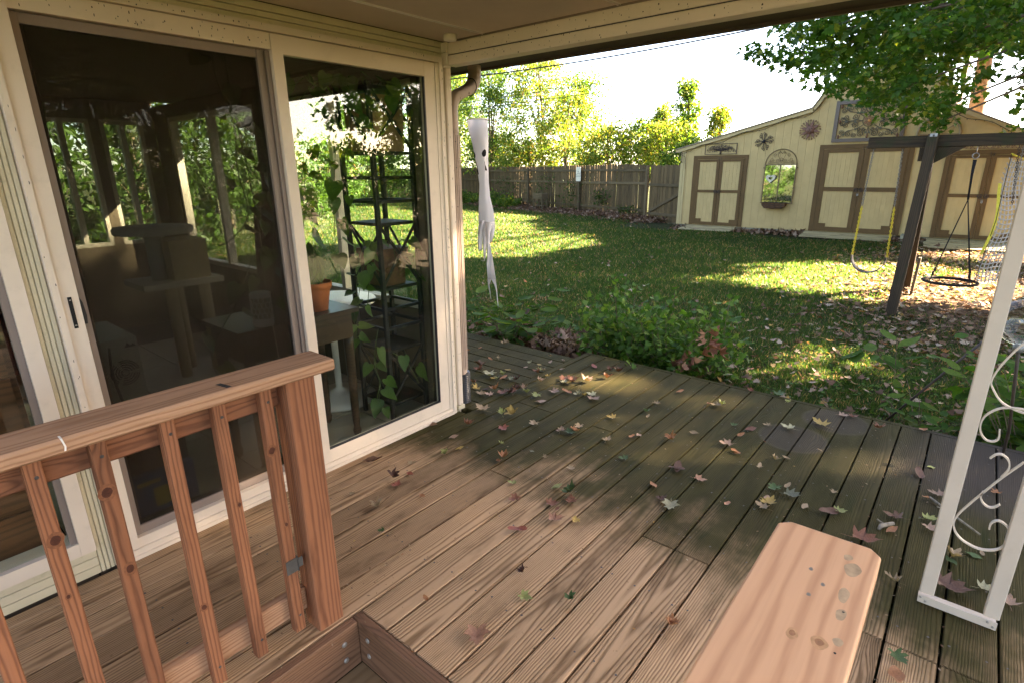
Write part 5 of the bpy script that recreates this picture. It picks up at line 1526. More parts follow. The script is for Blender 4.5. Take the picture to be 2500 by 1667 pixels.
vine_plant('window_vine', 'long heart-leaved vine hanging behind the insect screen', 'houseplant', (1.25, 2.75, 2.1),
    [[(1.22, 2.66, 2.16), (1.20, 2.65, 1.95), (1.25, 2.65, 1.75), (1.24, 2.66, 1.55), (1.26, 2.66, 1.35), (1.16, 2.66, 1.24), (1.10, 2.66, 1.22)], [(1.28, 2.72, 2.16), (1.29, 2.71, 1.8), (1.31, 2.70, 1.5), (1.32, 2.7, 1.2), (1.30, 2.68, 1.0)], [(1.24, 2.64, 1.15), (1.12, 2.62, .95), (1.0, 2.61, .80), (.97, 2.61, .68), (1.02, 2.61, .58), (1.0, 2.61, .5)]], M['pothos'], .095, 21, .12)
t = thing('hanging_bracket', 'small white ceiling hook with a hanging pot behind the screen', 'hanging planter', (1.24, 2.68, 2.1))
MB().lathe([(.05, 2.06), (.09, 2.10), (.10, 2.16), (.095, 2.165)], (1.25, 2.69, 0), 20).build('pot', M['pot_dark'], t)
MB().tube([(1.25, 2.69, 2.16), (1.25, 2.69, 2.204)], .004, 5).build('hook', M['white'], t)

# ================================================================== GHOST WINDSOCK
t = thing('ghost_windsock', 'white fabric ghost windsock with black eyes and ragged tails hanging at the porch corner', 'windsock', (2.95, 2.75, 1.8))
gx, gy0 = 2.93, 2.725
acr = Vector((-.67, .74, 0)).normalized() * -1            # across, to the viewer's right
dep = Vector((.74, .67, 0)).normalized()
def GP(px_, pz_, d=0.0):
    """px_, pz_ measured on the sock itself: across and down from the ring, in metres"""
    return Vector((gx, gy0, 1.862)) + acr * px_ + Vector((0, 0, -pz_)) + dep * d
U = .00087
rows_ = [(20, 145, 305), (40, 147, 305), (100, 155, 303), (200, 180, 302), (300, 196, 298), (400, 214, 298), (500, 227, 300), (600, 222, 308), (700, 218, 330), (790, 217, 342), (850, 222, 330)]
m = MB(); n = 28; v = []; f = []
for i, (yy, a, b) in enumerate(rows_):
    c = ((a + b) / 2 - 225) * U; h = (b - a) / 2 * U; dd = h * (1.0 if i < 3 else .62)
    for k in range(n):
        th = 2 * math.pi * k / n; wv = 1 + (.09 * math.sin(5 * th + i * .35) if i > 2 else .03 * math.sin(7 * th) if i > 1 else 0)
        v.append(GP(c + h * math.cos(th) * wv, (yy - 20) * U, dd * math.sin(th) * wv))
for i in range(len(rows_) - 1):
    for k in range(n):
        l = (k + 1) % n; f.append((i * n + k, i * n + l, i * n + n + l, i * n + n + k))
m.add(v, f, True); m.build('body', M['ghost'], t)
MB().torus((gx, gy0, 1.862), .070, .004, 'z', 28, 6).build('ring', M['white'], t)
def flap(pts, name='tail', d0=-.03, d1=.02):
    """a strip of cloth: list of (down, left, right) in sketch units"""
    m = MB(); v = []; f = []; nn = 5
    for i, (yy, a, b) in enumerate(pts):
        u_ = i / (len(pts) - 1)
        for k in range(nn):
            s_ = k / (nn - 1)
            v.append(GP((a + (b - a) * s_ - 225) * U, (yy - 20) * U, d0 + (d1 - d0) * u_ + .018 * math.sin(s_ * 5 + yy * .01)))
    for i in range(len(pts) - 1):
        for k in range(nn - 1): f.append((i * nn + k, i * nn + k + 1, i * nn + nn + k + 1, i * nn + nn + k))
    m.add(v, f, True); o = m.build(name, M['ghost'], t)
    md = o.modifiers.new('cloth', 'SOLIDIFY'); md.thickness = .0012
flap([(780, 222, 262), (860, 208, 240), (940, 205, 240), (1000, 204, 238), (1022, 212, 232)], 'sleeve', -.05, -.05)
flap([(640, 285, 318), (720, 295, 336), (800, 300, 346), (870, 301, 345), (930, 301, 330), (972, 304, 314)], 'sleeve', .03, .05)
flap([(800, 228, 296), (880, 238, 290), (960, 245, 280), (1030, 245, 268), (1080, 246, 264), (1112, 254, 258)], 'tail', -.03, .0)
flap([(790, 262, 335), (880, 272, 304), (960, 274, 302), (1040, 277, 312), (1120, 274, 325), (1200, 274, 335), (1262, 278, 345)], 'tail', -.06, -.03)
flap([(1255, 276, 310), (1310, 279, 290), (1370, 287, 296), (1440, 298, 301)], 'tail', -.03, .0)
flap([(1255, 305, 345), (1310, 330, 349), (1370, 346, 354), (1440, 351, 359), (1520, 359, 362)], 'tail', -.03, -.02)
def patch(pts, name):
    m = MB(); v = []
    for (x_, y_) in pts:
        i = 0
        while i < len(rows_) - 2 and rows_[i + 1][0] < y_: i += 1
        (ya, a0, b0), (yb, a1, b1) = rows_[i], rows_[i + 1]
        q = (y_ - ya) / (yb - ya); a, b = a0 + (a1 - a0) * q, b0 + (b1 - b0) * q
        c, h = (a + b) / 2, (b - a) / 2; co = max(-1, min(1, (x_ - c) / h)); dd = h * .66 + (3 if i < 3 else 0)
        v.append(GP((x_ - 225) * U, (y_ - 20) * U, -dd * math.sqrt(max(0, 1 - co * co)) * U - .006))
    m.add(v, [tuple(range(len(v)))]); m.build(name, M['ghostblack'], t)
patch([(262, 248), (275, 238), (284, 244), (287, 262), (285, 282), (276, 293), (262, 294), (254, 282), (252, 266)], 'eye')
patch([(190, 258), (196, 262), (202, 278), (203, 292), (200, 302), (194, 300)], 'eye')
patch([(268, 322), (273, 332), (276, 352), (284, 370), (288, 384), (293, 402), (288, 398), (282, 394), (276, 398), (276, 378), (274, 352)], 'mouth')
patch([(203, 318), (208, 338), (214, 360), (220, 392), (226, 424), (220, 428), (216, 408), (210, 398), (213, 380), (206, 362)], 'mouth')
m = MB()
for a in (0, 2.1, 4.2): m.tube([(gx + .068 * math.cos(a), gy0 + .068 * math.sin(a), 1.864), (gx, gy0, 2.0)], .002, 4)
m.tube([(gx, gy0, 2.0), (gx + .03, gy0, 2.184)], .002, 4)
m.build('cord', M['white'], t)

# corrugated drain pipe at the corner
t = thing('drain_pipe', 'black corrugated drain pipe standing at the foot of the downspout', 'pipe', (2.52, 2.52, 0))
pr = []
for k in range(16): pr += [(.046, .0 + k * .0135), (.052, .004 + k * .0135), (.052, .009 + k * .0135), (.046, .0125 + k * .0135)]
MB().lathe(pr, (2.522, 2.545, .0), 22).build('pipe', M['blackpl'], t)
MB().lathe([(.047, .2165), (.044, .225), (.040, .2255)], (2.522, 2.545, 0), 22).build('mouth', M['blackpl'], t)

# ================================================================== FALLEN LEAVES ON THE DECK
DECK_LEAVES = [(3.66,3.14,'tan','c',9),(3.33,3.29,'orange','o',7),(3.45,3.25,'orange','o',5),(3.28,2.97,'orange','o',6),(3.34,2.94,'tan','c',5),(3.1,2.92,'brown','c',13),(3.03,2.88,'russet','c',9),(3.19,2.7,'yellow','o',6),(2.99,2.72,'pale','m',14),(2.97,2.67,'yellow','o',6),(2.95,2.62,'pale','c',6),(3.01,2.6,'orange','o',9),(3.05,2.51,'dark','c',9),(3.02,2.52,'grey','c',6),(3.07,2.66,'lime','c',7),(3.31,2.62,'pink','o',5),(3.28,2.48,'russet','c',8),(3.34,2.49,'lime','m',7),(3.34,2.46,'tan','c',6),(3.44,2.58,'yellow','o',6),(3.53,2.53,'pink','o',6),(3.65,2.62,'pink','c',5),(3.65,2.48,'pink','o',5),(3.41,2.64,'pale','c',5),(3.44,2.36,'pink','o',7),(3.67,2.19,'red','o',9),(3.14,2.33,'pink','c',8),(3.24,2.34,'yellow','c',6),(3.28,2.23,'russet','m',10),(3.24,2.19,'pale','m',9),(3.27,2.14,'russet','c',11),(3.36,2.06,'pink','c',12),(3.51,1.97,'russet','c',9),(3.64,2.02,'dark','c',9),(2.8,2.48,'orange','c',9),(2.77,2.4,'russet','m',11),(2.81,2.38,'dark','c',9),(2.85,2.37,'russet','m',11),(2.9,2.37,'dark','c',8),(2.93,2.34,'pink','c',8),(2.9,2.29,'lime','c',7),(2.7,2.47,'pink','m',8),(2.69,2.6,'yellow','c',9),(2.68,2.52,'tan','m',9),(2.68,2.65,'tan','c',8),(2.88,2.19,'lime','m',10),(2.83,2.11,'pink','o',10),(3.03,2.12,'pink','m',10),(3.09,2.06,'orange','o',9),(3.1,1.98,'pale','c',7),(3.12,1.93,'yellow','c',6),(3.15,1.9,'pale','m',9),(3.1,1.84,'pink','m',11),(2.48,2.34,'tan','m',13),(2.53,2.13,'yellow','c',12),(2.5,2.18,'lime','c',8),(2.26,2.24,'russet','c',8),(2.35,2.03,'red','m',9),(2.51,1.93,'tan','m',9),(2.56,1.75,'pink','m',8),(2.57,1.68,'green','m',9),(2.6,1.67,'orange','c',7),(2.66,1.69,'tan','m',8),(2.91,1.6,'yellow','m',8),(2.78,2.57,'dark','o',6),(2.79,2.72,'russet','c',7),(3.34,2.19,'dark','c',6),(2.08,2.2,'pink','o',7),(2.0,2.07,'yellow','o',7),(1.91,2.1,'lime','c',6),(2.19,1.92,'lime','c',4),(1.72,2.15,'tan','m',6),(2.08,1.8,'orange','c',9),(2.03,1.8,'orange','o',6),(1.64,2.08,'red','o',6),(1.56,2.11,'dark','c',9),(1.53,2.05,'red','m',7),(2.24,1.73,'grey','o',4),(2.23,1.62,'tan','c',4),(2.22,1.44,'tan','m',6),(1.91,1.6,'lime','m',6),(2.02,1.4,'lime','o',8),(2.02,1.31,'green','c',10),(1.97,1.28,'russet','m',9),(1.8,1.5,'russet','m',8),(1.89,1.33,'russet','m',8),(1.8,1.24,'salmon','m',10),(1.84,1.17,'yellow','m',6),(1.54,1.87,'orange','o',6),(1.34,1.96,'tan','c',8),(1.34,2.16,'tan','m',4),(1.63,1.33,'red','o',10),(2.49,1.28,'green','m',7),(2.57,1.0,'purple','o',10),(2.34,1.03,'orange','o',8),(2.26,0.94,'dark','m',7),(2.21,0.88,'pale','m',11),(2.63,1.46,'tan','m',8),(2.76,1.37,'orange','o',6),(2.79,1.34,'pink','o',7),(3.07,1.42,'tan','o',5),(3.29,1.46,'tan','m',7),(3.59,1.43,'orange','o',7),(2.85,1.16,'orange','c',9),(3.03,1.1,'tan','o',7),(3.13,1.45,'green','c',6),(1.59,2.34,'brown','o',13),(2.12,2.44,'brown','o',9),(3.66,1.97,'dark','c',9),(2.56,1.75,'tan','m',6),(1.33,1.05,'lime','m',7),(1.42,0.91,'green','c',6),(1.07,1.06,'salmon','m',12),(1.09,1.34,'orange','o',4),(1.55,0.58,'orange','c',7),(1.43,1.15,'dark','c',5),(1.24,1.8,'green','c',4),(1.87,1.29,'russet','o',4),(3.51,1.14,'tan','m',9),(3.51,1.19,'russet','o',6),(3.54,1.12,'lime','c',7),(3.29,0.85,'russet','o',9),(3.17,0.87,'orange','o',6),(3.0,0.9,'pink','m',10),(2.95,0.82,'orange','o',7),(3.42,0.79,'tan','m',6),(3.45,0.68,'pale','m',10),(3.63,0.54,'yellow','m',13),(3.27,0.46,'tan','o',3),(3.05,0.58,'tan','o',5),(3.0,0.62,'tan','c',6),(2.87,0.67,'tan','o',5),(3.86,0.44,'pink','m',8),(3.89,0.39,'russet','m',7),(3.75,0.24,'russet','c',9),(3.93,0.03,'orange','o',8),(3.44,-0.04,'lime','o',6),(3.97,0.86,'green','m',11),(3.92,1.04,'red','c',6),(3.29,0.94,'green','m',6),(3.87,0.78,'lime','c',5),(2.55,0.53,'yellow','m',10),(2.49,0.55,'tan','m',8),(2.58,0.55,'pink','o',6),(2.67,0.45,'grey','m',10),(2.62,0.39,'tan','o',7),(2.64,0.29,'purple','o',11),(2.68,0.25,'lime','m',7),(2.83,0.31,'tan','m',5),(2.75,0.5,'tan','o',6),(2.87,0.67,'tan','m',5),(2.54,0.86,'salmon','m',8),(2.41,0.68,'salmon','o',6),(2.68,0.55,'green','m',9),(2.78,0.06,'brown','m',10),(2.65,0.05,'orange','o',7),(2.5,0.12,'russet','m',14),(2.29,0.01,'tan','c',7),(1.88,-0.06,'green','m',8),(1.79,-0.06,'orange','o',11),(3.13,-0.08,'pink','m',9),(3.05,-0.05,'orange','o',7),(2.86,-0.08,'lime','m',8),(2.77,-0.09,'pink','m',8),(2.57,-0.16,'green','o',8),(2.62,-0.17,'tan','c',9),(2.68,-0.23,'green','o',7),(2.71,-0.26,'tan','o',4),(2.38,-0.18,'purple','m',15),(2.46,-0.28,'pale','m',8),(2.43,-0.34,'pink','m',8),(1.56,0.57,'orange','c',4),(3.32,-0.3,'orange','m',6),(3.29,-0.0,'purple','o',11),(2.94,0.82,'orange','o',4),(2.57,1.0,'purple','o',10)]
CN = {'tan': 'tan', 'orange': 'orange', 'brown': 'dull brown', 'russet': 'russet', 'yellow': 'yellow', 'pale': 'pale cream green', 'dark': 'dark brown', 'grey': 'grey green',
      'lime': 'yellow green', 'pink': 'pinkish brown', 'red': 'red', 'green': 'green', 'salmon': 'salmon pink', 'purple': 'purple brown'}
def zone(x, y):
    if y > 2.46: return 'on the side deck'
    if x < 1.45 and y > 1.5: return 'below the sliding door'
    if x < 2.5 and y > 1.9: return 'by the house corner'
    if x > 3.0 and y > 1.2: return 'at the far deck corner'
    if y > 1.3 and x > 2.2: return 'on green boards near the windsock'
    if x > 3.2: return 'near the lawn edge'
    if x > 2.15 and y < .15: return 'around the scroll post'
    if x > 2.2: return 'mid deck on green boards'
    if y < .25: return 'beyond the pale handrail'
    if x > 1.6: return 'where brown boards turn green'
    return 'on brown boards near the landing'
rl = random.Random(17)
LAB = {}
for i, (x, y, c_, sh, sz) in enumerate(DECK_LEAVES):
    kind = 'oval' if sh == 'o' else 'maple'
    var = rl.randrange(5); cu = {'m': .55, 'o': .65, 'c': 1.05}[sh]
    a = rl.uniform(0, 6.28); tl = {'m': .10, 'o': .2, 'c': .35}[sh]
    s_ = sz / 100 * (.9 if sh == 'o' else .74)
    nrm = Vector((rl.uniform(-tl, tl), rl.uniform(-tl, tl), 1.0))
    yd = Vector((math.cos(a), math.sin(a), 0))
    loc = Vector((x, y, .006 + (.012 if sh == 'c' else .004) * sz / 8)) - yd * s_ * .45
    o = leafobj('oval_leaf' if sh == 'o' else 'maple_leaf', basis(nrm, yd, s_, loc), kind, M['leaf_' + c_], None, var, cu)
    size = 'tiny' if sz < 5 else 'small' if sz < 7.5 else 'large' if sz > 10.5 else 'mid-sized'
    form = 'oval leaf' if sh == 'o' else 'curled maple leaf' if sh == 'c' else 'flat maple leaf'
    tag(o, '%s %s %s %s' % (size, CN[c_], form, zone(x, y)), 'leaf', 'fallen leaves on the deck')
    LAB.setdefault(o['label'], []).append((x * _r.x + y * _r.y, x, y, o))
ORD = ['leftmost', 'second from the left', 'third from the left', 'fourth from the left', 'fifth from the left', 'sixth from the left']
for lb, os_ in LAB.items():
    if len(os_) < 2: continue
    os_.sort(key=lambda q: q[0] / math.hypot(q[1], q[2]))
    for k, q in enumerate(os_): q[3]['label'] = lb + ', ' + ('rightmost' if k == len(os_) - 1 else ORD[k])
t = tag(MB().tube([(3.07, -.06, .012), (2.96, -.15, .016), (2.86, -.25, .012)], [.007, .006, .004], 7).tube([(2.99, -.12, .015), (2.97, -.09, .026)], [.004, .002], 5).build('twig', M['twig'], None), 'lichen grey twig lying behind the white scroll post', 'twig')
t = tag(MB().tube([(2.72, .05, .012), (2.66, .09, .015), (2.63, .095, .012)], [.008, .010, .006], 7).tube([(2.68, .08, .015), (2.69, .11, .024)], [.005, .003], 5).build('twig', M['twig'], None), 'short knobbly twig on the deck between the handrail and the post', 'twig')

# ================================================================== PLANTS BY THE DECK
def leafy(name, label, cat, base, stems, mat, size, seed, kind='oval', per=9, droop=.4, group=None, curl=.3):
    """stems with separate big leaves"""
    r = random.Random(seed); t = thing(name, label, cat, base, group); m = MB(); k = 0
    for p in stems:
        P = smooth_path(p, 4); m.tube(P, [.004 * (1 - .6 * i / (len(P) - 1)) for i in range(len(P))], 4)
        for j in range(per):
            u = .25 + .75 * j / max(1, per - 1); q = P[min(int(u * (len(P) - 1)), len(P) - 1)]
            a = r.uniform(0, 6.28) if j % 2 == 0 else a + math.pi + r.uniform(-.4, .4)
            d = Vector((math.cos(a), math.sin(a), r.uniform(-droop, .35)))
            leafobj('leaf', basis((d.x * .2 + r.uniform(-.4, .4), d.y * .2 + r.uniform(-.4, .4), 1), d, size * r.uniform(.6, 1.2), q + d * .015), kind, mat, t, k % 4, curl); k += 1
    m.build('stem', M['woodystem'], t)
    return t
rh = random.Random(31)
def stems_at(cx, cyy, n, spread, h, z0=-.25):
    o = []
    for _ in range(n):
        a = rh.uniform(0, 6.28); q = spread * math.sqrt(rh.random()); hh = h * rh.uniform(.65, 1.05)
        o.append([(cx + .15 * q * math.cos(a), cyy + .15 * q * math.sin(a), z0), (cx + .6 * q * math.cos(a), cyy + .6 * q * math.sin(a), z0 + hh * .6), (cx + q * math.cos(a), cyy + q * math.sin(a), z0 + hh)])
    return o
hyd = leafy('hydrangea_bush', 'low broad-leaved hydrangea bush behind the windsock tails', 'bush', (4.25, 3.55, -.25), stems_at(4.25, 3.55, 18, .62, .55), M['hydrangea'], .17, 4, per=9)
for (x, y, z) in ((4.35, 3.25, .30), (4.1, 3.75, .27)):
    leaves('flower_head', np.array([(x + rh.gauss(0, .045), y + rh.gauss(0, .045), z + rh.gauss(0, .02)) for _ in range(70)]), .022, 'quad', M['litter'], hyd, up=.4)
def shrub(name, label, base, n, spread, h, seed, nl=34, size=(.035, .075), mat='shrub', lean=0, group=None, kind='heart'):
    r = random.Random(seed); t = thing(name, label, 'shrub', base, group); m = MB(); pos = []; sz = []
    for _ in range(n):
        a = r.uniform(0, 6.28); q = spread * math.sqrt(r.random()); hh = h * r.uniform(.45, 1.0) * (1 - .45 * q / spread)
        p = smooth_path([(base[0] + .3 * q * math.cos(a), base[1] + .3 * q * math.sin(a), base[2]), (base[0] + .75 * q * math.cos(a), base[1] + .75 * q * math.sin(a), base[2] + hh * .55), (base[0] + q * math.cos(a) * 1.1 + r.uniform(-.05, .05), base[1] + q * math.sin(a) * 1.1 + lean, base[2] + hh)], 5)
        m.tube(p, [.0045 * (1 - .7 * i / (len(p) - 1)) for i in range(len(p))], 4)
        for _ in range(nl):
            u = r.uniform(.18, 1.0); c = p[int(u * (len(p) - 1))]; w = .11 * (1.15 - u * .6)
            pos.append((c.x + r.gauss(0, w), c.y + r.gauss(0, w), max(base[2] + .02, c.z + r.gauss(0, .06)))); sz.append(r.uniform(*size))
    m.build('stem', M['woodystem'], t)
    leaves('foliage', np.array(pos), np.array(sz), kind, M[mat], t, up=.45, droop=.2, rng=np.random.default_rng(seed))
    return t
shrub('deck_shrub', 'tall airy green shrub at the deck edge, left of the rusty dead leaves', (4.60, 2.45, -.25), 30, .5, 1.0, 5, kind='maple')
shrub('deck_shrub', 'bushy green shrub at the far deck corner with bright upper shoots', (4.55, 1.95, -.25), 32, .5, .95, 6, kind='maple')
shrub('deck_shrub', 'leggy seedling shrub with pale stems nearest the open lawn', (4.8, 1.6, -.25), 14, .35, 1.0, 7, 24, kind='maple')
shrub('deck_shrub', 'low dense green shrub hugging the deck edge', (4.40, 2.1, -.25), 34, .5, .42, 8, 32, kind='maple')
shrub('maple_seedling', 'slim maple seedling with a dark leaf fan on top', (5.2, 2.95, -.25), 3, .12, .62, 9, 16, (.07, .12), kind='maple')
t = thing('dead_leaf_spray', 'spray of rusty dead leaves caught in the shrub by the deck', 'dead leaves', (4.33, 1.7, .1))
dl = [(4.32 + rh.gauss(0, .05), 1.74 + rh.gauss(0, .05) - .25 * u, -.08 + .34 * u) for u in [rh.random() for _ in range(20)]]
for i, q in enumerate(dl): leafobj('leaf', basis((rh.uniform(-1, 1), rh.uniform(-1, 1), .4), (rh.uniform(-.5, .5), rh.uniform(-.5, .5), -1), rh.uniform(.07, .12), q), 'maple', M['leaf_russet' if i % 3 else 'leaf_salmon'], t, i % 5, 1.25)
MB().tube(smooth_path([(4.33, 1.78, -.25), (4.33, 1.70, .1), (4.32, 1.52, .28)], 4), .004, 4).build('stem', M['woodystem'], t)
leafy('young_sapling', 'young sapling with large drooping leaves left of the scroll post', 'sapling', (4.75, .25, -.25), [[(4.75, .25, -.25), (4.72, .27, .05), (4.68, .30, .34)], [(4.72, .27, .05), (4.78, .15, .2), (4.80, .05, .25)], [(4.72, .27, .1), (4.66, .40, .22), (4.62, .50, .26)]], M['hydrangea'], .17, 12, per=7, droop=.7)
leafy('low_seedlings', 'low leafy seedlings on the lawn edge beside the scroll post', 'seedlings', (4.4, .05, -.25), stems_at(4.40, .05, 9, .35, .36), M['hydrangea'], .11, 14, per=6)
leafy('post_plant', 'leafy plant with yellowish leaves behind the scrolls of the post', 'plant', (4.3, -.45, -.25), stems_at(4.35, -.50, 16, .45, .75), M['hydrangea'], .13, 15, per=8)
leafy('ground_cover_sprigs', 'small bright sprigs along the deck edge near the post', 'seedlings', (4.15, .35, -.25), stems_at(4.15, .35, 8, .4, .16), M['hydrangea'], .075, 16, per=5)
shrub('post_shrub', 'thick dark green shrub right behind the scroll post', (4.7, -.75, -.25), 30, .6, .9, 18, 26, (.05, .10))
# glass globe on a leaning rod, fallen branch
t = thing('glass_globe', 'clear glass garden globe on a dark leaning rod at the right edge', 'garden globe', (3.35, -.25, .9))
MB().lathe([(.001, -.105)] + [(.105 * math.cos(a), .105 * math.sin(a)) for a in np.linspace(-1.5, 1.5, 16)] + [(.001, .105)], (3.2, -.235, .89), 28).build('globe', M['glass'], t)
MB().lathe([(.020, -.02), (.022, .012)], (3.2, -.235, .775), 14).build('collar', M['galv'], t)
MB().tube([(3.2, -.235, .775), (3.45, -.30, .3), (4.1, -.36, -.25)], .007, 6).build('rod', M['iron'], t)
t = thing('leaning_stake', 'dark metal stake leaning through the plants behind the post', 'stake', (4.3, -.1, -.2))
MB().tube([(4.45, .30, -.26), (4.55, -.05, .28), (4.62, -.28, .62)], .008, 6).build('rod', M['iron'], t)
t = tag(MB().tube([(4.75, -.62, -.22), (5.0, -.40, -.12), (5.15, -.28, .02)], [.05, .045, .04], 9).build('fallen_branch', M['bark'], None), 'thick fallen branch lying under the shrub behind the post', 'branch')

# bushes and vines along the fence
for i, (s_, d_, h_, sp_2, lab) in enumerate(((15.2, .75, 1.0, 1.0, 'dark green bush at the fence just right of the house corner'), (13.0, .8, .85, .9, 'dark green bush at the fence left of the windsock'), (10.4, .7, 1.05, 1.0, 'dark bush at the fence right of the windsock'), (8.6, .6, .8, .7, 'low bush at the fence between windsock and planter box'))):
    p = FA + FD * s_ + FN * d_
    shrub('fence_bush', lab, (p.x, p.y, -.25), 34, sp_2, h_, 40 + i, 40, (.06, .12), 'autumn2', group='bushes along the fence')
for i, (s_, z0, z1, w, lab) in enumerate(((6.4, .0, 1.3, .55, 'climbing vine on the fence above the planter box'), (4.5, -.1, 1.1, .4, 'thin vine climbing the fence left of the sign'), (2.4, .2, .75, .35, 'small vine patch in the middle of the right fence panel'), (9.8, .1, 1.2, .6, 'climbing vine on the fence left of the planter box'), (.9, -.2, .25, .35, 'low weeds at the right end of the fence'))):
    rv = np.random.default_rng(60 + i); n = 170
    t = thing('fence_vine', lab, 'vine', FA + FD * s_ + FN * .12, 'vines on the fence')
    ss = s_ + rv.normal(0, w, n); zz = rv.uniform(z0, z1, n)
    pts = np.array([tuple(FA + FD * a + FN * rv.uniform(.06, .22) + Vector((0, 0, b))) for a, b in zip(ss, zz)])
    leaves('foliage', pts, rv.uniform(.05, .13, n), 'oval', M['vine'], t, up=.2, droop=.6, rng=rv)
    m = MB()
    for k in range(4):
        a = s_ + (k - 1.5) * w * .6
        m.tube([FA + FD * a + FN * .1 + Vector((0, 0, -.25)), FA + FD * (a + .08) + FN * .09 + Vector((0, 0, (z0 + z1) / 2)), FA + FD * (a - .1) + FN * .08 + Vector((0, 0, z1))], .006, 4)
    m.build('stem', M['woodystem'], t)

# ================================================================== TREES
def limb_tree(name, label, trunk, r0, branches, mat, group=None):
    t = thing(name, label, 'tree', trunk[0], group)
    P = smooth_path(trunk, 5)
    MB().tube(P, [r0 * (1 - .55 * i / (len(P) - 1)) for i in range(len(P))], 12).build('trunk', mat, t)
    m = MB()
    for b, r_ in branches:
        Q = smooth_path(b, 3); m.tube(Q, [r_ * (1 - .8 * i / (len(Q) - 1)) for i in range(len(Q))], 6)
    if branches: m.build('branch', mat, t)
    return t
def cloud(cs, rad, n, rng, flat=.55):
    cs = np.asarray(cs, float)
    d = rng.normal(size=(len(cs), n, 3)); d /= np.linalg.norm(d, axis=2)[..., None]
    d *= (rng.random((len(cs), n, 1)) ** .5) * (np.asarray(rad).reshape(-1, 1, 1) if np.ndim(rad) else rad)
    d[..., 2] *= flat
    return (cs[:, None, :] + d).reshape(-1, 3)
VIEW_SPRAYS=[(11.0,3.05,3.7),(10.99,3.11,3.47),(8.6,2.26,3.38),(11.4,2.94,3.69),(11.57,2.85,3.52),(8.77,2.11,3.38),(9.63,2.34,3.41),(10.04,2.23,3.13),(11.18,2.55,3.13),(9.05,2.08,3.85),(8.75,1.95,3.57),(11.26,2.47,3.84),(9.85,2.11,3.39),(11.42,2.34,3.35),(8.73,1.75,3.72),(11.1,2.17,4.01),(10.07,2.03,3.58),(10.17,1.91,3.35),(10.45,1.94,3.22),(10.62,2.0,3.02),(11.18,2.1,4.27),(9.35,1.69,3.56),(10.63,1.92,3.72),(9.96,1.69,3.31),(11.37,1.93,3.35),(9.35,1.57,2.8),(8.88,1.47,2.61),(9.13,1.37,2.44),(11.27,1.76,4.09),(11.36,1.81,3.97),(9.79,1.55,3.41),(10.48,1.52,3.41),(10.88,1.6,3.31),(9.76,1.35,2.86),(11.24,1.49,2.85),(9.68,1.34,2.48),(8.68,1.21,3.55),(9.0,1.26,3.39),(8.94,1.2,3.2),(8.66,1.13,3.0),(10.65,1.41,3.11),(9.35,1.19,2.8),(8.81,0.99,2.47),(9.81,1.15,2.51),(10.65,1.3,3.99),(9.92,1.13,3.63),(11.44,1.38,3.75),(10.42,1.15,3.31),(9.38,0.99,2.91),(10.1,1.07,2.81),(10.95,1.04,2.82),(11.24,1.1,2.57),(10.95,1.07,4.01),(11.47,1.2,3.82),(10.57,0.99,3.56),(8.7,0.85,3.02),(9.15,0.88,2.96),(11.08,0.9,3.01),(8.78,0.8,2.57),(8.65,0.62,2.27),(9.39,0.65,2.24),(10.31,0.81,3.83),(10.8,0.87,3.76),(8.85,0.63,3.15),(10.07,0.7,3.17),(9.51,0.66,2.97),(10.36,0.71,2.93),(11.3,0.78,2.81),(10.7,0.64,2.53),(8.87,0.58,3.46),(10.17,0.62,3.56),(9.24,0.54,3.27),(9.37,0.48,3.09),(10.28,0.62,3.06),(10.79,0.54,3.88),(10.01,0.43,3.45),(11.25,0.52,3.49),(10.58,0.49,3.29),(8.97,0.26,3.47),(9.96,0.33,3.5),(11.07,0.34,3.46),(8.87,0.26,2.9),(10.96,0.15,3.84),(8.92,0.14,3.26),(9.18,0.15,3.12),(10.33,0.01,3.13),(8.63,-0.0,2.75),(10.92,0.06,3.74),(10.16,-0.03,3.45),(11.57,-0.0,3.52),(9.93,-0.11,3.07),(9.2,-0.14,2.85),(11.08,-0.24,2.82),(10.21,-0.18,2.63),(10.04,-0.23,2.42),(8.74,-0.27,2.15),(11.28,-0.29,2.02),(9.3,3.04,3.17),(9.3,2.9,3.11),(9.3,2.58,3.0),(9.3,2.41,2.95),(9.3,1.79,2.57),(9.3,0.63,2.06),(9.3,0.24,2.59)]
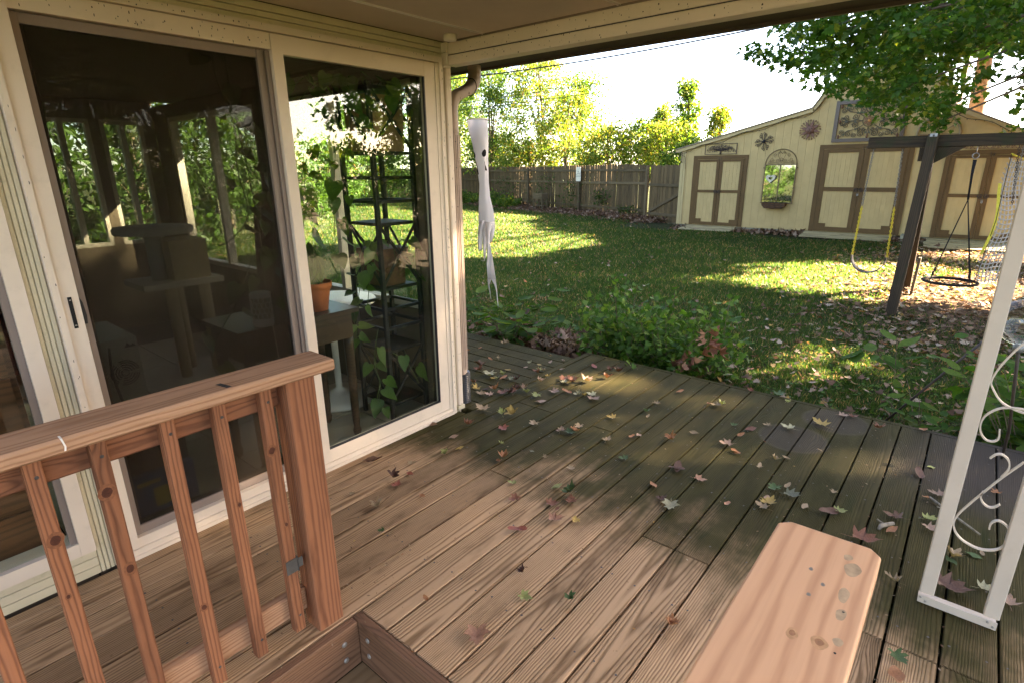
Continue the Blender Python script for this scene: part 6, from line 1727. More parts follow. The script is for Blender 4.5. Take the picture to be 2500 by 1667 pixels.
MAPLE_CLUSTERS=[(13.6,0.2,6.2),(9.9,-2.7,4.5),(13.7,-4.8,7.6),(15.9,-9.1,6.0),(12.0,-0.8,3.1),(16.8,-0.2,8.7),(13.9,0.8,7.1),(14.0,-2.3,5.8),(14.4,-3.0,5.8),(15.8,-2.1,7.5),(14.4,-6.4,3.8),(12.0,-8.1,6.1),(14.2,-1.6,5.0),(11.2,-3.4,4.4),(16.2,-5.5,8.0),(16.8,-7.3,8.1),(14.3,-0.8,8.4),(18.4,-2.8,5.9),(10.7,-1.5,3.8),(17.1,-3.8,2.8),(11.3,-4.5,3.0),(14.0,-7.3,6.3),(15.5,-0.4,5.8),(8.7,-6.7,3.3),(14.4,-3.7,7.9),(15.7,-6.3,3.6),(14.5,-10.2,7.2),(14.5,1.2,5.9),(14.4,-0.5,4.0),(17.7,-4.6,8.2),(12.3,-7.0,6.6),(11.7,-6.2,4.4),(17.3,-1.6,8.0),(16.2,-7.4,6.9),(14.7,-5.4,5.6),(9.3,-7.3,3.9),(16.2,-3.0,7.5),(16.3,-5.8,3.0),(14.2,-3.7,5.9),(14.7,0.7,5.3),(14.4,-0.6,5.4),(17.0,-5.4,2.9),(12.5,1.6,6.9),(15.6,-1.1,6.3),(16.9,-7.4,7.9),(15.6,-7.4,5.7),(9.8,2.1,3.3),(13.5,-5.3,4.8),(14.8,-9.1,6.1),(9.1,-3.6,2.8),(14.4,2.0,2.9),(12.3,-9.7,6.3),(14.1,-2.4,6.0),(15.2,-1.4,8.7),(13.9,-2.2,7.6),(8.5,-4.2,2.7),(12.1,-4.8,5.5),(12.0,-6.9,4.9),(10.7,-1.0,4.2),(12.4,1.0,5.4),(10.8,-1.5,5.4),(16.8,-6.6,3.3),(17.0,-0.9,8.5),(10.4,-6.3,4.6),(11.9,-3.7,3.0),(11.8,-5.6,6.0),(13.4,-7.5,5.6),(12.5,-1.7,3.5),(16.2,-6.7,4.0),(12.1,-6.1,3.8),(12.0,-8.7,6.3),(16.2,-4.3,6.3),(11.4,-2.0,4.9),(14.0,-2.1,7.8),(12.4,-1.4,6.1),(16.3,-4.1,8.6),(15.3,-8.6,6.5),(8.7,-1.0,3.4),(9.8,-4.1,3.7),(16.0,0.2,6.0),(14.5,-9.8,8.5),(14.0,-1.3,4.6),(17.2,-0.8,7.1),(13.1,-7.4,6.6),(14.6,-6.3,7.0),(13.6,-5.9,4.6),(14.2,-6.3,4.6),(12.5,-4.1,2.6),(10.0,-4.5,4.5),(14.5,1.5,8.4),(13.3,-5.1,3.3),(15.3,-8.3,5.4),(11.4,-0.0,4.4),(12.3,0.8,5.4),(15.4,-4.4,7.7),(10.7,-7.4,4.0),(14.6,-5.6,8.5),(13.0,-9.5,5.9),(15.1,-2.3,7.4),(10.4,-7.9,4.4),(13.8,-5.2,3.2),(15.7,0.9,8.7),(11.4,1.8,3.0),(8.3,-0.7,3.0),(16.6,-0.4,9.4),(18.2,-2.9,6.2),(16.7,-2.8,5.8),(14.7,-1.2,8.2),(12.4,-5.6,4.0),(16.0,-5.7,9.5),(14.6,-5.0,8.4),(14.0,-1.4,7.2),(11.5,-2.2,2.8),(17.4,-5.0,2.7),(15.2,-1.0,6.9),(16.1,-0.2,5.5),(11.5,-4.0,5.8),(11.4,-0.7,2.9),(12.6,-1.6,5.7),(7.5,-5.9,2.7),(14.6,-5.6,3.6),(13.0,0.5,5.0),(14.6,-7.3,3.8),(18.1,-5.0,3.4),(9.6,-6.0,3.0),(15.3,-6.3,7.9),(12.1,-0.7,6.5),(12.8,-2.6,4.8),(14.9,-6.5,7.4),(12.5,-2.1,3.6),(11.5,-5.0,3.1),(17.4,-3.3,6.7),(17.6,-2.0,8.7),(12.1,-5.3,4.2),(14.1,-1.9,4.8),(11.7,-6.5,3.6),(16.9,-5.6,2.7),(14.0,0.7,4.1),(15.6,-1.9,4.6),(16.1,0.1,6.4),(17.8,-4.7,3.4),(12.6,-5.9,3.1),(13.6,-8.1,7.1),(15.6,-6.1,2.9),(18.1,-3.1,6.2),(11.3,-7.8,4.5),(16.5,-8.5,5.0),(12.1,-7.0,4.1),(11.5,-7.2,5.3),(16.5,-0.7,3.7),(17.2,-1.4,8.4),(17.8,-4.6,7.7),(14.3,-7.6,4.5),(13.5,-1.0,6.1),(14.8,2.1,3.7),(13.8,-9.9,6.7),(11.5,-3.1,3.1),(14.3,-4.4,7.1),(10.5,1.5,5.1),(13.9,-5.4,3.5),(14.7,-5.8,3.7),(13.0,1.4,5.6),(13.5,-3.5,5.5),(12.1,-5.6,6.3),(16.7,-4.7,8.2),(15.2,-8.7,9.0),(16.4,-5.1,3.2),(17.6,-3.0,3.5),(14.2,-5.5,6.2),(13.6,-6.4,3.9),(12.1,2.6,3.2),(14.8,-3.9,7.8),(13.8,-1.8,7.9),(13.2,-4.0,5.0),(15.8,-1.0,9.4),(15.6,-2.7,5.7),(14.9,-5.6,2.9),(9.9,1.4,4.6),(14.4,-0.4,8.4),(14.9,-6.3,7.8),(11.7,-8.2,6.2),(16.2,-2.5,8.9),(13.0,-7.4,4.1),(17.9,-5.5,3.1),(8.6,-3.0,2.6),(15.3,1.7,2.7),(13.1,-1.7,6.6),(15.5,-1.3,7.2),(11.6,-6.6,4.3),(16.6,-8.4,6.4),(13.4,-3.8,7.2),(15.8,0.4,4.1),(14.1,-2.1,4.5),(14.0,-3.8,7.0),(16.1,-7.0,7.6),(13.3,-7.1,4.0),(15.0,-7.3,9.0),(14.9,-2.2,6.3),(14.3,0.9,7.3),(16.6,-7.1,4.5),(13.7,-6.0,2.8),(18.0,-2.1,9.3),(12.7,-0.3,6.8),(15.4,-7.6,9.2),(13.4,2.6,5.5),(16.3,-6.4,3.1),(17.0,-3.6,2.9),(10.2,2.5,3.8),(11.4,-4.8,5.8),(10.5,-1.8,5.1),(15.3,-4.7,2.6),(14.5,-2.6,8.4),(11.0,-3.9,3.4),(12.0,-3.1,4.3),(13.9,-4.5,4.8),(12.0,-7.1,3.7),(13.3,-2.3,5.0),(16.5,-5.3,8.9),(14.3,-9.7,6.1),(14.1,0.4,5.7),(17.2,-6.0,2.7),(17.0,-5.4,3.3),(12.8,-3.7,7.1),(12.8,-1.1,4.8),(11.3,-3.9,4.8),(16.8,-1.5,8.6),(7.5,-3.4,2.6),(17.8,-2.4,6.9),(16.1,-7.3,6.2),(9.9,-6.8,4.7),(12.1,1.3,5.9),(16.5,-6.5,9.0),(12.3,-6.5,5.9),(11.7,-6.4,4.4),(16.9,-6.5,7.1),(16.3,-8.1,8.8),(13.8,-9.8,7.8),(11.0,-7.0,5.5),(9.5,-7.0,3.9),(14.7,-7.2,3.9),(17.0,-8.0,4.7),(15.5,-4.4,6.0),(15.0,-9.5,7.6),(15.0,-6.0,6.8),(17.3,-6.1,3.0),(15.1,-4.9,6.9),(14.6,-9.9,7.6),(17.7,-1.0,8.2),(16.1,-5.0,3.0),(13.3,-5.1,3.3),(15.6,-9.2,5.9),(9.9,-1.4,3.6),(13.1,-6.9,7.1),(11.3,-2.2,2.7),(9.1,1.5,3.5),(11.8,-5.3,3.3),(13.5,-5.7,5.0),(14.6,-7.3,3.9),(13.7,-6.7,5.6),(17.1,-2.6,9.1),(11.8,-4.1,6.1),(15.8,-6.6,4.4),(10.7,-3.7,4.8),(11.2,-5.3,5.5),(17.2,-3.0,8.7),(16.3,-4.1,6.4),(14.4,2.0,8.3),(12.5,1.8,5.4),(13.2,-2.6,4.8),(16.9,-7.2,4.6),(18.6,-2.7,6.6),(15.1,-0.3,5.8),(7.8,-5.9,2.7),(14.8,-5.5,7.7),(12.8,-1.5,6.6),(18.2,-5.4,8.4),(15.0,-9.3,8.5),(12.7,-7.9,4.7),(11.6,-6.4,4.4),(16.4,-0.2,7.0),(13.9,-2.8,4.7),(10.6,-1.2,4.3),(12.9,-0.2,6.1),(16.3,-6.6,3.3),(11.1,-2.2,4.4),(11.3,-6.0,3.9),(14.0,-7.2,6.0),(11.8,-0.6,4.3),(17.5,-2.3,4.8),(17.8,-6.2,3.1),(11.5,2.4,5.9),(17.8,-1.5,7.7),(16.2,-1.3,8.9),(18.6,-3.6,4.1),(13.2,-1.3,5.0),(14.8,-10.0,6.4),(15.1,-4.7,9.1),(11.2,2.3,5.6),(16.7,-3.7,7.2),(15.5,0.0,9.2),(15.4,1.0,2.9),(16.9,-3.8,2.6),(10.5,-1.1,3.1),(15.0,-7.5,4.2),(17.4,-4.9,8.5),(14.7,-7.1,7.4),(15.0,-1.1,7.5),(16.4,-1.0,3.7),(12.9,-6.1,5.0),(10.2,-7.5,4.3),(12.3,-3.4,3.0),(15.0,1.5,4.5),(13.3,-8.7,7.1),(18.1,-6.7,4.6),(15.9,-0.6,8.4),(18.1,-6.1,3.4),(17.1,-7.3,4.0),(13.3,-4.3,3.8),(17.0,-4.0,2.7),(15.5,-6.1,9.2),(13.9,1.5,6.4),(14.6,-9.9,7.7),(11.0,-3.2,5.3),(14.6,-2.5,7.0),(12.8,-4.4,3.5),(10.4,-4.9,4.9),(15.5,-2.5,7.6),(18.0,-1.9,8.7),(15.1,-3.8,6.3),(14.9,1.9,8.7),(13.6,-0.2,7.3),(11.9,-7.4,6.1),(16.5,-4.5,8.7),(16.0,-6.8,4.5),(14.4,-5.1,2.6),(12.5,-0.3,6.6),(13.1,-3.6,6.1),(17.2,-4.1,2.9),(14.6,-10.2,7.0),(11.7,-5.9,5.3),(18.7,-3.2,5.4),(16.7,-0.3,9.2),(14.4,-3.7,6.2),(16.8,-5.3,3.2),(14.6,-7.5,6.4),(11.5,-7.8,5.5),(13.0,-8.2,4.9),(15.7,-6.8,9.5),(15.5,-7.4,6.3),(11.5,-2.6,3.0),(16.2,-8.3,4.8),(18.0,-6.1,3.4),(18.1,-6.8,8.3),(11.2,-0.2,5.3),(14.8,-0.7,6.6),(15.8,-6.6,7.1)]
TALL_CLUSTERS=[(20.3,-4.3,8.4),(24.1,-4.5,9.1),(26.3,0.2,7.8),(16.9,0.8,8.5),(21.9,1.5,4.3),(18.9,-2.1,10.7),(19.7,2.0,4.8),(22.1,-6.9,6.6),(20.9,-6.2,5.6),(26.3,-5.0,10.2),(24.9,-4.6,9.0),(22.5,-7.5,11.1),(23.3,-1.6,7.2),(22.6,3.2,5.5),(25.4,-0.9,6.3),(25.3,-0.7,6.7),(24.9,-1.6,6.7),(21.0,-3.7,5.7),(24.8,-7.9,10.4),(17.8,-2.4,11.3),(23.7,-6.8,8.8),(18.6,-1.8,4.9),(23.2,-6.8,7.6),(18.3,0.8,9.0),(28.6,-2.0,10.1),(27.7,0.8,8.3),(24.9,4.0,5.7),(22.4,-3.4,7.8),(22.8,-6.6,8.9),(22.4,-6.9,7.9),(24.9,1.4,7.5),(24.0,-5.1,8.2),(19.7,-4.6,10.4),(25.0,-5.6,10.2),(22.0,-6.6,6.7),(23.8,1.3,6.0),(19.0,-2.1,6.0),(23.9,0.2,7.1),(24.1,-0.9,6.0),(28.7,-5.6,11.0),(29.2,-3.0,10.1),(27.9,-2.4,10.2),(30.2,-0.5,10.7),(18.3,-4.0,11.0),(19.4,-3.9,11.4),(24.7,-6.6,10.5),(18.9,-3.6,10.5),(21.2,-5.8,8.6),(19.3,-2.1,10.1),(17.0,-0.5,10.0),(23.7,-0.4,6.3),(23.2,-7.1,11.2),(21.2,-6.9,6.0),(24.6,1.5,6.1),(23.7,1.2,5.0),(28.2,-4.6,10.7),(28.9,-1.1,10.4),(22.6,-6.2,9.8),(23.6,5.0,5.9),(20.3,-2.6,10.9),(19.8,-4.0,9.6),(24.9,-2.2,7.7),(26.6,-3.5,8.5),(21.8,-6.1,7.7),(27.6,-5.8,10.3),(17.2,1.1,8.6),(25.0,-6.5,9.6),(21.0,-6.4,9.7),(25.0,1.4,5.8),(28.5,-0.4,9.8),(25.4,2.5,6.1),(17.5,1.7,8.5),(20.2,-3.5,5.1),(19.5,-6.5,5.1),(19.2,-1.4,5.9),(21.3,-5.1,9.7),(24.8,4.3,5.7),(28.0,-4.3,11.2),(20.0,-5.9,9.9),(26.8,-4.4,10.2),(20.6,1.9,4.9),(23.9,5.3,5.4),(25.3,2.5,5.9),(25.9,-2.6,9.4),(19.4,0.5,9.8),(17.2,-2.1,9.7),(21.4,-6.0,6.7),(21.1,-6.0,6.9),(22.0,2.2,4.7),(19.7,0.3,4.6),(28.0,0.5,9.7),(23.1,-5.1,7.7),(22.0,-4.6,9.3),(23.0,-6.6,11.3),(18.2,-0.7,6.2),(19.7,1.3,5.0),(29.9,-4.0,11.3),(19.9,-3.2,4.9),(19.7,-5.5,7.7),(26.8,0.8,8.8),(18.8,-2.5,9.5),(27.3,-2.8,7.9),(17.0,0.8,8.6),(20.0,-1.7,11.7),(25.6,-5.9,9.9),(25.2,-3.7,9.6),(20.7,-3.3,5.7),(18.3,-1.6,10.7),(26.2,-5.0,10.4),(27.9,-1.2,8.2),(26.2,-4.7,9.5),(25.0,1.1,6.1),(29.2,-4.6,11.2),(27.7,-1.7,10.4),(18.8,-2.1,5.4),(24.6,-6.5,11.2),(26.1,-1.7,8.2),(25.9,-7.4,10.6),(25.6,-1.4,6.4),(22.3,-2.6,7.7),(26.3,-0.2,8.8),(19.6,-1.5,11.6),(28.0,-2.7,10.8),(20.5,-5.6,9.0),(30.7,-0.7,10.7),(18.3,-2.7,11.5),(25.9,1.8,6.6),(30.6,-2.5,10.4),(19.6,-3.5,5.4),(19.2,-0.8,10.8),(21.2,-5.3,5.9),(24.5,-0.7,7.8),(24.5,0.6,7.1),(24.0,-5.9,8.5),(29.7,-3.7,10.3),(17.6,2.1,8.5),(18.9,-3.0,8.0),(28.2,2.3,8.4),(28.0,-1.3,9.1),(19.1,-4.5,4.7),(21.8,3.2,5.1),(26.7,-2.1,7.2),(17.1,-0.1,10.0),(20.3,-0.8,5.2),(27.0,-6.9,11.7),(27.8,0.3,9.5),(28.4,-5.2,9.9),(22.0,-2.8,7.8),(25.9,4.1,6.8),(21.8,-6.6,9.2),(23.5,0.9,7.2),(18.5,-1.1,9.5),(19.1,-2.8,6.3),(23.0,-7.3,7.5),(23.8,4.7,4.9),(27.4,-3.0,9.2),(25.5,0.5,6.1),(21.0,-4.3,6.4),(24.4,0.7,5.6),(26.7,-5.2,10.9),(29.4,-1.4,10.7),(28.6,-2.2,8.9),(17.4,0.4,9.6),(22.7,-5.4,10.4),(26.6,-3.5,10.4),(22.4,-4.0,7.5),(21.4,-6.8,10.8),(17.4,-1.9,10.7),(20.7,-0.9,11.0),(25.2,3.2,6.3),(25.8,4.3,6.5),(24.9,-0.2,8.3),(18.5,-0.7,10.8),(24.3,3.3,5.1),(27.0,-0.1,9.3),(18.5,-3.9,11.6),(24.4,-1.4,8.2),(21.6,-5.0,8.8),(23.4,0.2,5.5),(19.4,-1.6,6.8),(17.8,-0.9,11.0),(17.9,-1.2,11.4),(18.1,-0.7,4.8),(19.0,-5.2,7.5),(18.9,-0.8,4.7),(26.0,-1.5,6.5),(17.3,2.8,7.9),(21.8,-3.3,8.2),(25.7,-3.8,8.7),(31.3,-1.7,11.7),(23.0,-4.8,8.6),(23.9,-1.6,7.4),(18.6,-1.8,4.7),(27.4,-7.1,11.1),(21.4,-1.9,7.0),(22.0,-7.5,11.2),(25.7,2.7,6.7),(26.1,2.2,6.7),(28.5,-6.1,10.9),(18.8,-4.1,7.5),(30.5,-3.2,11.4),(21.4,-4.6,11.3),(22.1,-5.2,6.6),(23.1,-7.0,10.4),(23.5,-7.3,11.5),(19.2,-5.5,9.8),(17.3,-0.4,10.8),(21.5,-2.0,7.3),(22.1,-6.6,8.3),(24.2,1.7,7.3),(29.2,-5.8,10.8),(22.4,-5.3,8.3),(16.9,0.7,8.6),(17.4,-1.4,9.9),(19.3,-1.3,9.9),(21.5,-1.6,11.6),(19.5,-6.4,4.6),(20.4,-5.2,6.4),(20.1,0.8,5.4),(21.5,-6.7,9.8),(21.9,-1.1,6.9),(25.2,-0.8,7.3),(21.8,-4.7,9.3),(24.4,5.0,5.3),(20.1,-4.0,5.9),(17.2,0.8,8.1),(16.8,-2.2,10.2),(31.0,-3.0,11.4),(21.7,-5.2,10.9),(26.8,-6.5,10.5),(23.2,1.0,5.0),(27.1,-2.6,7.6),(29.1,-4.4,9.3),(23.8,-0.1,7.6),(27.8,-3.5,8.3),(24.0,-3.7,8.4),(27.5,-0.7,9.8),(17.1,-1.3,10.4),(22.1,2.3,4.5),(27.5,-4.2,11.1),(20.2,-4.8,5.3),(17.4,0.8,8.9),(18.1,-0.1,10.2),(26.7,-3.3,10.4),(25.6,-2.0,8.2),(23.9,-5.4,8.2),(18.7,-1.8,9.6),(21.2,-4.6,6.0),(19.1,-1.4,5.7),(22.9,-3.2,8.3),(27.2,-2.7,7.6),(25.0,-7.9,9.1),(26.3,0.4,7.5),(29.9,-2.4,10.9),(18.7,-5.7,10.9),(20.7,-2.0,11.0),(20.0,-3.3,7.6),(22.1,-5.7,10.7),(19.3,1.7,4.8),(19.1,-1.8,7.0),(28.5,-1.9,8.8),(20.4,-1.2,5.4),(20.1,-0.1,10.2),(21.3,-7.5,10.9),(28.6,-5.0,9.9),(18.9,-2.2,11.0),(20.8,0.6,4.8),(17.1,0.7,4.7),(20.2,-2.0,5.1),(26.1,1.5,7.9),(27.7,-1.8,9.7),(17.3,0.7,9.7),(19.5,-3.1,10.7),(19.1,-4.4,10.0),(19.5,-1.4,6.6),(21.0,-5.4,8.3),(22.3,-5.0,10.0),(17.2,-1.7,10.7),(22.1,-6.4,8.3),(28.4,-2.0,10.7),(20.6,-2.1,10.8),(19.2,-4.3,9.9),(20.9,2.5,4.8),(20.8,-0.9,10.8)]
PORCH_SHADE_CLUSTERS=[(18.2,-17.1,13.0),(12.9,-8.0,12.1),(24.7,-22.9,17.7),(20.0,-16.0,17.7),(20.9,-15.6,15.7),(16.7,-14.7,11.8),(22.0,-16.9,17.2),(17.8,-13.9,16.5),(22.0,-17.2,17.8),(24.7,-19.7,17.2),(19.9,-11.5,14.7),(13.6,-12.0,12.7),(22.5,-19.6,16.3),(16.8,-15.2,12.5),(24.1,-13.9,17.1),(21.5,-13.2,15.5),(17.8,-19.2,17.1),(18.3,-17.9,13.3),(23.0,-14.0,16.2),(11.9,-9.3,12.0),(18.9,-10.4,14.5),(18.7,-19.1,15.6),(19.3,-21.4,16.4),(18.2,-14.8,14.8),(18.8,-18.6,16.8),(26.5,-14.6,18.4),(21.6,-16.9,18.2),(16.9,-9.9,12.4),(21.8,-15.7,17.9),(18.1,-9.5,13.9),(17.2,-16.7,17.0),(19.6,-16.3,12.9),(22.1,-15.0,16.5),(19.2,-17.4,14.8),(17.4,-15.8,17.0),(19.1,-19.7,17.9),(15.4,-7.5,11.9),(21.0,-11.8,15.0),(17.9,-13.7,17.5),(13.9,-14.7,14.3),(21.5,-22.2,18.5),(21.8,-22.3,17.7),(17.5,-21.5,16.6),(18.3,-14.6,13.8),(16.0,-14.5,14.7),(14.0,-10.2,14.5),(18.8,-18.4,14.4),(19.8,-13.5,17.2),(26.0,-14.6,18.5),(15.3,-12.7,15.6),(11.8,-6.7,12.1),(15.9,-14.6,14.3),(24.2,-16.3,17.4),(14.6,-10.9,13.2),(19.9,-19.7,15.8),(18.1,-15.1,15.4),(18.4,-17.7,15.7),(13.1,-9.6,11.8),(16.0,-16.7,15.5),(18.2,-22.7,17.6),(21.2,-22.9,18.1),(13.0,-12.4,12.9),(15.9,-12.5,14.7),(15.8,-8.6,12.6),(18.7,-21.2,17.2),(16.8,-13.7,14.5),(24.9,-15.3,18.7),(16.8,-10.6,12.1),(18.8,-11.8,16.1),(17.1,-19.5,15.7),(25.2,-23.2,18.0),(22.6,-18.5,16.4),(19.9,-17.3,13.7),(22.3,-18.6,15.0),(18.9,-13.3,15.6),(19.1,-16.7,14.0),(20.6,-17.1,15.5),(14.5,-13.9,12.7),(17.6,-11.8,13.0),(17.6,-15.3,14.1),(22.1,-15.3,17.0),(14.1,-18.1,14.4),(16.8,-21.6,16.8),(18.7,-16.2,14.3),(13.6,-8.8,13.0),(18.6,-21.0,17.8),(15.4,-13.8,14.9),(24.5,-16.5,18.6),(18.0,-7.2,12.5),(16.5,-17.7,16.6),(21.3,-18.1,17.9),(11.3,-9.5,11.9),(24.4,-13.6,17.5),(19.7,-23.2,18.0),(20.5,-12.1,13.6),(14.5,-16.7,14.4),(19.9,-19.1,18.7),(18.7,-8.8,13.7),(24.7,-21.3,18.6),(14.6,-16.7,12.4),(21.5,-15.2,17.9),(22.0,-14.5,18.0),(17.6,-9.5,14.2),(16.4,-15.7,13.6),(18.3,-10.8,12.4),(15.1,-13.1,11.9),(17.4,-10.9,15.7),(16.9,-19.3,15.7),(20.5,-14.7,13.5),(13.5,-12.9,13.9),(19.1,-12.0,16.2),(16.7,-9.2,12.8),(19.2,-15.5,14.9),(14.9,-15.8,13.2),(21.5,-12.4,16.0),(18.5,-21.2,16.4),(22.0,-15.6,16.0),(18.8,-17.0,15.3),(16.5,-15.4,14.7),(24.3,-22.8,17.6),(24.6,-12.2,16.9),(21.6,-19.2,15.7),(15.1,-14.7,12.5),(24.9,-16.7,17.7),(17.2,-20.1,17.0),(22.4,-20.5,15.5),(17.9,-17.5,14.3),(21.3,-21.4,18.7),(23.1,-18.2,15.7),(23.5,-16.3,18.7),(11.8,-9.9,12.6),(19.6,-10.6,13.6),(14.4,-9.7,12.9),(20.1,-14.4,16.5),(19.1,-13.3,12.4),(19.1,-20.0,17.2),(21.0,-21.7,16.5),(16.5,-19.5,16.6),(20.7,-23.4,18.1),(12.1,-9.9,12.9),(20.6,-15.8,16.6),(15.5,-11.9,15.3),(18.3,-12.0,16.0),(14.7,-11.0,12.3),(22.3,-11.7,15.8),(25.9,-19.6,17.9),(20.0,-10.4,15.1),(13.5,-8.8,13.8),(22.5,-12.8,15.3),(17.4,-18.1,13.5),(17.6,-14.1,13.4),(17.9,-15.9,15.0),(20.8,-21.7,16.7),(26.0,-16.3,18.2),(18.6,-12.9,17.4),(22.5,-12.4,15.0),(17.4,-16.3,17.4),(17.2,-11.3,16.0),(14.8,-15.5,12.3),(20.1,-20.0,18.3),(19.0,-8.1,12.2),(21.9,-22.3,17.0),(19.7,-13.7,16.9),(25.6,-14.7,17.9),(24.9,-15.8,17.3),(18.1,-14.0,17.6),(17.3,-7.5,11.9),(23.8,-18.6,16.6),(11.7,-11.3,12.4),(20.2,-15.0,13.9),(20.8,-14.2,15.9),(19.4,-14.7,12.5),(15.3,-15.7,15.4),(18.9,-10.3,15.0),(19.2,-21.8,18.6),(23.8,-14.1,16.9),(13.5,-15.7,14.1),(19.1,-17.4,16.0),(18.2,-21.5,18.1),(21.5,-18.0,17.6),(19.2,-10.6,15.4),(13.9,-11.3,14.5),(20.3,-22.3,18.3),(18.3,-23.3,18.1),(24.8,-12.4,17.1),(15.1,-15.9,15.2),(21.5,-19.2,15.8),(19.1,-14.3,17.3),(17.7,-19.5,16.7),(17.0,-15.6,12.1),(18.3,-16.5,14.9),(12.2,-15.9,11.8),(18.4,-16.4,17.1),(17.7,-17.3,12.7),(21.9,-21.0,17.6),(21.2,-21.9,17.0),(17.9,-18.7,15.0),(19.3,-16.9,14.9),(19.6,-16.3,15.2),(23.9,-18.6,18.2),(20.7,-19.0,18.5),(14.9,-10.5,12.4),(20.9,-17.2,18.7),(20.5,-13.5,16.4),(13.9,-11.4,12.1),(25.6,-20.7,18.0),(21.8,-17.4,16.4),(19.9,-11.4,14.8),(20.4,-20.8,17.8),(25.6,-21.6,17.7),(19.8,-16.4,16.0),(20.5,-21.1,17.7),(16.4,-19.1,14.4),(22.0,-18.4,14.9),(18.4,-21.8,18.2),(13.5,-10.1,12.9),(24.0,-21.4,16.4),(18.2,-22.8,18.1),(24.8,-17.7,18.2),(17.0,-14.4,16.6),(18.9,-14.1,14.7),(23.0,-18.2,16.6),(15.5,-18.9,14.1),(24.0,-18.9,16.3),(16.6,-11.1,13.4),(19.5,-23.1,18.7),(15.6,-15.3,14.7),(20.3,-13.4,17.8),(14.9,-13.2,12.8),(19.0,-19.8,15.1),(17.0,-12.4,14.3),(18.4,-17.3,15.3),(18.2,-16.5,17.8),(20.9,-19.3,17.9),(19.9,-17.2,14.4),(17.4,-12.4,15.8),(20.5,-13.6,16.9),(19.5,-16.3,16.5),(17.7,-15.6,16.5),(16.7,-17.9,14.5),(16.9,-11.2,14.2),(15.5,-11.8,14.8),(14.9,-15.9,15.3),(19.4,-16.0,14.6),(23.0,-20.8,16.2),(18.0,-11.2,13.2),(16.1,-11.6,15.8),(16.5,-11.6,11.9),(18.6,-17.7,18.3),(16.6,-11.2,13.5),(18.3,-19.9,15.2),(15.6,-15.5,14.8),(20.8,-11.0,14.6),(22.9,-22.2,17.9),(18.4,-17.2,14.3),(12.8,-14.1,13.5),(19.7,-11.7,14.0),(12.8,-11.0,12.1),(16.9,-16.3,12.2),(15.9,-16.2,13.4),(21.6,-20.7,16.9),(17.2,-10.5,11.8),(23.3,-12.2,16.4),(23.2,-17.5,16.1),(12.9,-9.9,12.5),(15.7,-17.6,13.5),(20.0,-15.2,18.3),(17.3,-8.4,13.2),(14.9,-17.3,14.1),(19.8,-14.2,18.6),(17.9,-10.5,14.9),(26.4,-15.9,18.5),(20.4,-12.1,13.3),(23.5,-16.9,17.1),(12.2,-13.1,12.0),(18.9,-11.5,14.3),(15.9,-10.2,15.2),(19.8,-16.6,14.5),(21.4,-10.8,15.7),(19.4,-14.4,14.4),(15.5,-16.4,14.3),(18.1,-17.4,16.2),(15.0,-12.4,13.8),(24.8,-13.4,17.7),(24.7,-17.0,16.8),(16.0,-10.5,12.3),(17.5,-13.8,17.3),(20.7,-16.5,13.6),(20.1,-11.5,13.2),(23.3,-14.4,18.3),(16.9,-9.3,14.1),(19.5,-20.3,18.5),(19.3,-17.7,15.5),(12.4,-10.8,12.1),(16.7,-16.5,12.1),(17.4,-13.8,13.2),(22.6,-16.9,15.5),(22.9,-14.1,15.8),(18.5,-16.9,12.3),(18.6,-15.6,16.1),(16.9,-11.8,13.3),(19.0,-21.7,17.8),(18.3,-12.4,15.4),(22.0,-20.1,18.7),(11.6,-7.7,12.0),(16.9,-12.1,14.9),(23.9,-16.1,17.6),(17.4,-14.2,16.3),(15.9,-16.7,15.4),(18.5,-8.2,11.9),(18.6,-22.4,18.2),(19.7,-16.1,15.9),(15.9,-16.8,14.3),(15.0,-10.1,13.1),(17.0,-21.5,17.0),(25.0,-22.4,17.3),(22.5,-20.5,17.1),(19.5,-19.1,14.9),(14.8,-8.1,13.1),(12.9,-15.4,13.0),(21.1,-10.0,14.6),(23.7,-12.8,16.7),(20.2,-21.9,17.9),(15.6,-13.9,12.3),(20.2,-9.8,14.4),(20.4,-13.4,17.9),(15.4,-7.3,12.5),(15.6,-13.2,12.9),(17.5,-14.1,12.4),(17.5,-12.2,12.9)]  # unseen leaf clusters, laid out to throw shade on the porch

rm = np.random.default_rng(77)
TR = Vector((12.2, -4.3, -.25))
def bough(target, z_on=None, sag=.3):
    q = Vector(target); z0 = max(1.9, min(7.0, q.z - .2 + .0)) if z_on is None else z_on
    s0 = Vector((TR.x + .1, TR.y + .1, z0)); mid = s0.lerp(q, .55) + Vector((0, 0, sag))
    return [tuple(s0), tuple(mid), tuple(q)]
br = [(bough(VIEW_SPRAYS[i], 3.2 + (i % 3) * .5, .5), .045) for i in range(0, len(VIEW_SPRAYS), 6)] + [(bough(MAPLE_CLUSTERS[i], None, .4), .05) for i in range(0, len(MAPLE_CLUSTERS), 9)]
maple = limb_tree('maple_tree', 'large green maple whose leafy boughs hang into the upper right over the swing', [tuple(TR), (12.1, -4.2, 2.5), (12.0, -4.0, 5.5), (11.8, -3.8, 8.5)], .30, br, M['bark'])
pv = cloud(VIEW_SPRAYS, .28, 60, rm, .5)
pm = cloud(MAPLE_CLUSTERS, .72, 135, rm, .55)  # rest of the crown, mostly out of view, laid out to shade the lawn
leaves('crown', np.concatenate([pv, pm]), np.concatenate([rm.uniform(.060, .105, len(pv)), rm.uniform(.10, .175, len(pm))]), 'maple', M['maple'], maple, up=.5, droop=.7, rng=rm)
TT = Vector((24.3, .74, -.25))
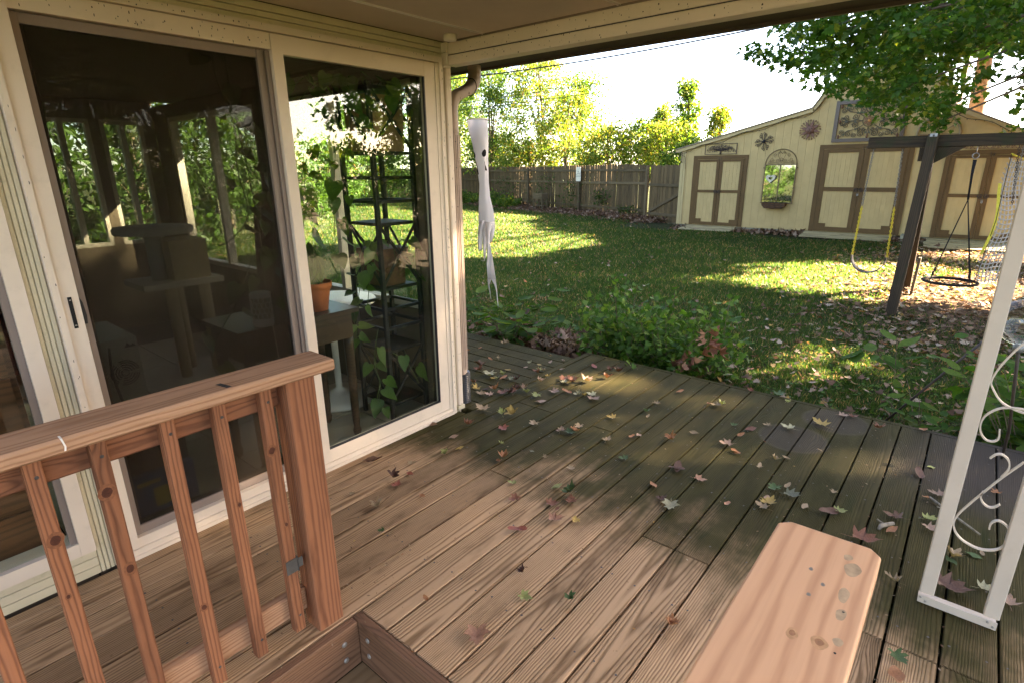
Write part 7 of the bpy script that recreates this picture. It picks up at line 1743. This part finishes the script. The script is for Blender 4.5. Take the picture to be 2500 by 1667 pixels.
brt = [([(24.2, .7, 5 + (i % 5) * .9), tuple((Vector((24.2, .7, 6.5)).lerp(Vector(TALL_CLUSTERS[i]), .5) + Vector((0, 0, .5)))), TALL_CLUSTERS[i]], .07) for i in range(0, len(TALL_CLUSTERS), 8)]
tall = limb_tree('tall_tree', 'tall tree trunk rising behind the right end of the shed roof', [tuple(TT), (24.25, .72, 3), (24.2, .82, 6.5), (24.0, .6, 11)], .27, brt, M['barklit'])
pt = cloud(TALL_CLUSTERS, .80, 92, rm, .6)  # unseen crown, shaped so its shade falls around the sunlit lawn patches
leaves('crown', pt, rm.uniform(.14, .24, len(pt)), 'maple', M['maple'], tall, up=.5, droop=.5, rng=rm)
# light airy trees beyond the fence
def fence_tree(p, h, w, seed, label, mat='autumn', dens=1.0, z0=1.0, ls=(.11, .21), group='trees beyond the fence'):
    r = np.random.default_rng(seed); rr = random.Random(seed)
    n = max(16, int(37 * dens * w * h / 3)); cs = []
    for _ in range(n):
        u = rr.random() ** .85; z = z0 + (h - z0) * u; wd = w * (.45 + .55 * math.sin(math.pi * min(1, .2 + .75 * u))) * rr.random() ** .6; a = rr.uniform(0, 6.28)
        cs.append((p[0] + wd * math.cos(a), p[1] + wd * math.sin(a), z))
    brs = [([(p[0], p[1], max(.2, c[2] * .45)), (p[0] * .5 + c[0] * .5, p[1] * .5 + c[1] * .5, c[2] * .82), c], .022) for c in cs[::4]]
    t = limb_tree('background_tree', label, [(p[0], p[1], -.4), (p[0] + rr.uniform(-.2, .2), p[1] + rr.uniform(-.2, .2), h * .5), (p[0] + rr.uniform(-.3, .3), p[1], h * .93)], .085, brs, M['bark'], group)
    rad = r.uniform(.32, .85, len(cs)) * min(1.0, .45 + w * .3)
    pts = cloud(cs, rad, 62, r, .75)
    leaves('crown', pts, r.uniform(*ls, len(pts)), 'quad', M[mat], t, up=.25, droop=.6, rng=r)
FT = [((25.2, 25.3), 7.4, 2.0, 'autumn2', 1, 'tall green tree beyond the fence beside the downspout'), ((24.6, 21.8), 7.0, 2.0, 'autumn2', .9, 'tall pale green tree beyond the fence above the windsock'),
      ((25.6, 19.2), 7.0, 2.2, 'autumn', .8, 'tall airy yellow green tree beyond the fence left of the sign'), ((24.0, 16.3), 5.0, 1.7, 'autumn', .8, 'yellow tree beyond the fence above the planter box'),
      ((26.2, 17.0), 6.2, 1.6, 'autumn2', .7, 'taller thin green tree behind the yellow one'), ((23.0, 13.5), 3.3, 1.5, 'autumn', 1.2, 'low yellow bushy tree beyond the fence above the sign'),
      ((24.8, 12.4), 3.6, 1.5, 'autumn2', 1.1, 'low green bushy tree beyond the fence right of the sign'), ((22.8, 10.6), 3.2, 1.2, 'autumn', 1.3, 'low golden tree beyond the fence near the gate'),
      ((24.6, 10.55), 5.0, .6, 'autumn2', 2.2, 'slim upright green sapling above the fence near the shed'), ((25.0, 11.9), 4.2, .5, 'autumn', 2.2, 'thin wispy yellow sapling beyond the fence'),
      ((23.6, 8.75), 3.7, .5, 'autumn', 2.2, 'small leaning yellow tree just left of the shed eave'), ((21.4, 9.1), 2.5, .8, 'autumn2', 1.3, 'green bush squeezed between fence gate and shed eave'),
      ((27.4, 28.5), 7.5, 2.4, 'autumn2', .9, 'tree beyond the fence hidden mostly by the house corner'), ((23.9, 18.6), 3.0, 1.5, 'autumn', 1.2, 'low golden bush leaning over the fence behind the planter box'), ((25.2, 22.4), 3.4, 1.6, 'autumn2', 1.2, 'low green bush over the fence right of the windsock')]
for i, (p, h, w, mt, dn, lab) in enumerate(FT): fence_tree(p, h, w, 100 + i, lab, mt, dn)
# unseen right boundary: maple added to shade the porch, trees and hedge for reflections
BT = Vector((18.3, -15.2, -.25))
brp = [([(18.3, -15.2, 9 + (i % 4) * .9), tuple((Vector((18.3, -15.2, 12.0)).lerp(Vector(PORCH_SHADE_CLUSTERS[i]), .5) + Vector((0, 0, .4)))), PORCH_SHADE_CLUSTERS[i]], .09) for i in range(0, len(PORCH_SHADE_CLUSTERS), 8)]
bt = limb_tree('added_shade_maple', 'tall broad unseen maple added far off on the right boundary to shade the porch', [tuple(BT), (18.3, -15.1, 4), (18.2, -15.0, 9), (18.3, -15.0, 16)], .42, brp, M['bark'])
pp = cloud(PORCH_SHADE_CLUSTERS, .85, 80, rm, .6)
leaves('crown', pp, rm.uniform(.16, .26, len(pp)), 'maple', M['maple'], bt, up=.55, droop=.5, rng=rm)
for i, (p, h, w, mt, lab) in enumerate((((2.5, -10.5), 6.0, 2.2, 'autumn2', 'green tree on the right boundary reflected in the door'), ((6.5, -13.0), 6.0, 2.2, 'autumn', 'yellowing tree at the far right boundary'), ((14.5, -12.5), 5.5, 2.2, 'autumn2', 'green tree at the right boundary beyond the swing'))):
    fence_tree(p, h, w, 140 + i, lab, mt, .9, .3, (.14, .28), 'trees along the right boundary')
HL = ['hedge shrub on the right boundary behind the porch', 'hedge shrub on the right boundary level with the porch post', 'hedge shrub on the right boundary beyond the deck', 'hedge shrub on the right boundary level with the leafy sapling', 'hedge shrub beside the added shade maple trunk', 'hedge shrub on the right boundary level with the swing', 'hedge shrub on the right boundary beyond the swing']
for i, x_ in enumerate(np.arange(-1, 17, 2.6)):
    fence_tree((x_, -9.6 + .6 * math.sin(x_)), 2.3, 1.6, 170 + i, HL[i], 'autumn2', 1.3, .0, (.12, .24), 'hedge shrubs along the right boundary')

for i, (p, h, w, mt, lab) in enumerate((((.5, 11.5), 5.0, 2.2, 'vine', 'green tree behind the sunroom seen through its back windows'), ((4.5, 14.5), 5.5, 2.0, 'vine', 'green tree left of the house beyond the side deck'), ((-4.0, 11.0), 5.0, 2.2, 'vine', 'yellowing tree behind the sunroom'))):
    fence_tree(p, h, w, 150 + i, lab, mt, 1.0, .0, (.14, .28), 'trees beside the sunroom')  # dark leaf colour puts these trees in shade

for i, (p, h, w, mt, lab) in enumerate((((15.0, 23.5), 5.5, 2.0, 'vine', 'green tree at the left end of the lawn seen through the sunroom'), ((11.5, 20.5), 5.0, 1.8, 'vine', 'leafy green tree left of the lawn seen through the shelf'), ((18.5, 27.0), 6.0, 2.2, 'autumn', 'yellowing tree far down the lawn behind the sunroom'), ((8.0, 18.0), 4.5, 1.8, 'vine', 'bushy green tree behind the sunroom corner'), ((21.5, 27.5), 6.5, 2.0, 'vine', 'green tree at the far left end of the fence'), ((25.0, 34.0), 7.0, 2.4, 'vine', 'broad green tree beyond the far end of the fence'))):
    fence_tree(p, h, w, 160 + i, lab, mt, 1.1, .0, (.14, .26), 'trees at the left end of the lawn')  # dark leaf colour on most of these stands in for shade

# ================================================================== WIRES AND MAST
def wire(name, lab, p, q, sag, r):
    pts = [Vector(p).lerp(Vector(q), u) + Vector((0, 0, -sag * 4 * u * (1 - u))) for u in np.linspace(0, 1, 40)]
    o = MB().tube([tuple(a) for a in pts], r, 5).build(name, M['wire'], None)
    return tag(o, lab, 'cable', 'overhead cables')
wire('power_line', 'thick twisted power cable crossing the sky below the gutter', (14.2, 21.0, 4.75), (19.0, -1.0, 6.05), .55, .022)
wire('power_line', 'thin upper cable crossing the open sky', (23.0, 25.0, 4.95), (21.5, -1.0, 5.75), .25, .010)
wire('power_line', 'thin lower cable crossing the open sky', (22.5, 25.0, 4.55), (21.6, -1.0, 5.2), .2, .013)
o = MB().tube([(26.0, 1.26, -.3), (26.0, 1.26, 3), (26.0, 1.29, 7.0)], [.05, .045, .04], 8).build('antenna_mast', M['pole'], None)
tag(o, 'thin pale mast standing left of the tree trunk behind the shed', 'mast')

# ================================================================== GRASS AND LEAF LITTER
rg = np.random.default_rng(8)
def scatter(n, x0, x1, y0, y1, near=True):
    out = []
    tot = 0
    while tot < n:
        k = n * 2
        x = rg.uniform(x0, x1, k); y = rg.uniform(y0, y1, k)
        d = np.hypot(x, y); pr_ = np.minimum(1, (5.0 / d) ** 1.7) if near else np.ones(k)
        keep = rg.random(k) < pr_
        # stay in front of the fence, off the decks and the shed
        fy = FA.x + (y - FA.y) * (FD.x / FD.y)
        keep &= (x < np.where(y > 9.3, fy - .15, 16.95)) & ~((x < 3.99) & (y < 2.47)) & ~((x < 3.83) & (y >= 2.47))
        out.append(np.stack([x[keep], y[keep]], -1)); tot += keep.sum()
    return np.concatenate(out)[:n]
def fnoise(x, y): return (np.sin(x * 1.3 + 2 * np.sin(y * .9)) + np.sin(y * 1.7 + 1.5 * np.sin(x * .8 + 1)) + np.sin((x + y) * 2.9) * .6) / 2.6
P = scatter(430000, 3.85, 25, -2.2, 26)
x, y = P[:, 0], P[:, 1]; d = np.hypot(x, y); nz = fnoise(x, y)
bare = np.clip((2.2 - y + nz * 1.1) / 2.2, 0, 1) * np.clip((x - 5.0) / 3.5, 0, 1)          # leaf covered ground by the swing
fx = np.where(y > 9.0, FA.x + (y - FA.y) * (FD.x / FD.y), 17.0) - x
bare = np.maximum(bare, np.clip((1.35 + .35 * nz - fx) / .5, 0, 1))
bare = np.maximum(bare, np.clip((1.0 - np.hypot((x - 4.25) / .9, (y - 3.0) / 1.1)) * 2.2, 0, .93))
keep = rg.random(len(x)) > bare * .96
x, y, d = x[keep], y[keep], d[keep]; N = len(x)
h = rg.uniform(.025, .062, N) * np.clip(.8 + d * .03, .8, 1.5); w = .0042 * np.clip(d / 4.5, 1, 3.6) * rg.uniform(.7, 1.4, N)
a = rg.uniform(0, 6.283, N); ln = rg.uniform(.2, .95, N) * h; b = rg.uniform(0, 6.283, N)
z = gzv(x, y) - .004
V = np.empty((N, 3, 3))
V[:, 0] = np.stack([x - w * np.cos(a), y - w * np.sin(a), z], -1)
V[:, 1] = np.stack([x + w * np.cos(a), y + w * np.sin(a), z], -1)
V[:, 2] = np.stack([x + ln * np.cos(b), y + ln * np.sin(b), z + h], -1)
o = fastmesh('lawn_grass', V.reshape(-1, 3), [np.arange(N * 3).reshape(-1, 3)], M['grass'], None, 'stuff')
# clover-like ground cover near the deck
P = scatter(4500, 3.95, 9, -2, 5.5); P = P[rg.random(len(P)) < np.clip(1.3 - (P[:, 0] - 4) / 3, .05, 1)]
leaves('ground_cover', np.c_[P, gzv(P[:, 0], P[:, 1]) + rg.uniform(.01, .06, len(P))], rg.uniform(.018, .042, len(P)), 'heart', M['shrub'], None, 'stuff', up=.7, rng=rg)
# loose leaves over the lawn
P = scatter(5200, 3.9, 20, -2.2, 20, True)
x, y = P[:, 0], P[:, 1]
dens = .16 + .84 * np.clip((3.2 - y + .8 * fnoise(x, y)) / 3.5, 0, 1)
dens = np.where(y > 2.6, .22, dens)
P = P[rg.random(len(P)) < dens]
leaves('lawn_leaves', np.c_[P, gzv(P[:, 0], P[:, 1]) + rg.uniform(.02, .06, len(P))], rg.uniform(.035, .08, len(P)), 'maple', M['litter'], None, 'stuff', up=.62, rng=rg, curl=.5)
P = scatter(9000, 6.5, 16.5, -3, 2.8, False); P = P[rg.random(len(P)) < np.clip((2.4 - P[:, 1] + .9 * fnoise(P[:, 0], P[:, 1])) / 1.8, 0, 1)]
leaves('lawn_leaves', np.c_[P, gzv(P[:, 0], P[:, 1]) + rg.uniform(.005, .04, len(P))], rg.uniform(.045, .095, len(P)), 'maple', M['litter'], None, 'stuff', up=.66, rng=rg, curl=.5)
# drifts against the fence, the shed and the deck corner
ss = rg.uniform(-1.2, 24, 6500); dd = np.abs(rg.normal(0, .55, 6500)) + .08
q = np.array([tuple(FA + FD * a + FN * b) for a, b in zip(ss, dd)]); keep = (q[:, 0] < 16.9) | (q[:, 1] > 7.6)
q = q[keep]; dd = dd[keep]
q[:, 2] = gzv(q[:, 0], q[:, 1]) + rg.uniform(0, 1, len(q)) * np.clip(.20 - .15 * dd, .02, .2)
leaves('leaf_drift', q, rg.uniform(.07, .13, len(q)), 'maple', M['litterdark'], None, 'stuff', up=.5, rng=rg, curl=.7)
n = 1500; xx = 16.98 - np.abs(rg.normal(0, .35, n)); yy = rg.uniform(-1.2, 7.3, n); keep = ~((xx > 16.15) & (((yy > 5.4) & (yy < 7)) | ((yy > 1.6) & (yy < 3.65)) | (yy < .95)))
xx, yy = xx[keep], yy[keep]
leaves('leaf_drift', np.c_[xx, yy, gzv(xx, yy) + rg.uniform(0, .08, len(xx))], rg.uniform(.07, .14, len(xx)), 'maple', M['litterdark'], None, 'stuff', up=.5, rng=rg, curl=.7)
n = 900; xx = rg.normal(4.25, .35, n); yy = rg.normal(3.0, .6, n); keep = (xx > np.where(yy > 2.47, 3.84, 4.0))
xx, yy = xx[keep], yy[keep]
leaves('leaf_drift', np.c_[xx, yy, gzv(xx, yy) + rg.uniform(0.01, .07, len(xx))], rg.uniform(.06, .13, len(xx)), 'maple', M['litterdark'], None, 'stuff', up=.5, rng=rg, curl=.7)
